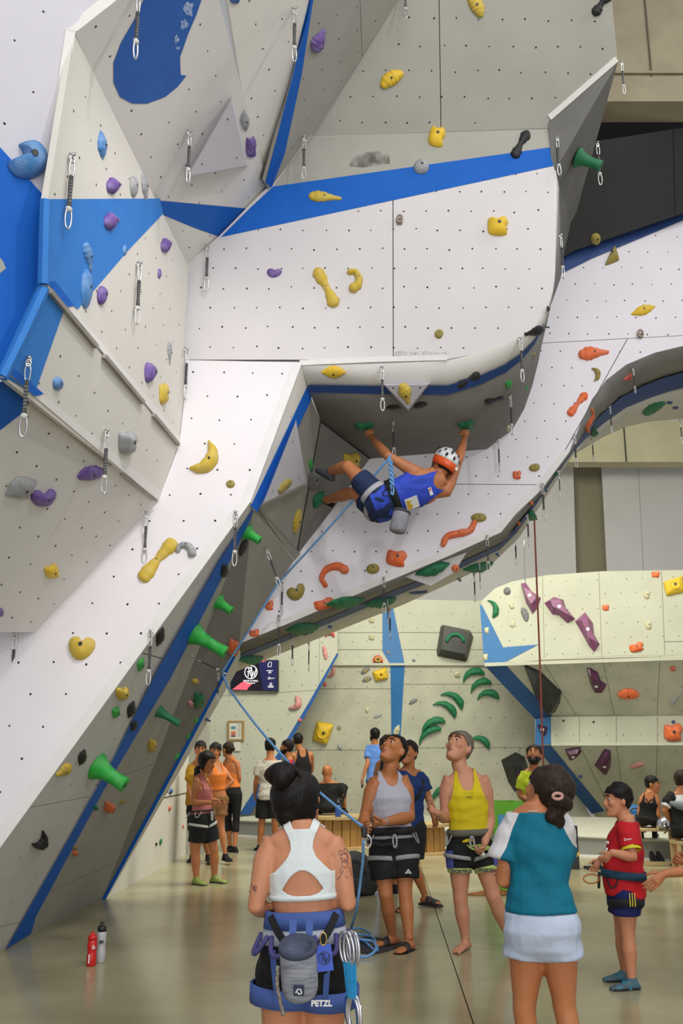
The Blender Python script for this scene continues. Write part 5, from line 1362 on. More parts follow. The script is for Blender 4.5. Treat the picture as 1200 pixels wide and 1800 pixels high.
    def footframe(s, S, up=None):
        a = s.J['an' + S]; up = np.array(up, float) if up is not None else np.array([0, 0, 1.0]); up = unit(up)
        d = s.J.get('toe' + S); d = (d - a) if d is not None else np.cross(s.U, s.Rb); d = unit(d - up * np.dot(d, up)); return a - up * .078 * s.s, d, up, np.cross(d, up)
    FOOT = [(-.062, .018, .03), (-.05, .031, .058), (-.015, .036, .08), (.04, .036, .068), (.09, .041, .050), (.14, .046, .038), (.175, .040, .030), (.195, .024, .022)]
    def foot(s, mb, S, inf, up=None):
        b, d, u, r = s.footframe(S, up); s.__dict__.setdefault('ff', {})[S] = (b, d, u, r); rings = []
        for x, w, h in s.FOOT:
            c = b + d * x * s.s + u * (h * .5 * s.s); a = np.arange(12) * 2 * PI / 12
            rings.append(c + np.outer(np.cos(a), r) * (w * s.s + inf) + np.outer(np.sign(np.sin(a)) * np.abs(np.sin(a)) ** .8, u) * (h * .5 * s.s + inf))
        e = (inf + .002) if inf else 0
        rings = [rings[0] - d * e] + rings + [rings[-1] + d * e]
        mb.loft(rings)
    def toes(s, mb, S):
        b, d, u, r = s.ff[S]; k = s.s; sg = 1 if S == 'L' else -1
        for i in range(5):
            c = b + d * (.195 - .012 * i) * k + r * sg * (.034 - .017 * i) * k + u * .012 * k; mb.sphere(c, np.array([.020, .011 if i else .014, .011 if i else .014]) * k, 8, 6, np.array([d, r, u]).T)
    def headmesh(s, mb, inf, nose=True):
        h = s.hk; rings = []; a = np.arange(18) * 2 * PI / 18
        for z, w, f, b in HEAD:
            c = s.head + (s.hu * z + s.hf * (f + b) / 2) * h
            rings.append(c + np.outer(np.cos(a), s.hr) * (w * h + inf) + np.outer(np.sin(a), s.hf) * ((f - b) / 2 * h + inf))
        rings[-1] = rings[-1] + s.hu * inf
        mb.loft(rings)
        if nose:
            P = lambda x, y, z: s.head + (s.hr * x + s.hf * y + s.hu * z) * h
            mb.tube([P(0, .082, .030), P(0, .098, .0), P(0, .110, -.022), P(0, .094, -.034)], [.008 * h, .011 * h, .0155 * h, .012 * h], 8)
            mb.tube([P(-.045, .076, .034), P(0, .091, .032), P(.045, .076, .034)], .010 * h, 8)
            mb.tube([P(-.022, .080, -.062), P(0, .090, -.060), P(.022, .080, -.062)], .010 * h, 8)
            mb.sphere(P(0, .082, -.098), .020 * h, 8, 6)
            for e in (-1, 1):
                mb.sphere(P(.040 * e, .066, -.018), .022 * h, 8, 6)
                mb.sphere(P(.079 * e, -.012, -.004), np.array([.012, .020, .034]) * h, 8, 6, np.array([s.hr, s.hf, s.hu]).T)
    def face(s):
        h = s.hk; P = lambda x, y, z: s.head + (s.hr * x + s.hf * y + s.hu * z) * h; M3 = np.array([s.hr, s.hf, s.hu]).T
        for e in (-1, 1):
            mb = MB(); mb.sphere(P(.031 * e, .0785, .014), np.array([.0135, .009, .0068]) * h, 10, 8, M3); mb.sphere(P(.031 * e, .0855, .014), np.array([.0066, .0048, .0064]) * h, 8, 6, M3, 1)
            mb.obj('eye', [M_EYE, M_IRIS], s.o, True)
            mb = MB(); mb.tube([P(.012 * e, .096, .033), P(.030 * e, .093, .041), P(.052 * e, .077, .034)], [.0035 * h, .005 * h, .0025 * h], 6); mb.obj('eyebrow', s.browm if hasattr(s, 'browm') else M_HAIRK, s.o, True)
        mb = MB(); mb.tube([P(-.024, .083, -.059), P(-.008, .0965, -.055), P(.008, .0965, -.055), P(.024, .083, -.059)], [.002 * h, .0055 * h, .0055 * h, .002 * h], 6); mb.tube([P(-.022, .084, -.064), P(0, .096, -.068), P(.022, .084, -.064)], [.002 * h, .0065 * h, .002 * h], 6); mb.obj('lips', M_LIP, s.o, True)
    def handframe(s, S, pn=None):
        w = s.J['wr' + S]; h = s.J.get('hd' + S); d = unit((h - w) if h is not None else (w - s.J['el' + S]))
        if pn is None:
            f = np.cross(s.U, s.Rt); pn = -(s.Rt if S == 'R' else -s.Rt) + f * .3
        pn = np.array(pn, float); pn = unit(pn - d * np.dot(pn, d)); side = np.cross(d, pn)     # thumb side
        f = np.cross(s.U, s.Rt)
        if np.dot(side, f * .7 + np.array([0, 0, .7])) < 0: side = -side
        return w, d, pn, side
    def palm(s, mb, S, pn):
        s.__dict__.setdefault('hfr', {})[S] = s.handframe(S, pn); w, d, pn, sd = s.hfr[S]; k = s.s * (1.0 if s.kind == 'm' else .92); rings = []; a = np.arange(12) * 2 * PI / 12
        for x, hw, th in ((-.02, .024, .020), (.0, .025, .018), (.035, .036, .017), (.07, .041, .015), (.092, .038, .012)):
            rings.append(w + d * x * k + np.outer(np.cos(a), sd) * hw * k + np.outer(np.sin(a), pn) * th * k)
        mb.loft(rings)
    def fingers(s, mb, S, curl):
        w, d, pn, sd = s.hfr[S]; k = s.s * (1.0 if s.kind == 'm' else .92); r0 = .0092 * k
        for i, (x, L) in enumerate(((.030, .074), (.010, .082), (-.010, .077), (-.029, .060))):
            p = w + d * .078 * k + sd * x * k; ang = curl * .35; pts = [p]; rr = [r0 * 1.05]; dd = d
            for seg in (.45, .32, .23):
                ang += curl * (.75 + .1 * i); dd = d * math.cos(ang) + pn * math.sin(ang) + sd * x * 1.2; p = p + unit(dd) * (L * seg + .012 * (seg > .4)) * k; pts.append(p); rr.append(rr[-1] * .9)
            pts.append(p + unit(dd) * .006 * k); rr.append(rr[-1] * .5); mb.tube(pts, rr, 7)
        p = w + d * .025 * k + sd * .026 * k; pts = [p]; dd = unit(d * .75 + sd * .7 + pn * .25); p = p + dd * .036 * k; pts.append(p); dd = unit(d * .95 + sd * .25 + pn * (.3 + curl * .5)); p = p + dd * .030 * k; pts.append(p); p = p + unit(dd + pn * curl * .3) * .022 * k; pts.append(p)
        mb.tube(pts, [.013 * k, .011 * k, .010 * k, .006 * k], 7)
    # ------------------------------------------------ clothes
    def wear(s, name, mb, m, vox=None, clips=(), solid=.004, smooth=3, wr=0.0, parent=None, mi=None, wf=1.0):
        V, F = remesh(mb, vox or s.vox, smooth)
        if wr:
            from mathutils import noise
            c = V.mean(0); n = V - c; n[:, 2] *= .2; n /= np.linalg.norm(n, axis=1)[:, None] + 1e-9
            d = np.array([noise.noise(Vector((v[0] * 9 * wf, v[1] * 9 * wf, v[2] * 16 * wf ** .5))) for v in V]); V = V + n * (d * wr)[:, None]
        for fn in clips:
            V, F = clip_mesh(V, F, fn(V))
        return add_mesh(name, V, F, m, parent or s.o, None, solid, mi)
    def tshirt(s, m, sleeve=.30, hem=-.08, inf=.016, neck=1.10, wr=.012, name='shirt', flare=.02, t1=9, sl=.018):
        mb = MB(); s.torso(mb, inf, hem, t1, flare=flare)
        for S in 'LR': s.arm(mb, S, inf * .9, sleeve, flare=sl)
        def nk(V):
            x, y, t = s.coords(V); return neck - t + np.where(y > 0, -.10 * np.clip(1 - (x / .075) ** 2, 0, 1), 0)
        return s.wear(name, mb, m, clips=(nk,), wr=wr, solid=.003)
    def tank(s, m, hem=-.06, inf=.010, front=.84, back=.93, strap=(.062, .105), wr=.008, flare=.01, racer=0, name='vest', t1=9):
        mb = MB(); s.torso(mb, inf, hem, t1, flare=flare)
        sw = s.bw * s.aw
        def arm(V):
            x, y, t = s.coords(V); q = np.interp(t, [.50, .66, .78, .90, 1.05, 1.15], [.4, .165, .132, .112, .100, .085]) * sw
            if racer: q = np.where(y < .0, np.interp(t, [.50, .60, .72, .85, 1.0, 1.1], [.3, .13, .06, .045, .075, .09]) * sw, q)
            return q - np.abs(x)
        def nk(V):
            x, y, t = s.coords(V); ax = np.abs(x); f = np.interp(ax, [0, .04, strap[0], strap[0] + .01], [front, front + .03, front + .16, 1.3]); b = np.interp(ax, [0, .04, strap[0], strap[0] + .01], [back, back + .02, back + .1, 1.3])
            return np.where(y > -.01, f, b) - t
        return s.wear(name, mb, m, clips=(arm, nk), wr=wr, solid=.003)
    def shorts(s, m, frac=.28, waist=.22, inf=.014, flare=.022, wr=.01, name='shorts'):
        mb = MB(); s.torso(mb, inf + .004, -.24, waist)
        for S in 'LR': s.leg(mb, S, inf, frac, flare=flare)
        return s.wear(name, mb, m, wr=wr, solid=0)
    def shoes(s, m, msole=None, inf=.007, name='shoe', only='LR'):
        for S in only:
            b, d, u, r = s.ff[S]; mb = MB(); s.foot(mb, S, inf, u); a = s.J['an' + S]
            mb.tube([a - u * .03 * s.s, a + u * .018 * s.s], [.044 * s.s, .046 * s.s], 12)
            o = s.wear(name, mb, m, vox=max(.007, s.vox * .8), solid=0, smooth=2)
            mb = MB(); ol = [(x, w + .008) for x, w, h in s.FOOT]; pts = [b + d * x * s.s + r * w * s.s for x, w in ol] + [b + d * x * s.s - r * w * s.s for x, w in ol[::-1]]
            mb.prism([p - u * .004 for p in pts], u * .018); mb.obj('sole', msole or M_BLK, o)
    def sandal(s, m, only='LR', straps=((.08, .0),)):
        for S in only:
            b, d, u, r = s.ff[S]; mb = MB(); ol = [(-.075, .02), (-.06, .042)] + [(x, w + .010) for x, w, h in s.FOOT[2:]] + [(.21, .025)]
            pts = [b + d * x * s.s + r * w * s.s for x, w in ol] + [b + d * x * s.s - r * w * s.s for x, w in ol[::-1]]
            mb.prism([p - u * .001 for p in pts], -u * .020 * s.s); o = mb.obj('sandal', m, s.o)
            mb = MB()
            for x0, _ in straps:
                rings = []
                for dx in (-.03, .0, .03):
                    h = np.interp(x0 + dx, [f[0] for f in s.FOOT], [f[2] for f in s.FOOT]) * s.s + .008; w = np.interp(x0 + dx, [f[0] for f in s.FOOT], [f[1] for f in s.FOOT]) * s.s + .009
                    rings.append([b + d * (x0 + dx) * s.s + r * w * math.cos(t) + u * (h * math.sin(t) ** .7 if t % PI else 0) for t in np.linspace(0, PI, 10)])
                mb.loft(rings, caps=(False, False), closed=False)
            q = mb.obj('strap', m, o, True); so = q.modifiers.new('s', 'SOLIDIFY'); so.thickness = .006
    def hair(s, m, line=None, inf=.011, extra=(), name='hair', scale=1.0):
        mb = MB(); s.headmesh(mb, inf * s.hk, False); P = lambda x, y, z: s.head + (s.hr * x + s.hf * y + s.hu * z) * s.hk
        for (x, y, z, r) in extra: mb.sphere(P(x, y, z), r * s.hk, 10, 8)
        line = line or ([-.12, -.05, -.025, .0, .03, .055, .085, .12], [-.088, -.080, -.045, -.005, .035, .052, .060, .066])
        def fn(V):
            x, y, z = s.hcoords(V); return z - np.interp(y, *line) + .005 * np.sin(x * 95 + y * 60) + .004 * np.sin(x * 210 - y * 150)
        return s.wear(name, mb, m, vox=min(.008, s.vox), clips=(fn,), solid=.003, smooth=2, wr=.007 * (1 if s.kind != 'f' else .7), wf=3.0)
    def beard(s, m, side=True):
        mb = MB(); s.headmesh(mb, .006 * s.hk, False); P = lambda x, y, z: s.head + (s.hr * x + s.hf * y + s.hu * z) * s.hk
        mb.sphere(P(0, .08, -.10), .03 * s.hk, 8, 6)
        def fn(V):
            x, y, z = s.hcoords(V); return np.minimum(np.interp(y, [-.05, -.01, .02, .06, .10], [-.2, .0, -.03, -.044, -.044]) - z, np.maximum(np.maximum(np.abs(x) - .021, -.074 - z), np.maximum(z + .052, .06 - y)))
        return s.wear('beard', mb, m, vox=min(.008, s.vox), clips=(fn,), solid=.003, smooth=1)
    def band(s, t0, t1, inf, m, name, parent=None, thick=.008, n=26):
        mb = MB(); a = s.tring(t0, inf, n); b = s.tring(t1, inf, n); a2 = s.tring(t0, inf + thick, n); b2 = s.tring(t1, inf + thick, n)
        mb.loft([a, a2, b2, b, a], caps=(False, False)); return mb.obj(name, m, parent or s.o, True)
    def legloop(s, S, frac, m, parent, w=.05, inf=.03, tilt=.12):
        j = s.J; a, b = j['hip' + S], j['kn' + S]; c = a + (b - a) * frac; ax = unit(b - a); r = s.Rb; r = unit(r - ax * np.dot(r, ax)); f = np.cross(r, ax); n = 18
        rad = np.interp(frac, [0, .25, .55, .85], [.092, .088, .075, .058]) * s.s * s.ll + inf; rings = []
        for dz, ex in ((-.5, 0), (-.5, .008), (.5, .008), (.5, 0), (-.5, 0)):
            rings.append([c + ax * (dz * w) + r * (rad + ex) * math.cos(t) + f * (rad + ex) * math.sin(t) - ax * tilt * rad * math.cos(t) * (1 if S == 'R' else -1) for t in np.arange(n) * 2 * PI / n])
        mb = MB(); mb.loft(rings, caps=(False, False)); return mb.obj('leg_loop', m, parent, True)
    def strap(s, pts, w, m, name, parent, nrm, th=.006):
        mb = MB(); q = catopen(pts, max(6, len(pts) * 3)); nrm = unit(nrm); rings = []
        for i, p in enumerate(q):
            t = unit(q[min(i + 1, len(q) - 1)] - q[max(i - 1, 0)]); sd = unit(np.cross(t, nrm)); rings.append([p + sd * w / 2, p + sd * w / 2 + nrm * th, p - sd * w / 2 + nrm * th, p - sd * w / 2])
        mb.loft(rings); return mb.obj(name, m, parent)
    def surf(s, t, ang, inf=.0):           # point and normal on the torso; ang 0 = own right, 90 = front
        rx, ry, yo = s.dims(t); r = s.R(t); f = np.cross(s.U, r); a = math.radians(ang); x = math.copysign(abs(math.cos(a)) ** .88, math.cos(a)); y = math.copysign(abs(math.sin(a)) ** .88, math.sin(a))
        p = s.hc + s.U * t * s.L + f * yo * s.s + r * x * (rx * s.bw * s.s + inf) + f * y * (ry * s.bd * s.bw ** .5 * s.s + inf)
        return p, unit(r * math.cos(a) * .7 + f * math.sin(a))
    def harness(s, mbelt, mloop, t0=.16, t1=.27, inf=.02, loops=(-60, -120, 30, 150), frac=.16, front=True, mgear=None, lw_=.05):
        h = s.band(t0, t1, inf, mbelt, 'harness')
        for S in 'LR': s.legloop(S, frac, mloop, h, lw_, inf=.026)
        for a in loops:
            p0, n = s.surf(t0 + .02, a - 16, inf + .01); p1, _ = s.surf(t0 + .02, a + 16, inf + .01); pm, _ = s.surf(t0 - .13, a, inf + .03); mb = MB(); mb.tube(uloop(p0, pm, p1), .0055, 6); mb.obj('gear_loop', mgear or mloop, h, True)
        if front:
            p, n = s.surf((t0 + t1) / 2, 90, inf + .01); q = s.hc + (p - s.hc) * .95 - s.U * .14 * s.s; mb = MB(); mb.closed_tube([(p + q) / 2 + n * .012 + s.U * .05 * math.sin(t) + s.Rb * .016 * math.cos(t) for t in np.arange(14) * 2 * PI / 14], .009, 6); mb.obj('belay_loop', mloop, h, True)
        return h
C_ = cloth_m
K_BLK = C_('black', (.012, .012, .013), .8, .5, .5); K_WHITE = C_('white', (.62, .61, .62), .85, .2, .85)
M_WEB = C_('webbing_grey', (.30, .30, .30), .7); M_WEBK = C_('webbing_black', (.016, .016, .018), .7); M_BUCK = mat('buckle_metal', (.45, .45, .45), .3, metal=.9)
# ---------------- 1: woman in front, seen from behind
K_BRA = C_('bra_white', (.66, .72, .72), .6, .15, .9); K_HB = C_('harness_blue', (.06, .11, .33), .75, .3, .75)
w1 = Fig('woman from behind in a white racerback top with a black hair bun and blue harness', 3.75, 1.50,
    dict(head=(524, 1412, .06), shL=(471, 1489), shR=(592, 1489), elL=(449, 1593, -.04), elR=(611, 1588, -.03), wrL=(480, 1604, .15), wrR=(578, 1588, .17), hdL=(505, 1590, .20), hdR=(560, 1580, .22),
         hipL=(499, 1700), hipR=(575, 1702), knL=('w', -.215, 3.75, .40), knR=('w', -.075, 3.78, .40), anL=('w', -.225, 3.70, .07), anR=('w', -.065, 3.74, .07)),
    (.38, .80, .42), 'fair', 'f', .0085, bw=1.04, lw=1.13, hs=1.10, curl=(.8, .8), neckr=.050)
w1.hair(M_HAIRK, ([-.12, -.06, -.03, .0, .05, .09, .12], [-.06, -.06, -.05, .015, .05, .066, .075]), .018, extra=((0, -.07, .0, .060),))
mb = MB(); P = lambda x, y, z: w1.head + (w1.hr * x + w1.hf * y + w1.hu * z) * w1.hk
bun_c = at(497, 1362, 3.72)
for k in range(16): mb.sphere(bun_c + rng.normal(0, .014, 3), rng.uniform(.026, .040), 8, 6)
w1.wear('hair_bun', mb, M_HAIRK, vox=.007, solid=0, smooth=2)
mb = MB(); hb = bun_c * .55 + w1.head * .45
for k in range(7): mb.closed_tube([bun_c + np.array([(.045 + .004 * k) * math.cos(t), .01 * math.sin(3 * t + k), (.034 + .004 * (k % 3)) * math.sin(t)]) for t in np.arange(14) * 2 * PI / 14], .0035, 5)
mb.obj('hair_strand', M_HAIRB, w1.o, True)
# racerback top with a keyhole
mb = MB(); w1.torso(mb, .006, .52)
def sym(V):
    x, y, t = w1.coords(V); ax = np.abs(x)
    outer = np.where(y < 0, np.interp(t, [.66, .755, .80, .86, .93, 1.0, 1.06, 1.12, 1.18, 1.25], [.5, .5, .122, .092, .060, .046, .048, .060, .075, .085]), np.interp(t, [.70, .80, .9, 1.0, 1.2], [.5, .15, .11, .10, .1])) - ax
    low = t - .575
    key = np.where(y < 0, np.maximum(0, np.where(t > .66, ((t - .66) / .165) + (ax / .078) ** 2 * .8, ((.66 - t) / .05) ** 2 + (ax / .078) ** 2)) - 1, 1) * .05
    nk = np.where(y > 0, .95 + np.clip((ax - .05) * 8, 0, 1), 1.165 + np.clip((ax - .035) * 5, 0, .5)) - t
    return np.minimum(np.minimum(outer, low), np.minimum(key, nk * .3))
bra = w1.wear('sports_top', mb, K_BRA, vox=.006, clips=(sym,), solid=.004, smooth=2)
w1.band(.572, .615, .008, K_BRA, 'hem_band', bra, .004)
sh = w1.shorts(K_BLK, .135, .34, .016, .012)
h = w1.band(.345, .485, .018, K_HB, 'harness', None, .012)
w1.band(.225, .345, .022, C_('harness_pale', (.40, .42, .50), .7), 'belt_panel', h, .006)
for S in 'LR': w1.legloop(S, .225, K_HB, h, .062, .034, .05)
for ang in (-62, -118, -20, -160): 
    p0, n = w1.surf(.30, ang - 17, .03); p1, _ = w1.surf(.30, ang + 17, .03); pm, _ = w1.surf(.16, ang, .05); mb = MB(); mb.tube(uloop(p0, pm, p1), .009, 7); mb.obj('gear_loop', C_('gear_loop_violet', (.07, .065, .20), .6), h, True)
for a0, a1 in ((-142, -98), (-38, -82)):
    p0, n = w1.surf(.46, a0, .034); p1, n1 = w1.surf(.17, a1, .042); pm, _ = w1.surf(.33, (a0 + a1) / 2, .036); w1.strap([p0, pm, p1], .026, M_WEBK, 'belt_strap', h, n + n1)
for S, a0 in (('L', -128), ('R', -62)):
    p0, n = w1.surf(.2, a0, .034); j = w1.J; hipk = j['hip' + S] + (j['kn' + S] - j['hip' + S]) * .25 - np.cross(w1.U, w1.Rb) * .13 * w1.s + (-.01 if S == 'L' else .0) * w1.Rb; w1.strap([p0, p0 * .5 + hipk * .5 - np.array([0, .012, 0]), hipk], .020, K_HB, 'leg_strap', h, (0, -1, 0))
lp = w1.J['hipR'] + (w1.J['knR'] - w1.J['hipR']) * .228; lp = lp - np.array([.012, .155 * w1.s * 1.03, 0])
text(h, 'lettering', 'PETZL', lp, np.array([1.0, 0, 0]), np.array([0, -.05, 1.0]), .026, M_PRINT, bold=.0012)
wt = w1.J['wrL']; mb = MB(); d = unit(w1.J['wrL'] - w1.J['elL']); mb.tube([wt - d * .028, wt - d * .004], .033, 14, caps=(False, False)); mb.obj('watch', mat('watch_grey', (.25, .25, .24), .4, metal=.5), w1.o, True)
# tattoos: small ink lines lying on the arm
M_INK = mat('tattoo_ink', (.10, .045, .06), .6)
def tattoo(fig, S, t0, ang, lines, sc):
    a, b = fig.J['sh' + S], fig.J['el' + S]; ax = unit(b - a); out = unit(np.array([.45 if S == 'R' else -.45, -1, 0])); out = unit(out - ax * np.dot(out, ax)); sd = np.cross(ax, out); bv = BVHTree.FromPolygons([tuple(v.co + fig.o.location) for v in fig.o.data.vertices], [tuple(p.vertices) for p in fig.o.data.polygons]); mb = MB()
    for ln in lines:
        q = []
        for x, y in ln:
            o = a + ax * (t0 * np.linalg.norm(b - a) + y * sc) + sd * x * sc + out * .15; r = bv.ray_cast(Vector(o), Vector(-out))
            if r[0] is not None: q.append(np.array(r[0]) + out * .0012)
        if len(q) > 1: mb.tube(q, .0011, 4)
    mb.obj('tattoo', M_INK, fig.o)
circ = lambda cx, cy, r, n=9: [(cx + r * math.cos(t), cy + r * math.sin(t)) for t in np.linspace(0, 2 * PI, n)]
tattoo(w1, 'R', .40, 0, [circ(-.6, -2.2, .35), circ(.3, -2.1, .3), circ(-.1, -1.3, .6), [(-.8, -1.6), (-.3, -1.0), (.5, -1.4)], circ(0, -.5, .5), [(-.7, 0), (-.9, 1.1), (.3, 1.0)], [(.3, .2), (.9, 1.0), (1.2, 1.2)], [(-.9, 1.1), (0, 1.3), (1.2, 1.2)], [(-.7, .5), (.6, .6)], [(.6, -.2), (.8, .5)]], .026)
tattoo(w1, 'L', .72, 0, [circ(0, 0, .3), [(-.3, .5), (.1, .2)], [(.5, -.4), (.7, -.2)], [(.6, .5), (.8, .6)], circ(.05, .05, .15)], .026)
mb = MB(); cap = [w1.surf(.90, a, .0025)[0] for a in (-140, -128)] 
# chalk bag, tag and quickdraws hanging from the harness
def chalkbag(p, ax, r, L, m_out, m_rim, m_in, label, logo=True, facing=(0, -1, 0)):
    ax = unit(ax); o = empty('chalk_bag', p, label, 'chalk bag'); a0 = np.array([1.0, 0, 0]); u = unit(a0 - ax * np.dot(a0, ax)); w = np.cross(ax, u); R_ = lambda k, t: [p + ax * t * L + (u * math.cos(q) + w * math.sin(q)) * r * k for q in np.arange(22) * 2 * PI / 22]
    mb = MB(); mb.loft([R_(.86, 0), R_(.98, .03), R_(1.0, .2), R_(1.02, .55), R_(1.0, .82), R_(.90, .95), R_(.6, 1.0), R_(.1, 1.01)], caps=(False, True)); mb.obj('body', m_out, o, True)
    mb = MB(); mb.loft([R_(.80, -.02), R_(1.0, -.06), R_(1.07, .0), R_(1.05, .06), R_(.98, .07)], caps=(False, False)); mb.obj('rim', m_rim, o, True)
    mb = MB(); mb.loft([R_(.84, -.02), R_(.84, .12), R_(.6, .3), R_(.1, .34)], caps=(False, True)); mb.obj('lining', m_in, o, True)
    return o, u, w
K_CB = mat('chalkbag_grey', (.36, .38, .44), .9, .8, 16, .3, 60, col2=(.14, .155, .20), stretch=(1, 1, 9)); K_FL = mat('fleece_blue', (.14, .16, .24), .95, .5, 30, .6, 80)
cbp = at(523, 1664, 3.41)
cb, u_, w_ = chalkbag(cbp, (.05, .42, -1), .060, .175, K_CB, C_('rim_navy', (.06, .07, .11)), K_FL, "big grey melange chalk bag hanging at the back of the white-topped woman's harness")
q0 = cbp + np.array([0.006, -.016, -.128]); Rq = np.array([[1, 0, 0], [0, .92, -.39], [0, .39, .92]]); mb = MB(); mb.box(q0, (.034, .004, .036), Rq); mb.obj('patch', C_('patch_navy', (.045, .055, .10)), cb)
mb = MB(); mb.tube([q0 + np.array([x, -.004, z]) for x, z in ((-.010, -.006), (-.002, .006), (.006, .004), (.009, -.008), (.0, -.010), (-.004, -.004))], .0024, 5); mb.obj('logo', M_PRINT, cb)
for sx in (-.02, .035):
    mb = MB(); mb.prism([cbp + np.array([sx - .012, .055, .01]), cbp + np.array([sx + .012, .055, .01]), cbp + np.array([sx + .012, .10, .065]), cbp + np.array([sx - .012, .10, .065])], (0, .004, 0)); mb.obj('hanging_strap', K_HB, cb)
mb = MB(); mb.tube(catopen([cbp + np.array([-.064, .01, -.06]), cbp + np.array([-.066, .02, -.12]), cbp + np.array([-.054, .035, -.18]), cbp + np.array([-.046, .035, -.215])], 14), .0065, 6); mb.obj('draw_cord', mat('cord_speckled', (.12, .11, .11), .8, 1.0, 120, col2=(.4, .35, .28)), cb, True)
tp = at(570, 1684, 3.44); tg = empty('plastic_tag', tp, "bright blue tag with a black logo clipped to the white-topped woman's harness", 'tag')
mb = MB(); ca, sa = math.cos(-.12), math.sin(-.12); Rt_ = np.array([[ca, 0, sa], [0, 1, 0], [-sa, 0, ca]]); mb.box(tp, (.052, .003, .080), Rt_); mb.obj('card', mat('tag_blue', (.035, .09, .52), .4), tg)
stroke(tg, 'logo', tp + np.array([0, -.003, 0]), Rt_ @ np.array([1.0, 0, 0]), Rt_ @ np.array([0, 0, 1.0]), .00165, RW, .8, M_BLK)
mb = MB(); mb.closed_tube([tp + np.array([-.004 + .011 * math.cos(t), 0, .058 + .020 * math.sin(t)]) for t in np.arange(12) * 2 * PI / 12], .0025, 6); mb.obj('clip', mat('brass', (.5, .36, .12), .3, metal=.9), tg, True)
M_ALU = mat('carabiner_silver', (.6, .6, .63), .3, metal=.9); M_ALB = mat('carabiner_blue', (.03, .13, .48), .35, metal=.6); M_SLB = C_('sling_light_blue', (.03, .30, .62), .7)
for k, (dx, dy, a) in enumerate(((0, 0, .10), (.014, -.014, .02), (.026, .004, -.04), (.034, -.02, -.10))):
    p = at(604, 1648, 3.52) + np.array([dx, dy, 0]); o = empty('quickdraw', p, ['outermost', 'second', 'third', 'innermost'][k] + ' of four quickdraws with light blue slings racked on the front woman\'s harness', 'quickdraw', 'quickdraws racked on the harness')
    ax = unit(np.array([.06 + a * .5, -.02, -1])); sd = unit(np.array([.75, -.65, .0])); rg = lambda t0, t1, w: [p + ax * ((t0 + t1) / 2 + (t1 - t0) / 2 * math.cos(t)) + sd * w * math.sin(t) * (1 + .12 * math.cos(t)) for t in np.arange(18) * 2 * PI / 18]
    mb = MB(); mb.closed_tube(rg(-.02, .085, .022), .0048, 6); mb.obj('carabiner', M_ALU, o, True)
    mb = MB(); mb.prism([p + ax * .075 - sd * .010, p + ax * .075 + sd * .010, p + ax * .185 + sd * .009, p + ax * .185 - sd * .009], np.cross(ax, sd) * .006); mb.obj('sling', M_SLB, o)
    mb = MB(); mb.closed_tube(rg(.175, .285, .026), .0055, 6); mb.tube([p + ax * .20 + sd * .026, p + ax * .262 + sd * .024], .003, 5); mb.obj('carabiner', M_ALB if k % 2 == 0 else M_ALU, o, True)

# ---------------- 2: woman in teal and white raglan shirt
K_TEAL = C_('teal', (.003, .15, .235), .75, .35, .6); K_SHO = C_('shorts_pale_blue', (.46, .53, .66), .8, .2, .85)
w2 = Fig('woman from behind in a teal shirt with white sleeves and pale blue shorts', 4.35, 1.56,
    dict(head=(962, 1396, .02), shL=(901, 1456, .03), shR=(982, 1449, -.03), elL=(883, 1548, .02), elR=(985, 1535, .16), wrL=(935, 1553, .22), wrR=(905, 1548, .20), hdL=(970, 1545, .26), hdR=(890, 1534, .10),
         hipL=(928, 1640, .02), hipR=(979, 1640, -.02), knL=(921, 1776, .02), knR=(992, 1772, -.02), anL=('w', .80, 4.38, .075), anR=('w', .985, 4.28, .075)),
    (-.55, .74, .42), 'warm', 'f', .0085, bw=1.0, lw=1.12, ll=.92, hs=1.08, curl=(.7, .5))
w2.hair(M_HAIRB, ([-.12, -.06, -.03, .0, .05, .09, .12], [-.11, -.10, -.07, .015, .055, .074, .082]), .016)
mb = MB(); bc = at(976, 1405, 4.27)
for k in range(14): mb.sphere(bc + rng.normal(0, .016, 3) + np.array([0, 0, -.03 * (k % 3)]), rng.uniform(.026, .036), 8, 6)
w2.wear('hair_bun', mb, M_HAIRB, vox=.007, solid=0, smooth=2)
mb = MB(); c = at(979, 1402, 4.20); mb.closed_tube([c + np.array([(.020) * math.cos(t), -.008, .012 * math.sin(t) + .006]) for t in np.arange(12) * 2 * PI / 12], .007, 6); mb.obj('hair_tie', mat('hair_tie_pink', (.5, .28, .24), .8), w2.o, True)
mb = MB(); w2.torso(mb, .016, .20, flare=.03)
for S in 'LR': w2.arm(mb, S, .015, .31, flare=.024)
VS, FS = remesh(mb, w2.vox, 3)
from mathutils import noise
nv = VS - VS.mean(0); nv[:, 2] *= .2; nv /= np.linalg.norm(nv, axis=1)[:, None]; VS = VS + nv * (np.array([noise.noise(Vector((v[0] * 10 + v[2] * 4, v[1] * 9, v[2] * 14))) for v in VS]) * .014)[:, None]
def raglan(V):
    x, y, t = w2.coords(V); lim = np.interp(t, [.60, .68, .80, 1.0, 1.12, 1.25], [.30, .172, .135, .098, .068, .04]) + np.where(x > 0, .036, 0); return np.minimum(lim - np.abs(x), np.where((t > .6) | (t < .52), 1, .20 - np.abs(x)))
def nk2(V):
    x, y, t = w2.coords(V); return 1.14 - t + np.where(y > 0, -.10 * np.clip(1 - (x / .075) ** 2, 0, 1), 0)
V1, F1 = clip_mesh(VS, FS, np.minimum(raglan(VS), nk2(VS))); st = add_mesh('shirt', V1, F1, K_TEAL, w2.o, None, .003)
for e in (-1, 1):
    V1, F1 = clip_mesh(VS, FS, np.minimum(np.minimum(-raglan(VS), nk2(VS)), e * w2.coords(VS)[0])); add_mesh('sleeve', V1, F1, K_WHITE, w2.o, None, .003)
w2.shorts(K_SHO, .165, .20, .012, .016, .012)
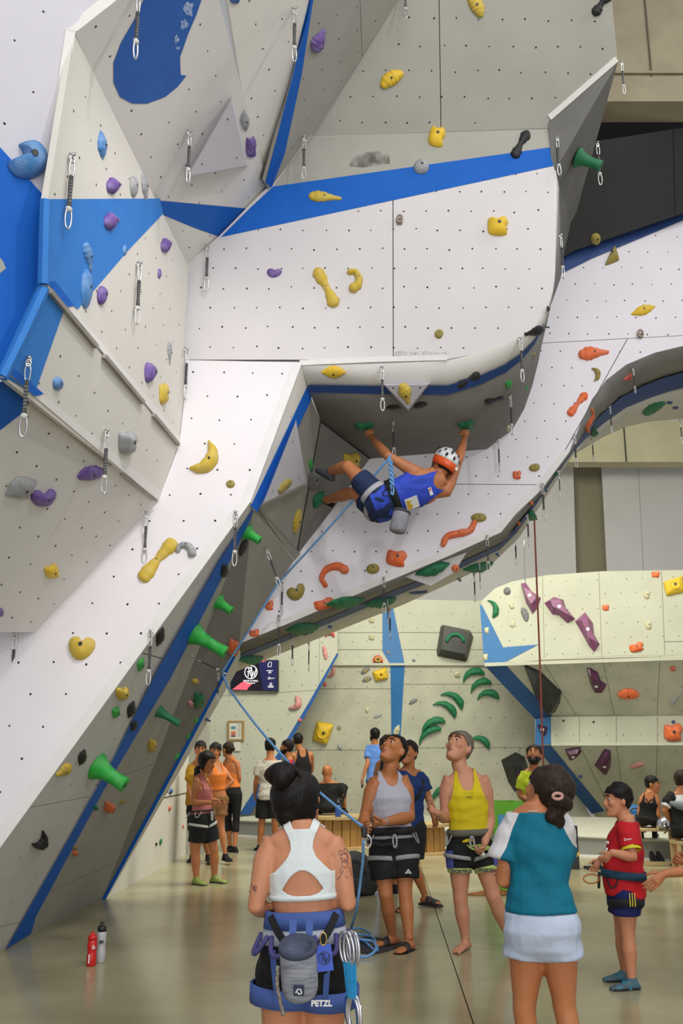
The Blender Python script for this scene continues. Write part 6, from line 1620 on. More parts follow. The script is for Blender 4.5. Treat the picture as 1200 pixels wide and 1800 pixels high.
p = w2.tc_point(1.10, 0, 0); mb = MB(); mb.closed_tube([w2.tc_point(1.18, .058 * math.cos(t), -.016 + .055 * math.sin(t)) + w2.U * .012 * math.sin(t) for t in np.arange(20) * 2 * PI / 20], .0035, 5); mb.obj('necklace', mat('necklace_pale', (.5, .42, .36), .5), w2.o, True)
for S, f0 in (('L', .305),):
    a, b = w2.J['sh' + S], w2.J['el' + S]; c = a + (b - a) * .57; ax = unit(b - a); mb = MB(); mb.tube([c - ax * .004, c + ax * .004], .073 * w2.s, 18, caps=(False, False)); mb.obj('sleeve_piping', C_('piping_blue', (.12, .28, .40)), st, True)

# ---------------- 3: boy in red
K_RED = C_('red', (.48, .012, .018), .8, .3, .65); K_NAVY = C_('navy', (.012, .016, .10), .8, .4, .6)
b3 = Fig('boy in a red shirt and navy shorts standing in profile with a climbing harness', 7.1, 1.37,
    dict(head=(1086, 1407), shL=(1101, 1455, -.13), shR=(1097, 1454, .13), elL=(1112, 1507, -.20), elR=(1085, 1508, .19), wrL=(1074, 1498, -.24), wrR=(1054, 1510, .10), hdL=(1054, 1520, -.20), hdR=(1045, 1528, .1),
         hipL=(1099, 1572, -.075), hipR=(1096, 1572, .075), knL=(1104, 1644, -.08), knR=(1092, 1640, .09), anL=('g', 1110, -.09), anR=('g', 1098, .16), toeL=('g', 1080, -.12), toeR=('g', 1070, .14)),
    (-1, -.08, -.02), 'fair', 'c', .008, bw=1.04, lw=1.10, bd=1.14, hs=1.06, curl=(.4, .4), neckr=.068)
b3.hair(M_HAIRK, ([-.12, -.07, -.04, .0, .03, .06, .09, .12], [-.085, -.085, -.05, .005, .022, .050, .058, .062]), .015)
ts = b3.tshirt(K_RED, .34, -.02, .018, 1.10, .012, flare=.02)
b3.shorts(K_NAVY, .26, .0, .014, .016)
b3.shoes(mat('shoe_grey_teal', (.07, .10, .12), .7, .6, 20, col2=(.03, .22, .30)))
for S in 'LR':
    b, d, u, r = b3.ff[S]; mb = MB()
    for x0 in (.04, .085): mb.loft([[b + d * (x0 + dx) * b3.s + r * .046 * b3.s * math.cos(t) + u * ((np.interp(x0 + dx, [f[0] for f in b3.FOOT], [f[2] for f in b3.FOOT]) * b3.s + .011) * math.sin(t) ** .7 if 0 < t < PI else .004) for t in np.linspace(0, PI, 10)] for dx in (-.014, .014)], caps=(False, False), closed=False)
    mb.obj('shoe_strap', mat('strap_teal', (.01, .16, .25), .7), b3.o, True)
h3 = b3.harness(C_('harness_teal_navy', (.02, .055, .10)), M_WEBK, .24, .36, .026, (10, -30, 150), .22)
mb = MB(); hp = b3.surf(.26, 90, .05)[0]; mb.closed_tube([hp + np.array([-.055 + .055 * math.cos(t), -.02, -.03 + .03 * math.sin(t)]) for t in np.arange(14) * 2 * PI / 14], .006, 6); mb.obj('cord_loop', M_OC, h3, True)
a, b = b3.J['shL'], b3.J['elL']; ax = unit(b - a); c = a + (b - a) * .66; mb = MB(); mb.tube([c - ax * .022, c + ax * .022], [.0655, .068], 16, caps=(False, False)); mb.obj('sleeve_cuff', C_('cuff_yellow', (.62, .58, .03)), ts, True)
c = a + (b - a) * .36; n = np.array([-.3, -.95, 0]); uu = np.array([.95, -.3, 0]); pc = c + unit(n) * .0745
stroke(ts, 'logo', pc, unit(np.array([.95, -.3, .12])), np.array([0, 0, 1.0]), .01, [[(-2.2 + .7 * math.cos(t), .7 * math.sin(t)) for t in np.linspace(0, 6.3, 10)], [(-1.2, .1), (2.2, .1)], [(-1.2, -.4), (1.4, -.4)]], .16, M_PRINT)
f3 = unit(np.cross(b3.U, b3.Rt))
for (tt, an, w_) in ((.62, 62, .05), (.66, 62, .05), (.76, 60, .03)):
    p, n = b3.surf(tt, 180 - an, .034); mb = MB(); mb.box(p, (.012, w_, .016), np.array([n, np.cross([0, 0, 1.0], n), [0, 0, 1.0]]).T); mb.obj('print', M_PRINT, ts)
hipb = b3.J['hipL']; kd = unit(b3.J['knL'] - hipb)
for k in range(3):
    q = hipb + kd * .02 + np.array([-.004 + .017 * k, -.112, 0]); mb = MB(); mb.box(q, (.006, .004, .085)); mb.obj('stripe', mat('stripe_yellow', (.60, .50, .03), .7), b3.o)

# ---------------- 4: man in yellow vest
K_YEL = C_('yellow_vest', (.58, .46, .012), .8, .3, .75); K_LIM = C_('lime_band', (.42, .50, .16)); K_DEN = C_('panel_blue', (.07, .085, .30))
m4 = Fig('man in a yellow vest and black cycling shorts looking up with bare feet', 8.35, 1.80,
    dict(head=(806, 1315, .05), shR=(785, 1375), shL=(851, 1374, .0), elR=(783, 1440, -.02), elL=(861, 1442, .02), wrR=(766, 1428, -.22), wrL=(851, 1484, -.12), hdR=(752, 1418, -.26), hdL=(846, 1500, -.16),
         hipR=(807, 1492), hipL=(846, 1492), knR=(809, 1582, -.02), knL=(867, 1577, -.05), anR=('g', 818, .0), anL=('g', 897, .05), toeR=('g', 796, -.20), toeL=('g', 905, -.20)),
    (-.50, -.62, .46), 'pale', 'm', .0095, bw=1.0, lw=1.06, ll=.95, hs=1.12, curl=(1.2, .5), bare=True)
m4.hair(M_HAIRG, None, .009)
vt = m4.tank(K_YEL, .10, .010, .87, .96, (.062, .10), .010, .012)
m4.shorts(K_BLK, .20, .22, .012, .002, .003)
hh4 = m4.harness(C_('harness_olive_grey', (.12, .115, .09)), M_WEB, .20, .30, .018, (20, 160, -60, -120), .16, lw_=.03)
for S in 'LR':
    j = m4.J; a, b = j['hip' + S], j['kn' + S]; ax = unit(b - a); c0, c1 = a + (b - a) * .37, a + (b - a) * .47; mb = MB(); mb.tube([c0, c1], [.1035, .099], 18, caps=(False, False)); o = mb.obj('hem_band', K_LIM, m4.o, True)
    text(m4.o, 'lettering', 'SPORTFUL', (c0 + c1) / 2 + np.array([0, -.106, 0]), np.array([1.0, 0, 0]), np.array([0, 0, 1.0]), .036, M_BLK, bold=.0015)
    rings = []; sd = m4.Rb * (1 if S == 'R' else -1); f = np.cross(m4.Rb, ax)
    mb = MB()
    for t in (.02, .2, .37): 
        c = a + (b - a) * t; rr = np.interp(t, [0, .25, .55, .85], [.092, .088, .075, .058]) * m4.s * m4.lw + .0135; rings.append([c + (sd * math.cos(q) - np.cross(ax, sd) * math.sin(q) * (1 if S == 'R' else -1)) * rr for q in np.linspace(-.9, 1.0, 8)])
    mb.loft(rings, caps=(False, False), closed=False); mb.obj('side_panel', K_DEN, m4.o, True)
p, n = m4.surf(.83, 83, .020); ru = unit(-m4.Rt); M_GR = mat('ink_dark_green', (.08, .09, .02), .8)
stroke(vt, 'print', p + ru * .03 + n * .006, ru, m4.U, .01, [[(-4 + .35 * k, 1.2 * math.sin(k * 1.9) + (.5 if k % 3 else 1.4)) for k in range(24)], [(-2 + .3 * k, -2.6 + .9 * math.sin(k * 2.3)) for k in range(18)]], .16, M_GR)
mb = MB()
for k in range(5): mb.tube(catopen([hh4.location * 0 + Vector((0, 0, 0)) if False else m4.surf(.08, 80 + 7 * k, .035)[0], m4.surf(.02, 90 + 10 * k, .07)[0], m4.surf(.00, 110 + 12 * k, .06)[0], m4.surf(.03, 145 + 4 * k, .05)[0]], 12), .007, 6)
mb.obj('tie_rope', mat('rope_lime', (.36, .48, .10), .7, .8, 120, col2=(.05, .06, .03)), hh4, True)
for S in 'LR':
    w, d, pn, sd = m4.hfr[S]; mb = MB()
    for k in (.02, -.004): mb.tube([w + d * .085 + sd * k - pn * .012, w + d * .105 + sd * k - pn * .010], .012, 8)
    mb.obj('finger_tape', mat('tape_white', (.72, .72, .70), .7), m4.o, True)

# ---------------- 5: belayer in grey vest
K_GV = C_('vest_pale_grey', (.38, .38, .44), .85, .3, .8)
m5 = Fig('belaying man in a pale grey vest and black shorts holding the blue rope', 8.45, 1.76,
    dict(head=(691, 1320, .03), shR=(657, 1379, -.02), shL=(711, 1375, .05), elR=(641, 1436, -.04), elL=(720, 1436, -.02), wrR=(640, 1460, -.25), wrL=(671, 1446, -.30), hdR=(636, 1452, -.42), hdL=(645, 1453, -.40),
         hipR=(671, 1497), hipL=(710, 1496), knR=(678, 1573, -.06), knL=(712, 1569, -.06), anR=('g', 689, .10), anL=('g', 719, -.12), toeR=('g', 664, .02), toeL=('g', 698, -.28)),
    (-.50, -.58, .58), 'tan', 'm', .0095, bw=1.04, lw=1.18, ll=.86, aw=1.12, hs=1.10, curl=(1.5, 1.0))
m5.hair(M_HAIRK, ([-.12, -.05, -.02, .02, .05, .075, .12], [-.085, -.075, -.01, .045, .064, .074, .080]), .008)
m5.tank(K_GV, .10, .011, .95, 1.0, (.070, .11), .012, .020)
so5 = m5.shorts(K_BLK, .33, .20, .018, .026, .012)
h5 = m5.harness(M_WEBK, M_WEB, .24, .36, .026, (20, 160, -40, -140), .18, lw_=.035)
c = m5.J['hipL'] * .60 + m5.J['knL'] * .40 + np.array([.02, -.155, -.02]); mb = MB(); mb.tube([c + np.array([-.022, 0, -.01]), c + np.array([0, -.003, .022]), c + np.array([.022, 0, -.01])], .0055, 5); mb.tube([c + np.array([-.008, 0, -.008]), c + np.array([0, 0, .004]), c + np.array([.008, 0, -.008])], .004, 5); mb.obj('logo', M_PRINT, so5)
m5.sandal(mat('slider_black', (.016, .016, .015), .6))
w, d, pn, sd = m5.hfr['L']; mb = MB(); mb.tube([w - d * .035, w - d * .02], .032, 12, caps=(False, False)); mb.tube([w - d * .052, w - d * .045], .033, 12, caps=(False, False)); mb.obj('bracelet', mat('bracelet_pale', (.4, .38, .32), .4, metal=.4), m5.o, True)
bd = at(640, 1462, 8.05); dev = empty('belay_device', bd, "black belay device with a carabiner held in the belayer's hands", 'belay device')
mb = MB(); mb.box(bd, (.045, .05, .09)); o = mb.obj('body', M_BLK, dev); bb = o.modifiers.new('b', 'BEVEL'); bb.width = .012; bb.segments = 2
mb = MB(); mb.closed_tube([bd + np.array([.02 + .035 * math.cos(t), 0, -.075 + .05 * math.sin(t)]) for t in np.arange(14) * 2 * PI / 14], .007, 6); mb.obj('carabiner', M_STEEL, dev, True)
p0 = bd + np.array([.03, .05, -.08]); p1 = m5.surf(.12, 90, .03)[0]; mb = MB(); mb.tube([p0, (p0 + p1) / 2 + np.array([0, 0, -.02]), p1], .014, 6); mb.obj('loop_webbing', M_WEBK, dev)

# ---------------- 6: man in dark blue T-shirt
K_DB = C_('t_dark_blue', (.012, .035, .135), .85, .3, .7)
m6 = Fig('man in a dark blue T-shirt and sandals standing behind the belayer', 10.5, 1.74,
    dict(head=(718, 1324), shR=(702, 1366, -.05), shL=(737, 1362, .08), elR=(700, 1410), elL=(754, 1405, .06), wrR=(700, 1440, -.1), wrL=(762, 1437, -.02),
         hipR=(702, 1452), hipL=(730, 1452), knR=(705, 1525, -.1), knL=(727, 1522, .05), anR=('g', 712, -.15), anL=('g', 747, .12, .03), toeR=('g', 700, -.35), toeL=('g', 768, .02)),
    (-.52, -.78, .18), 'tan', 'm', .011, bw=.98)
m6.hair(M_HAIRK, None, .010); m6.tshirt(K_DB, .34, -.1, .016); m6.shorts(C_('shorts_dark', (.02, .02, .022)), .40, .16, .018, .025); m6.sandal(M_BAG, straps=((.06, 0), (.13, 0)))
mb = MB(); a = m6.surf(.95, 130, .03)[0]; b = m6.surf(.2, 30, .04)[0]; m6.strap([a, m6.surf(.6, 100, .03)[0], b], .03, M_WEBK, 'bag_strap', m6.o, np.cross(m6.U, m6.Rt))
# ---------------- 7: brown-haired person half hidden behind the belayer
m7 = Fig('brown-haired person mostly hidden behind the belaying man', 11.6, 1.72,
    dict(head=(680, 1313), shL=(666, 1347, .02), shR=(696, 1347, .05), elL=(664, 1386), elR=(698, 1386), wrL=(668, 1410, .1), wrR=(697, 1412, .1), hipL=(672, 1428), hipR=(692, 1428), knL=(672, 1490), knR=(692, 1490), anL=('g', 672), anR=('g', 693)),
    (-.2, .95, .1), 'tan', 'm', .013)
m7.hair(M_HAIRB, ([-.12, -.05, 0, .05, .12], [-.09, -.08, -.01, .05, .07]), .014); m7.tank(C_('vest_dark', (.02, .02, .02)), wr=0); m7.shorts(K_BLK, .4)
m7.shoes(K_BLK)
# ---------------- 8: man in light blue T-shirt on the mat
K_LB = C_('t_light_blue', (.10, .22, .56), .85, .25, .8)
m8 = Fig('man in a light blue T-shirt standing on the crash mat with a phone', 18.6, 1.72,
    dict(head=(658, 1292), shL=(648, 1316, .05), shR=(671, 1314, .0), elL=(646, 1341, -.05), elR=(674, 1340, .05), wrL=(637, 1367, -.1), wrR=(672, 1360, .1), hipL=(653, 1372), hipR=(669, 1372), knL=(653, 1408), knR=(669, 1408), anL=('g', 653), anR=('g', 670)),
    (-.45, .85, .2), 'tan', 'm', .016, floor=.31)
m8.hair(M_HAIRK, None, .012); m8.tshirt(K_LB, .34, -.08, wr=.01); m8.shorts(K_BLK, .5); m8.beard(M_HAIRK); m8.shoes(K_BLK)
ph = empty('phone', m8.J['wrL'] + np.array([-.01, -.02, -.11]), 'dark phone held low by the man in light blue', 'phone'); mb = MB(); mb.box(m8.J['wrL'] + np.array([-.01, -.02, -.11]), (.04, .02, .14)); mb.obj('casing', M_BLK, ph); mb = MB(); mb.box(m8.J['wrL'] + np.array([-.01, -.032, -.11]), (.034, .003, .12)); mb.obj('screen', M_SBLACK, ph)
# ---------------- 9: bald man on the drum
yb = DR2[1]
m9 = Fig('bald man in a black T-shirt sitting from behind on the wider cable drum', yb, 1.74,
    dict(head=(575, 1358, -.02), shL=(560, 1381), shR=(592, 1380), elL=(553, 1412, .1), elR=(602, 1402, .12), wrL=(575, 1414, .35), wrR=(606, 1415, .3), hipL=('s', 565, 0, .64), hipR=('s', 588, 0, .64), knL=('s', 556, .30, .98), knR=('s', 603, .28, .98), anL=('s', 562, .36, .605), anR=('s', 604, .34, .605), toeL=('s', 562, .6, .6), toeR=('s', 608, .55, .6)),
    (.15, 1, -.05), 'tan', 'm', .014)
mb = MB(); m9.tshirt(K_BLK, .34, -.1, wr=.01); m9.shorts(K_BLK, .5, .14); m9.shoes(K_BLK)
# ---------------- 10..12: the three men at the back
m10 = Fig('man in a white T-shirt and black shorts seen from behind', 16.4, 1.74,
    dict(head=(475, 1312), shL=(458, 1342), shR=(491, 1343), elL=(450, 1372), elR=(498, 1372), wrL=(448, 1396, .1), wrR=(497, 1396, .12), hipL=(464, 1400), hipR=(484, 1400), knL=(460, 1446), knR=(483, 1446, -.05), anL=('g', 456, .05), anR=('g', 486, .1), toeL=('g', 448, .3), toeR=('g', 488, .3)),
    (.1, 1, .1), 'warm', 'm', .013, bw=1.04)
m10.hair(M_HAIRK, ([-.12, -.05, -.02, .02, .05, .075, .12], [-.09, -.08, -.02, .03, .055, .072, .082]), .012); m10.tshirt(C_('t_offwhite', (.50, .47, .42)), .36, -.1, .022, flare=.03); m10.shorts(K_BLK, .42, .14, .02, .03); m10.shoes(K_BLK)
m11 = Fig('bearded man in a red and navy striped shirt', 17.2, 1.72,
    dict(head=(504, 1314), shL=(508, 1342, -.12), shR=(505, 1341, .14), elL=(512, 1368, -.14), elR=(505, 1368, .16), wrL=(505, 1386, -.1), wrR=(502, 1388, .16), hipL=(508, 1398, -.08), hipR=(506, 1398, .08), knL=(508, 1440, -.08), knR=(506, 1440, .08), anL=('g', 510, -.1), anR=('g', 506, .1)),
    (-1, .2, .1), 'tan', 'm', .014)
m11.hair(M_HAIRK, None, .014); m11.beard(M_HAIRK); s11 = m11.tshirt([C_('t_navy', (.03, .05, .15)), K_RED], .34, -.1)
me = s11.data; V = np.array([v.co[:] for v in me.vertices]) + m11.base; x, y, t = m11.coords(V)
me.polygons.foreach_set('material_index', [1 if t[list(p.vertices)].mean() > .45 and int((y[list(p.vertices)].mean() + 1) * 16) % 2 else 0 for p in me.polygons]); m11.shorts(K_BLK, .5); m11.shoes(K_BLK)
m12 = Fig('dark-haired man in a black vest seen from behind beside the blue edge', 17.9, 1.76,
    dict(head=(524, 1302), shL=(514, 1328, -.05), shR=(546, 1326, .05), elL=(508, 1352), elR=(548, 1352, .2), wrL=(512, 1374, .2), wrR=(540, 1368, .3), hipL=(521, 1386), hipR=(541, 1386), knL=(521, 1432), knR=(541, 1432), anL=('g', 522), anR=('g', 543)),
    (.05, 1, .0), 'tan', 'm', .014)
m12.hair(M_HAIRK, ([-.12, -.05, -.02, .02, .05, .075, .12], [-.06, -.06, -.01, .03, .055, .072, .082]), .007); m12.tank(K_BLK, wr=0); m12.shorts(K_BLK, .5); m12.shoes(K_BLK)
# ---------------- 13: woman in pink vest
w13 = Fig('dark-haired woman in a pink vest and white harness looking down', 12.4, 1.64,
    dict(head=(363, 1340), shR=(346, 1376, -.12), shL=(361, 1374, .14), elR=(339, 1411, -.12), elL=(370, 1408, .16), wrR=(370, 1411, -.20), wrL=(384, 1408, .02), hdR=(386, 1416, -.2), hdL=(392, 1414, -.02), hipR=(350, 1440, -.07), hipL=(362, 1440, .07), knR=(343, 1496, -.06), knL=(376, 1494, .08), anR=('g', 345, -.08), anL=('g', 377, .10), toeR=('g', 362, -.2), toeL=('g', 398, .0)),
    (.93, -.25, -.32), 'tan', 'f', .010, lw=1.15, bw=1.05, hs=1.05)
w13.hair(M_HAIRK, ([-.12, -.03, 0, .03, .05, .075, .12], [-.2, -.2, -.16, -.02, .055, .072, .082]), .020, extra=((0, -.07, -.12, .055), (.04, -.05, -.16, .045), (-.04, -.05, -.16, .045), (0, -.07, -.19, .04)))
w13.tank(C_('pink', (.42, .13, .13)), .0, .010, .80, .90, (.05, .075)); w13.shorts(K_BLK, .36, .16, .014, .022); w13.harness(M_WEBK, C_('webbing_white', (.5, .5, .48)), .20, .25, .020, (-60, 20, 160), .20, lw_=.03)
w13.shoes(mat('shoe_lime', (.22, .28, .05), .6, .5, 25, col2=(.05, .06, .04)))
# ---------------- 14, 15: group at the corner
w14 = Fig('woman in an orange crop top with a hand on her hip behind the pink-vested woman', 14.6, 1.66,
    dict(head=(378, 1321), shR=(370, 1350, -.08), shL=(391, 1350, .08), elR=(362, 1376), elL=(409, 1374, .02), wrR=(368, 1396, -.1), wrL=(390, 1390, -.02), hipR=(374, 1408), hipL=(388, 1408), knR=(378, 1450), knL=(388, 1452, -.02), anR=('g', 372, .0), anL=('g', 396, -.05, .05), toeR=('g', 368, -.2), toeL=('g', 404, -.2, .0)),
    (-.3, -.9, -.1), 'warm', 'f', .012, curl=(.5, .9))
w14.hair(M_HAIRK, None, .014, extra=((0, -.09, -.04, .05),)); w14.tank(C_('orange_top', (.70, .19, .035)), .32, .010, .82, .9, wr=0); w14.shorts(C_('shorts_khaki', (.22, .11, .045)), .3, .14); w14.shoes(K_BLK)
w14b = Fig('woman with a hair bun in an orange racerback vest and black leggings', 16.3, 1.68,
    dict(head=(400, 1318), shL=(396, 1340, .08), shR=(417, 1341, -.08), elL=(393, 1366, .1), elR=(421, 1366, -.08), wrL=(397, 1384, .15), wrR=(418, 1386, .02), hipL=(401, 1396, .05), hipR=(416, 1396, -.05), knL=(401, 1440, .06), knR=(415, 1442, -.05), anL=('g', 404, .05), anR=('g', 412, -.1), toeL=('g', 396, .25), toeR=('g', 402, -.05)),
    (-.75, .6, .05), 'warm', 'f', .012)
w14b.hair(M_HAIRB, None, .010, extra=((0, -.12, .02, .038),)); w14b.tank(C_('orange_top', (0, 0, 0)), .2, .008, .82, .93, racer=1, wr=0)
mb = MB(); w14b.torso(mb, .010, -.22, .24)
for S in 'LR': w14b.leg(mb, S, .008, .72)
w14b.wear('leggings', mb, K_BLK, solid=0); w14b.shoes(K_BLK)
m15 = Fig('person in a mustard shirt half hidden behind the corner post', 14.9, 1.68,
    dict(head=(352, 1318), shR=(336, 1350), shL=(357, 1350, .1), elR=(332, 1380, -.05), elL=(360, 1380, .1), wrR=(336, 1404, -.1), wrL=(358, 1404, .05), hipR=(340, 1410), hipL=(354, 1410), knR=(340, 1456), knL=(354, 1456), anR=('g', 338), anL=('g', 366, .1), toeR=('g', 332, -.25), toeL=('g', 372, -.1)),
    (.2, -.9, -.1), 'warm', 'm', .013)
m15.hair(M_HAIRK, None, .012); m15.tshirt(C_('mustard', (.40, .21, .02)), .36, -.1); m15.shorts(K_BLK, .55); m15.shoes(K_BLK)
# ---------------- 16: bearded man in lime
m16 = Fig('bearded man in a lime T-shirt looking up behind the green box', 11.9, 1.66,
    dict(head=(938, 1328), shR=(922, 1364, -.02), shL=(956, 1362, .02), elR=(914, 1398, -.02), elL=(960, 1398), wrR=(930, 1408, -.2), wrL=(945, 1406, -.22), hdR=(950, 1404, -.22), hipR=(928, 1432), hipL=(950, 1432), knR=(928, 1495), knL=(950, 1495), anR=('g', 926), anL=('g', 952)),
    (-.25, -.85, .38), 'tan', 'm', .011, hs=1.05)
m16.hair(M_HAIRK, None, .010); m16.beard(M_HAIRK); m16.tshirt(C_('lime_shirt', (.40, .48, .02)), .36, -.1); m16.shorts(K_BLK, .5); m16.shoes(K_BLK)
# ---------------- 17: seated youth in black vest
yb = bx[1] + .22
m17 = Fig('youth in a black strappy vest sitting on the plywood bench with head turned', yb, 1.66,
    dict(head=(1146, 1379), shL=(1130, 1404, .05), shR=(1153, 1403, -.03), elL=(1124, 1428, .1), elR=(1156, 1432, -.05), wrL=(1126, 1450, .22), wrR=(1166, 1452, .05), hdR=(1172, 1460, .08), hipL=('s', 1132, .06, .61), hipR=('s', 1148, .02, .61), knL=('s', 1126, .48, .60), knR=('s', 1150, .46, .60), anL=('s', 1126, .55, .40), anR=('s', 1150, .53, .40), toeL=('s', 1124, .8, .4), toeR=('s', 1152, .8, .4)),
    (.85, -.35, -.05), 'warm', 'm', .012, bw=.9, floor=.0)
m17.hair(M_HAIRK, ([-.12, -.05, -.02, .02, .05, .075, .12], [-.07, -.07, -.01, .02, .045, .06, .072]), .008); m17.tank(K_BLK, -.04, .010, .85, .80, (.06, .085), wr=0); m17.shorts(K_BLK, .6, .14); m17.shoes(K_BLK)
p0, n = m17.surf(.80, -90, .012)
for sx in (-1, 1): m17.strap([m17.tc_point(1.02, .05 * sx, -.075), m17.tc_point(.92, .02 * sx, -.10), m17.tc_point(.80, .0, -.118)], .016, K_BLK, 'vest_strap', m17.o, (0, -1, .2))
# ---------------- 18: seated person at the edge
m18 = Fig('dark-haired person in a white shirt and dark hooded jacket leaning at the photo edge', 13.7, 1.74,
    dict(head=(1197, 1372), shL=(1178, 1402), shR=(1216, 1402), elL=(1168, 1425, .0), elR=(1226, 1425), wrL=(1182, 1448, .15), wrR=(1215, 1448, .2), hipL=(1194, 1456), hipR=(1214, 1456), knL=(1190, 1462, .40), knR=(1216, 1462, .42), anL=('g', 1190, .44), anR=('g', 1216, .46)),
    (.3, .95, .0), 'tan', 'm', .012)
m18.hair(M_HAIRB, None, .016); m18.tshirt(K_WHITE, .36, -.05); m18.shorts(K_BLK, .6, .14); m18.shoes(K_BLK)
mb = MB(); m18.torso(mb, .035, -.2, .82, flare=.03)
for S in 'LR': m18.arm(mb, S, .03, .30)
m18.wear('jacket', mb, K_BLK, solid=0, wr=.02)
mb = MB(); a = m18.surf(.8, -140, .05)[0]; mb.tube([m18.surf(.86, -150, .04)[0], m18.surf(.78, -115, .055)[0], m18.surf(.66, -85, .055)[0], m18.surf(.55, -60, .05)[0]], [.03, .05, .055, .03], 8); mb.obj('hood', C_('hood_grey', (.16, .18, .20)), m18.o, True)
sb = empty('wooden_stool', (m18.hc[0], m18.hc[1], 0), 'low wooden stool under the person at the photo edge', 'stool'); mb = MB(); hz = m18.hc[2] - .155; mb.box((m18.hc[0], m18.hc[1], hz - .02), (.36, .32, .04)); mb.obj('seat', M_BIRCH, sb)
for sx in (-.15, .15):
    for sy in (-.13, .13): mb = MB(); mb.box((m18.hc[0] + sx, m18.hc[1] + sy, (hz - .04) / 2), (.045, .045, hz - .04)); mb.obj('leg', M_BIRCH, sb)
# ---------------- 19: person outside the frame whose forearms reach in
m19 = Fig('person past the photo edge with bare forearms and hands reaching in', 6.9, 1.70,
    dict(head=(1300, 1385), shR=(1268, 1445, .15), shL=(1272, 1447, -.15), elR=(1242, 1530, .05), elL=(1238, 1526, -.15), wrR=(1205, 1516, .05), wrL=(1166, 1536, -.22), hdR=(1188, 1508, .05), hdL=(1138, 1562, -.24), hipR=(1282, 1580, .08), hipL=(1284, 1580, -.08), knR=(1280, 1660, .08), knL=(1280, 1660, -.08), anR=('g', 1284, .08), anL=('g', 1284, -.08), toeR=('g', 1250, .08), toeL=('g', 1250, -.08)),
    (-1, .1, 0), 'warm', 'm', .010, curl=(.25, 1.0))
m19.hair(M_HAIRK); m19.tshirt(K_WHITE, .36, -.1, wr=0); m19.shorts(K_BLK, .5); m19.shoes(K_BLK)

# ---------------- 20: the climber
K_CB2 = C_('vest_royal_blue', (.035, .075, .52), .7, .25, .75); K_CS = C_('shorts_petrol', (.018, .032, .085), .8, .3, .7)
hpL, hpR = hit(640, 752)[0], hit(818, 750)[0]; ftL, ftR = hit(552, 828)[0], hit(562, 872)[0]
yL, yR, yf1, yf2 = hpL[1] - 8.45 - .12, hpR[1] - 8.45 - .12, ftL[1] - 8.45 - .12, ftR[1] - 8.45 - .10
c20 = Fig('climber in a blue vest hanging under the block with a white and orange helmet', 8.45, 1.74,
    dict(head=(779, 816, .03), shL=(736, 834, -.02), shR=(784, 862, .06), elL=(682, 802, -.02), elR=(806, 808, .22), wrL=(652, 768, yL), wrR=(817, 768, yR), hdL=(641, 751, yL + .05), hdR=(818, 748, yR + .05),
         hipL=(664, 874, -.02), hipR=(667, 897, .10), knL=(611, 820, .08), knR=(622, 866, .24), anL=(582, 828, yf1 * .7), anR=(573, 879, yf2 * .8), toeL=(548, 812, yf1), toeR=(558, 862, yf2)),
    (-.55, .75, .35), 'warm', 'm', .0085, bw=1.02, lw=1.08, hs=1.06, curl=(1.0, 1.0), hu=(.62, -.25, .75), floor=0, palm=((.1, 1, .3), (.1, 1, .3)), fup=((.35, -.5, .9), (-.9, -.3, .35)))
c20.hair(M_HAIRK, None, .006)
vb = c20.tank(K_CB2, .18, .014, .88, .98, (.085, .125), .012, .01)
c20.shorts(K_CS, .31, .26, .014, .010, .008)
mb = MB(); c20.torso(mb, .018, -.16, .20)
def pan(V):
    x, y, t = c20.coords(V); return np.minimum(np.minimum(t + .12, .17 - t), np.minimum(-y - .0, .5))
c20.wear('blue_panel', mb, K_CB2, vox=.008, clips=(pan,), solid=.003)
h20 = c20.harness(M_WEBK, C_('webbing_pale', (.42, .42, .46)), .22, .34, .022, (-40, -140), .14, mgear=M_WEBK)
c20.shoes(mat('shoe_charcoal', (.05, .055, .065), .7, .5, 20, col2=(.10, .11, .12)), only='L'); c20.shoes(K_BLK, only='R')
# helmet
h = c20.hk; P = lambda x, y, z: c20.head + (c20.hr * x + c20.hf * y + c20.hu * z) * h
hel = empty('helmet', (0, 0, 0)); hel.parent = c20.o; hel.location = [0, 0, 0]
def shell(zs, name, m, off=0, th=.006):
    rings = []
    for z, w, f, b in zs: rings.append([P(w * math.cos(t), (f + b) / 2 + (f - b) / 2 * math.sin(t), z + .012 * math.sin(t)) for t in np.arange(26) * 2 * PI / 26])
    mb = MB(); mb.loft(rings, caps=(False, zs[-1][1] < .02)); o = mb.obj(name, m, hel, True); so = o.modifiers.new('s', 'SOLIDIFY'); so.thickness = .008; return o
shell([(-.035, .092, .095, -.128), (.0, .098, .108, -.134), (.030, .100, .114, -.134)], 'orange_rim', mat('helmet_orange', (.72, .09, .015), .35))
M_HW = mat('helmet_white', (.70, .71, .72), .35)
shell([(.030, .100, .114, -.134), (.055, .099, .113, -.131), (.085, .092, .102, -.120), (.112, .074, .080, -.096), (.130, .048, .048, -.062), (.140, .010, .0, -.012)], 'white_shell', M_HW)
for row, (z, sc, hh_) in enumerate(((.062, 1.015, .026), (.100, .90, .022))):
    for k in range(10):
        t = 2 * PI * (k + .5 * row) / 10; c = P(.1 * sc * math.cos(t), -.009 + .122 * sc * math.sin(t), z + .012 * math.sin(t)); n = unit(c - P(0, -.009, .0)); u_ = unit(np.cross(n, c20.hu)); v_ = np.cross(n, u_); mb = MB()
        mb.add([c + n * .006 + u_ * .011 * math.cos(q) * h + v_ * hh_ * .8 * math.sin(q) * h for q in np.arange(10) * 2 * PI / 10], [list(range(10))]); mb.obj('vent', M_HOLE, hel)
mb = MB(); mb.box(P(.03, -.140, -.005), (.03, .004, .03), np.array([c20.hr, c20.hf, c20.hu]).T); mb.obj('badge', M_PRINT, hel)
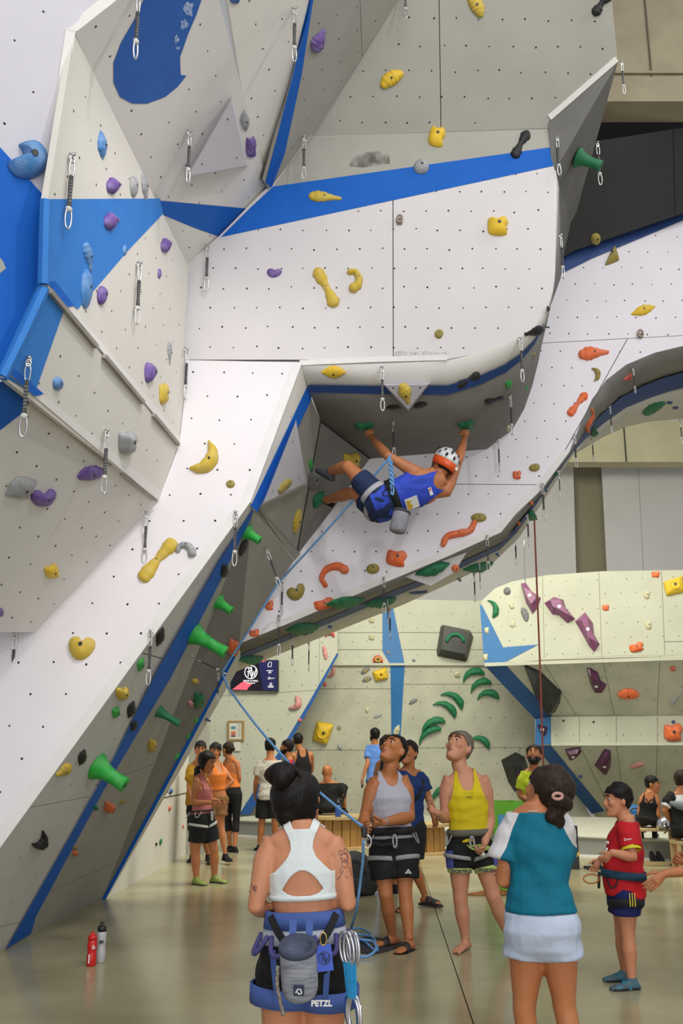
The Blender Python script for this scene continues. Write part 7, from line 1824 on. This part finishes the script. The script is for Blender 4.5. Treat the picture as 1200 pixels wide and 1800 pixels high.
mb = MB(); mb.tube([P(.085, .01, -.02), P(.07, .03, -.08), P(.0, .06, -.128), P(-.07, .03, -.08), P(-.085, .01, -.02)], .006, 6); mb.obj('chin_strap', M_BLK, hel, True)
# prints on the vest
def badge(t, ang, w, hgt, m, name, rot=0, lift=.017):
    p, n = c20.surf(t, ang, lift); n = unit(n); u_ = unit(np.cross(c20.U, n)); v_ = np.cross(n, u_); mb = MB(); mb.prism([p + u_ * x * w / 2 + v_ * y * hgt / 2 + n * .006 for x, y in ((-1, -1), (1, -1), (1, 1), (-1, 1))], n * .002); mb.obj(name, m, vb); return p + n * .011, u_, v_
p, u_, v_ = badge(.52, -72, .13, .12, M_PRINT, 'print_patch')
mb = MB(); mb.prism([p + u_ * x + v_ * y for x, y in ((-.05, -.045), (.06, -.05), (.05, -.01), (.02, .0), (-.01, -.02), (-.03, .0))], np.cross(u_, v_) * .002); mb.obj('print_patch', mat('print_yellow', (.65, .42, .03), .6), vb)
p, u_, v_ = badge(.88, -80, .075, .03, M_PRINT, 'print_patch'); mb = MB(); mb.box(p - u_ * .02, (.012, .03, .02)); mb.obj('print_patch', M_RED, vb)
# chalk bag of the climber and tie-in knot
K_CB3 = mat('chalkbag_mid_grey', (.24, .24, .27), .9, .5, 14, .3, 60)
cp = c20.surf(.26, -88, .05)[0] + np.array([.03, -.07, -.10])
chalkbag(cp + np.array([0.0, 0, .04]), (-.25, -.05, -1), .075, .20, K_CB3, C_('rim_dark', (.06, .06, .07)), K_FL, "grey chalk bag hanging from the climber's waist")
kn0 = at(685, 806, 8.35); kn1 = at(689, 858, 8.33); kt = empty('tie_in_knot', kn1, "light blue figure-eight knot tying the climber's rope to the harness", 'rope')
mb = MB()
for ph in (0, PI): mb.tube([kn0 + (kn1 - kn0) * q + np.array([.014 * math.cos(q * 20 + ph), .012 * math.sin(q * 20 + ph) - .015, 0]) for q in np.linspace(.10, .95, 22)], .0105, 6)
mb.tube([kn0, kn0 + (kn1 - kn0) * .15], .011, 6); mb.obj('knot', M_ROPE, kt, True)
mb = MB(); mb.closed_tube([kn1 + np.array([.012 * math.cos(t), -.005, -.02 + .045 * math.sin(t)]) for t in np.arange(12) * 2 * PI / 12], .009, 6); mb.obj('tail', M_ROPE, kt, True)
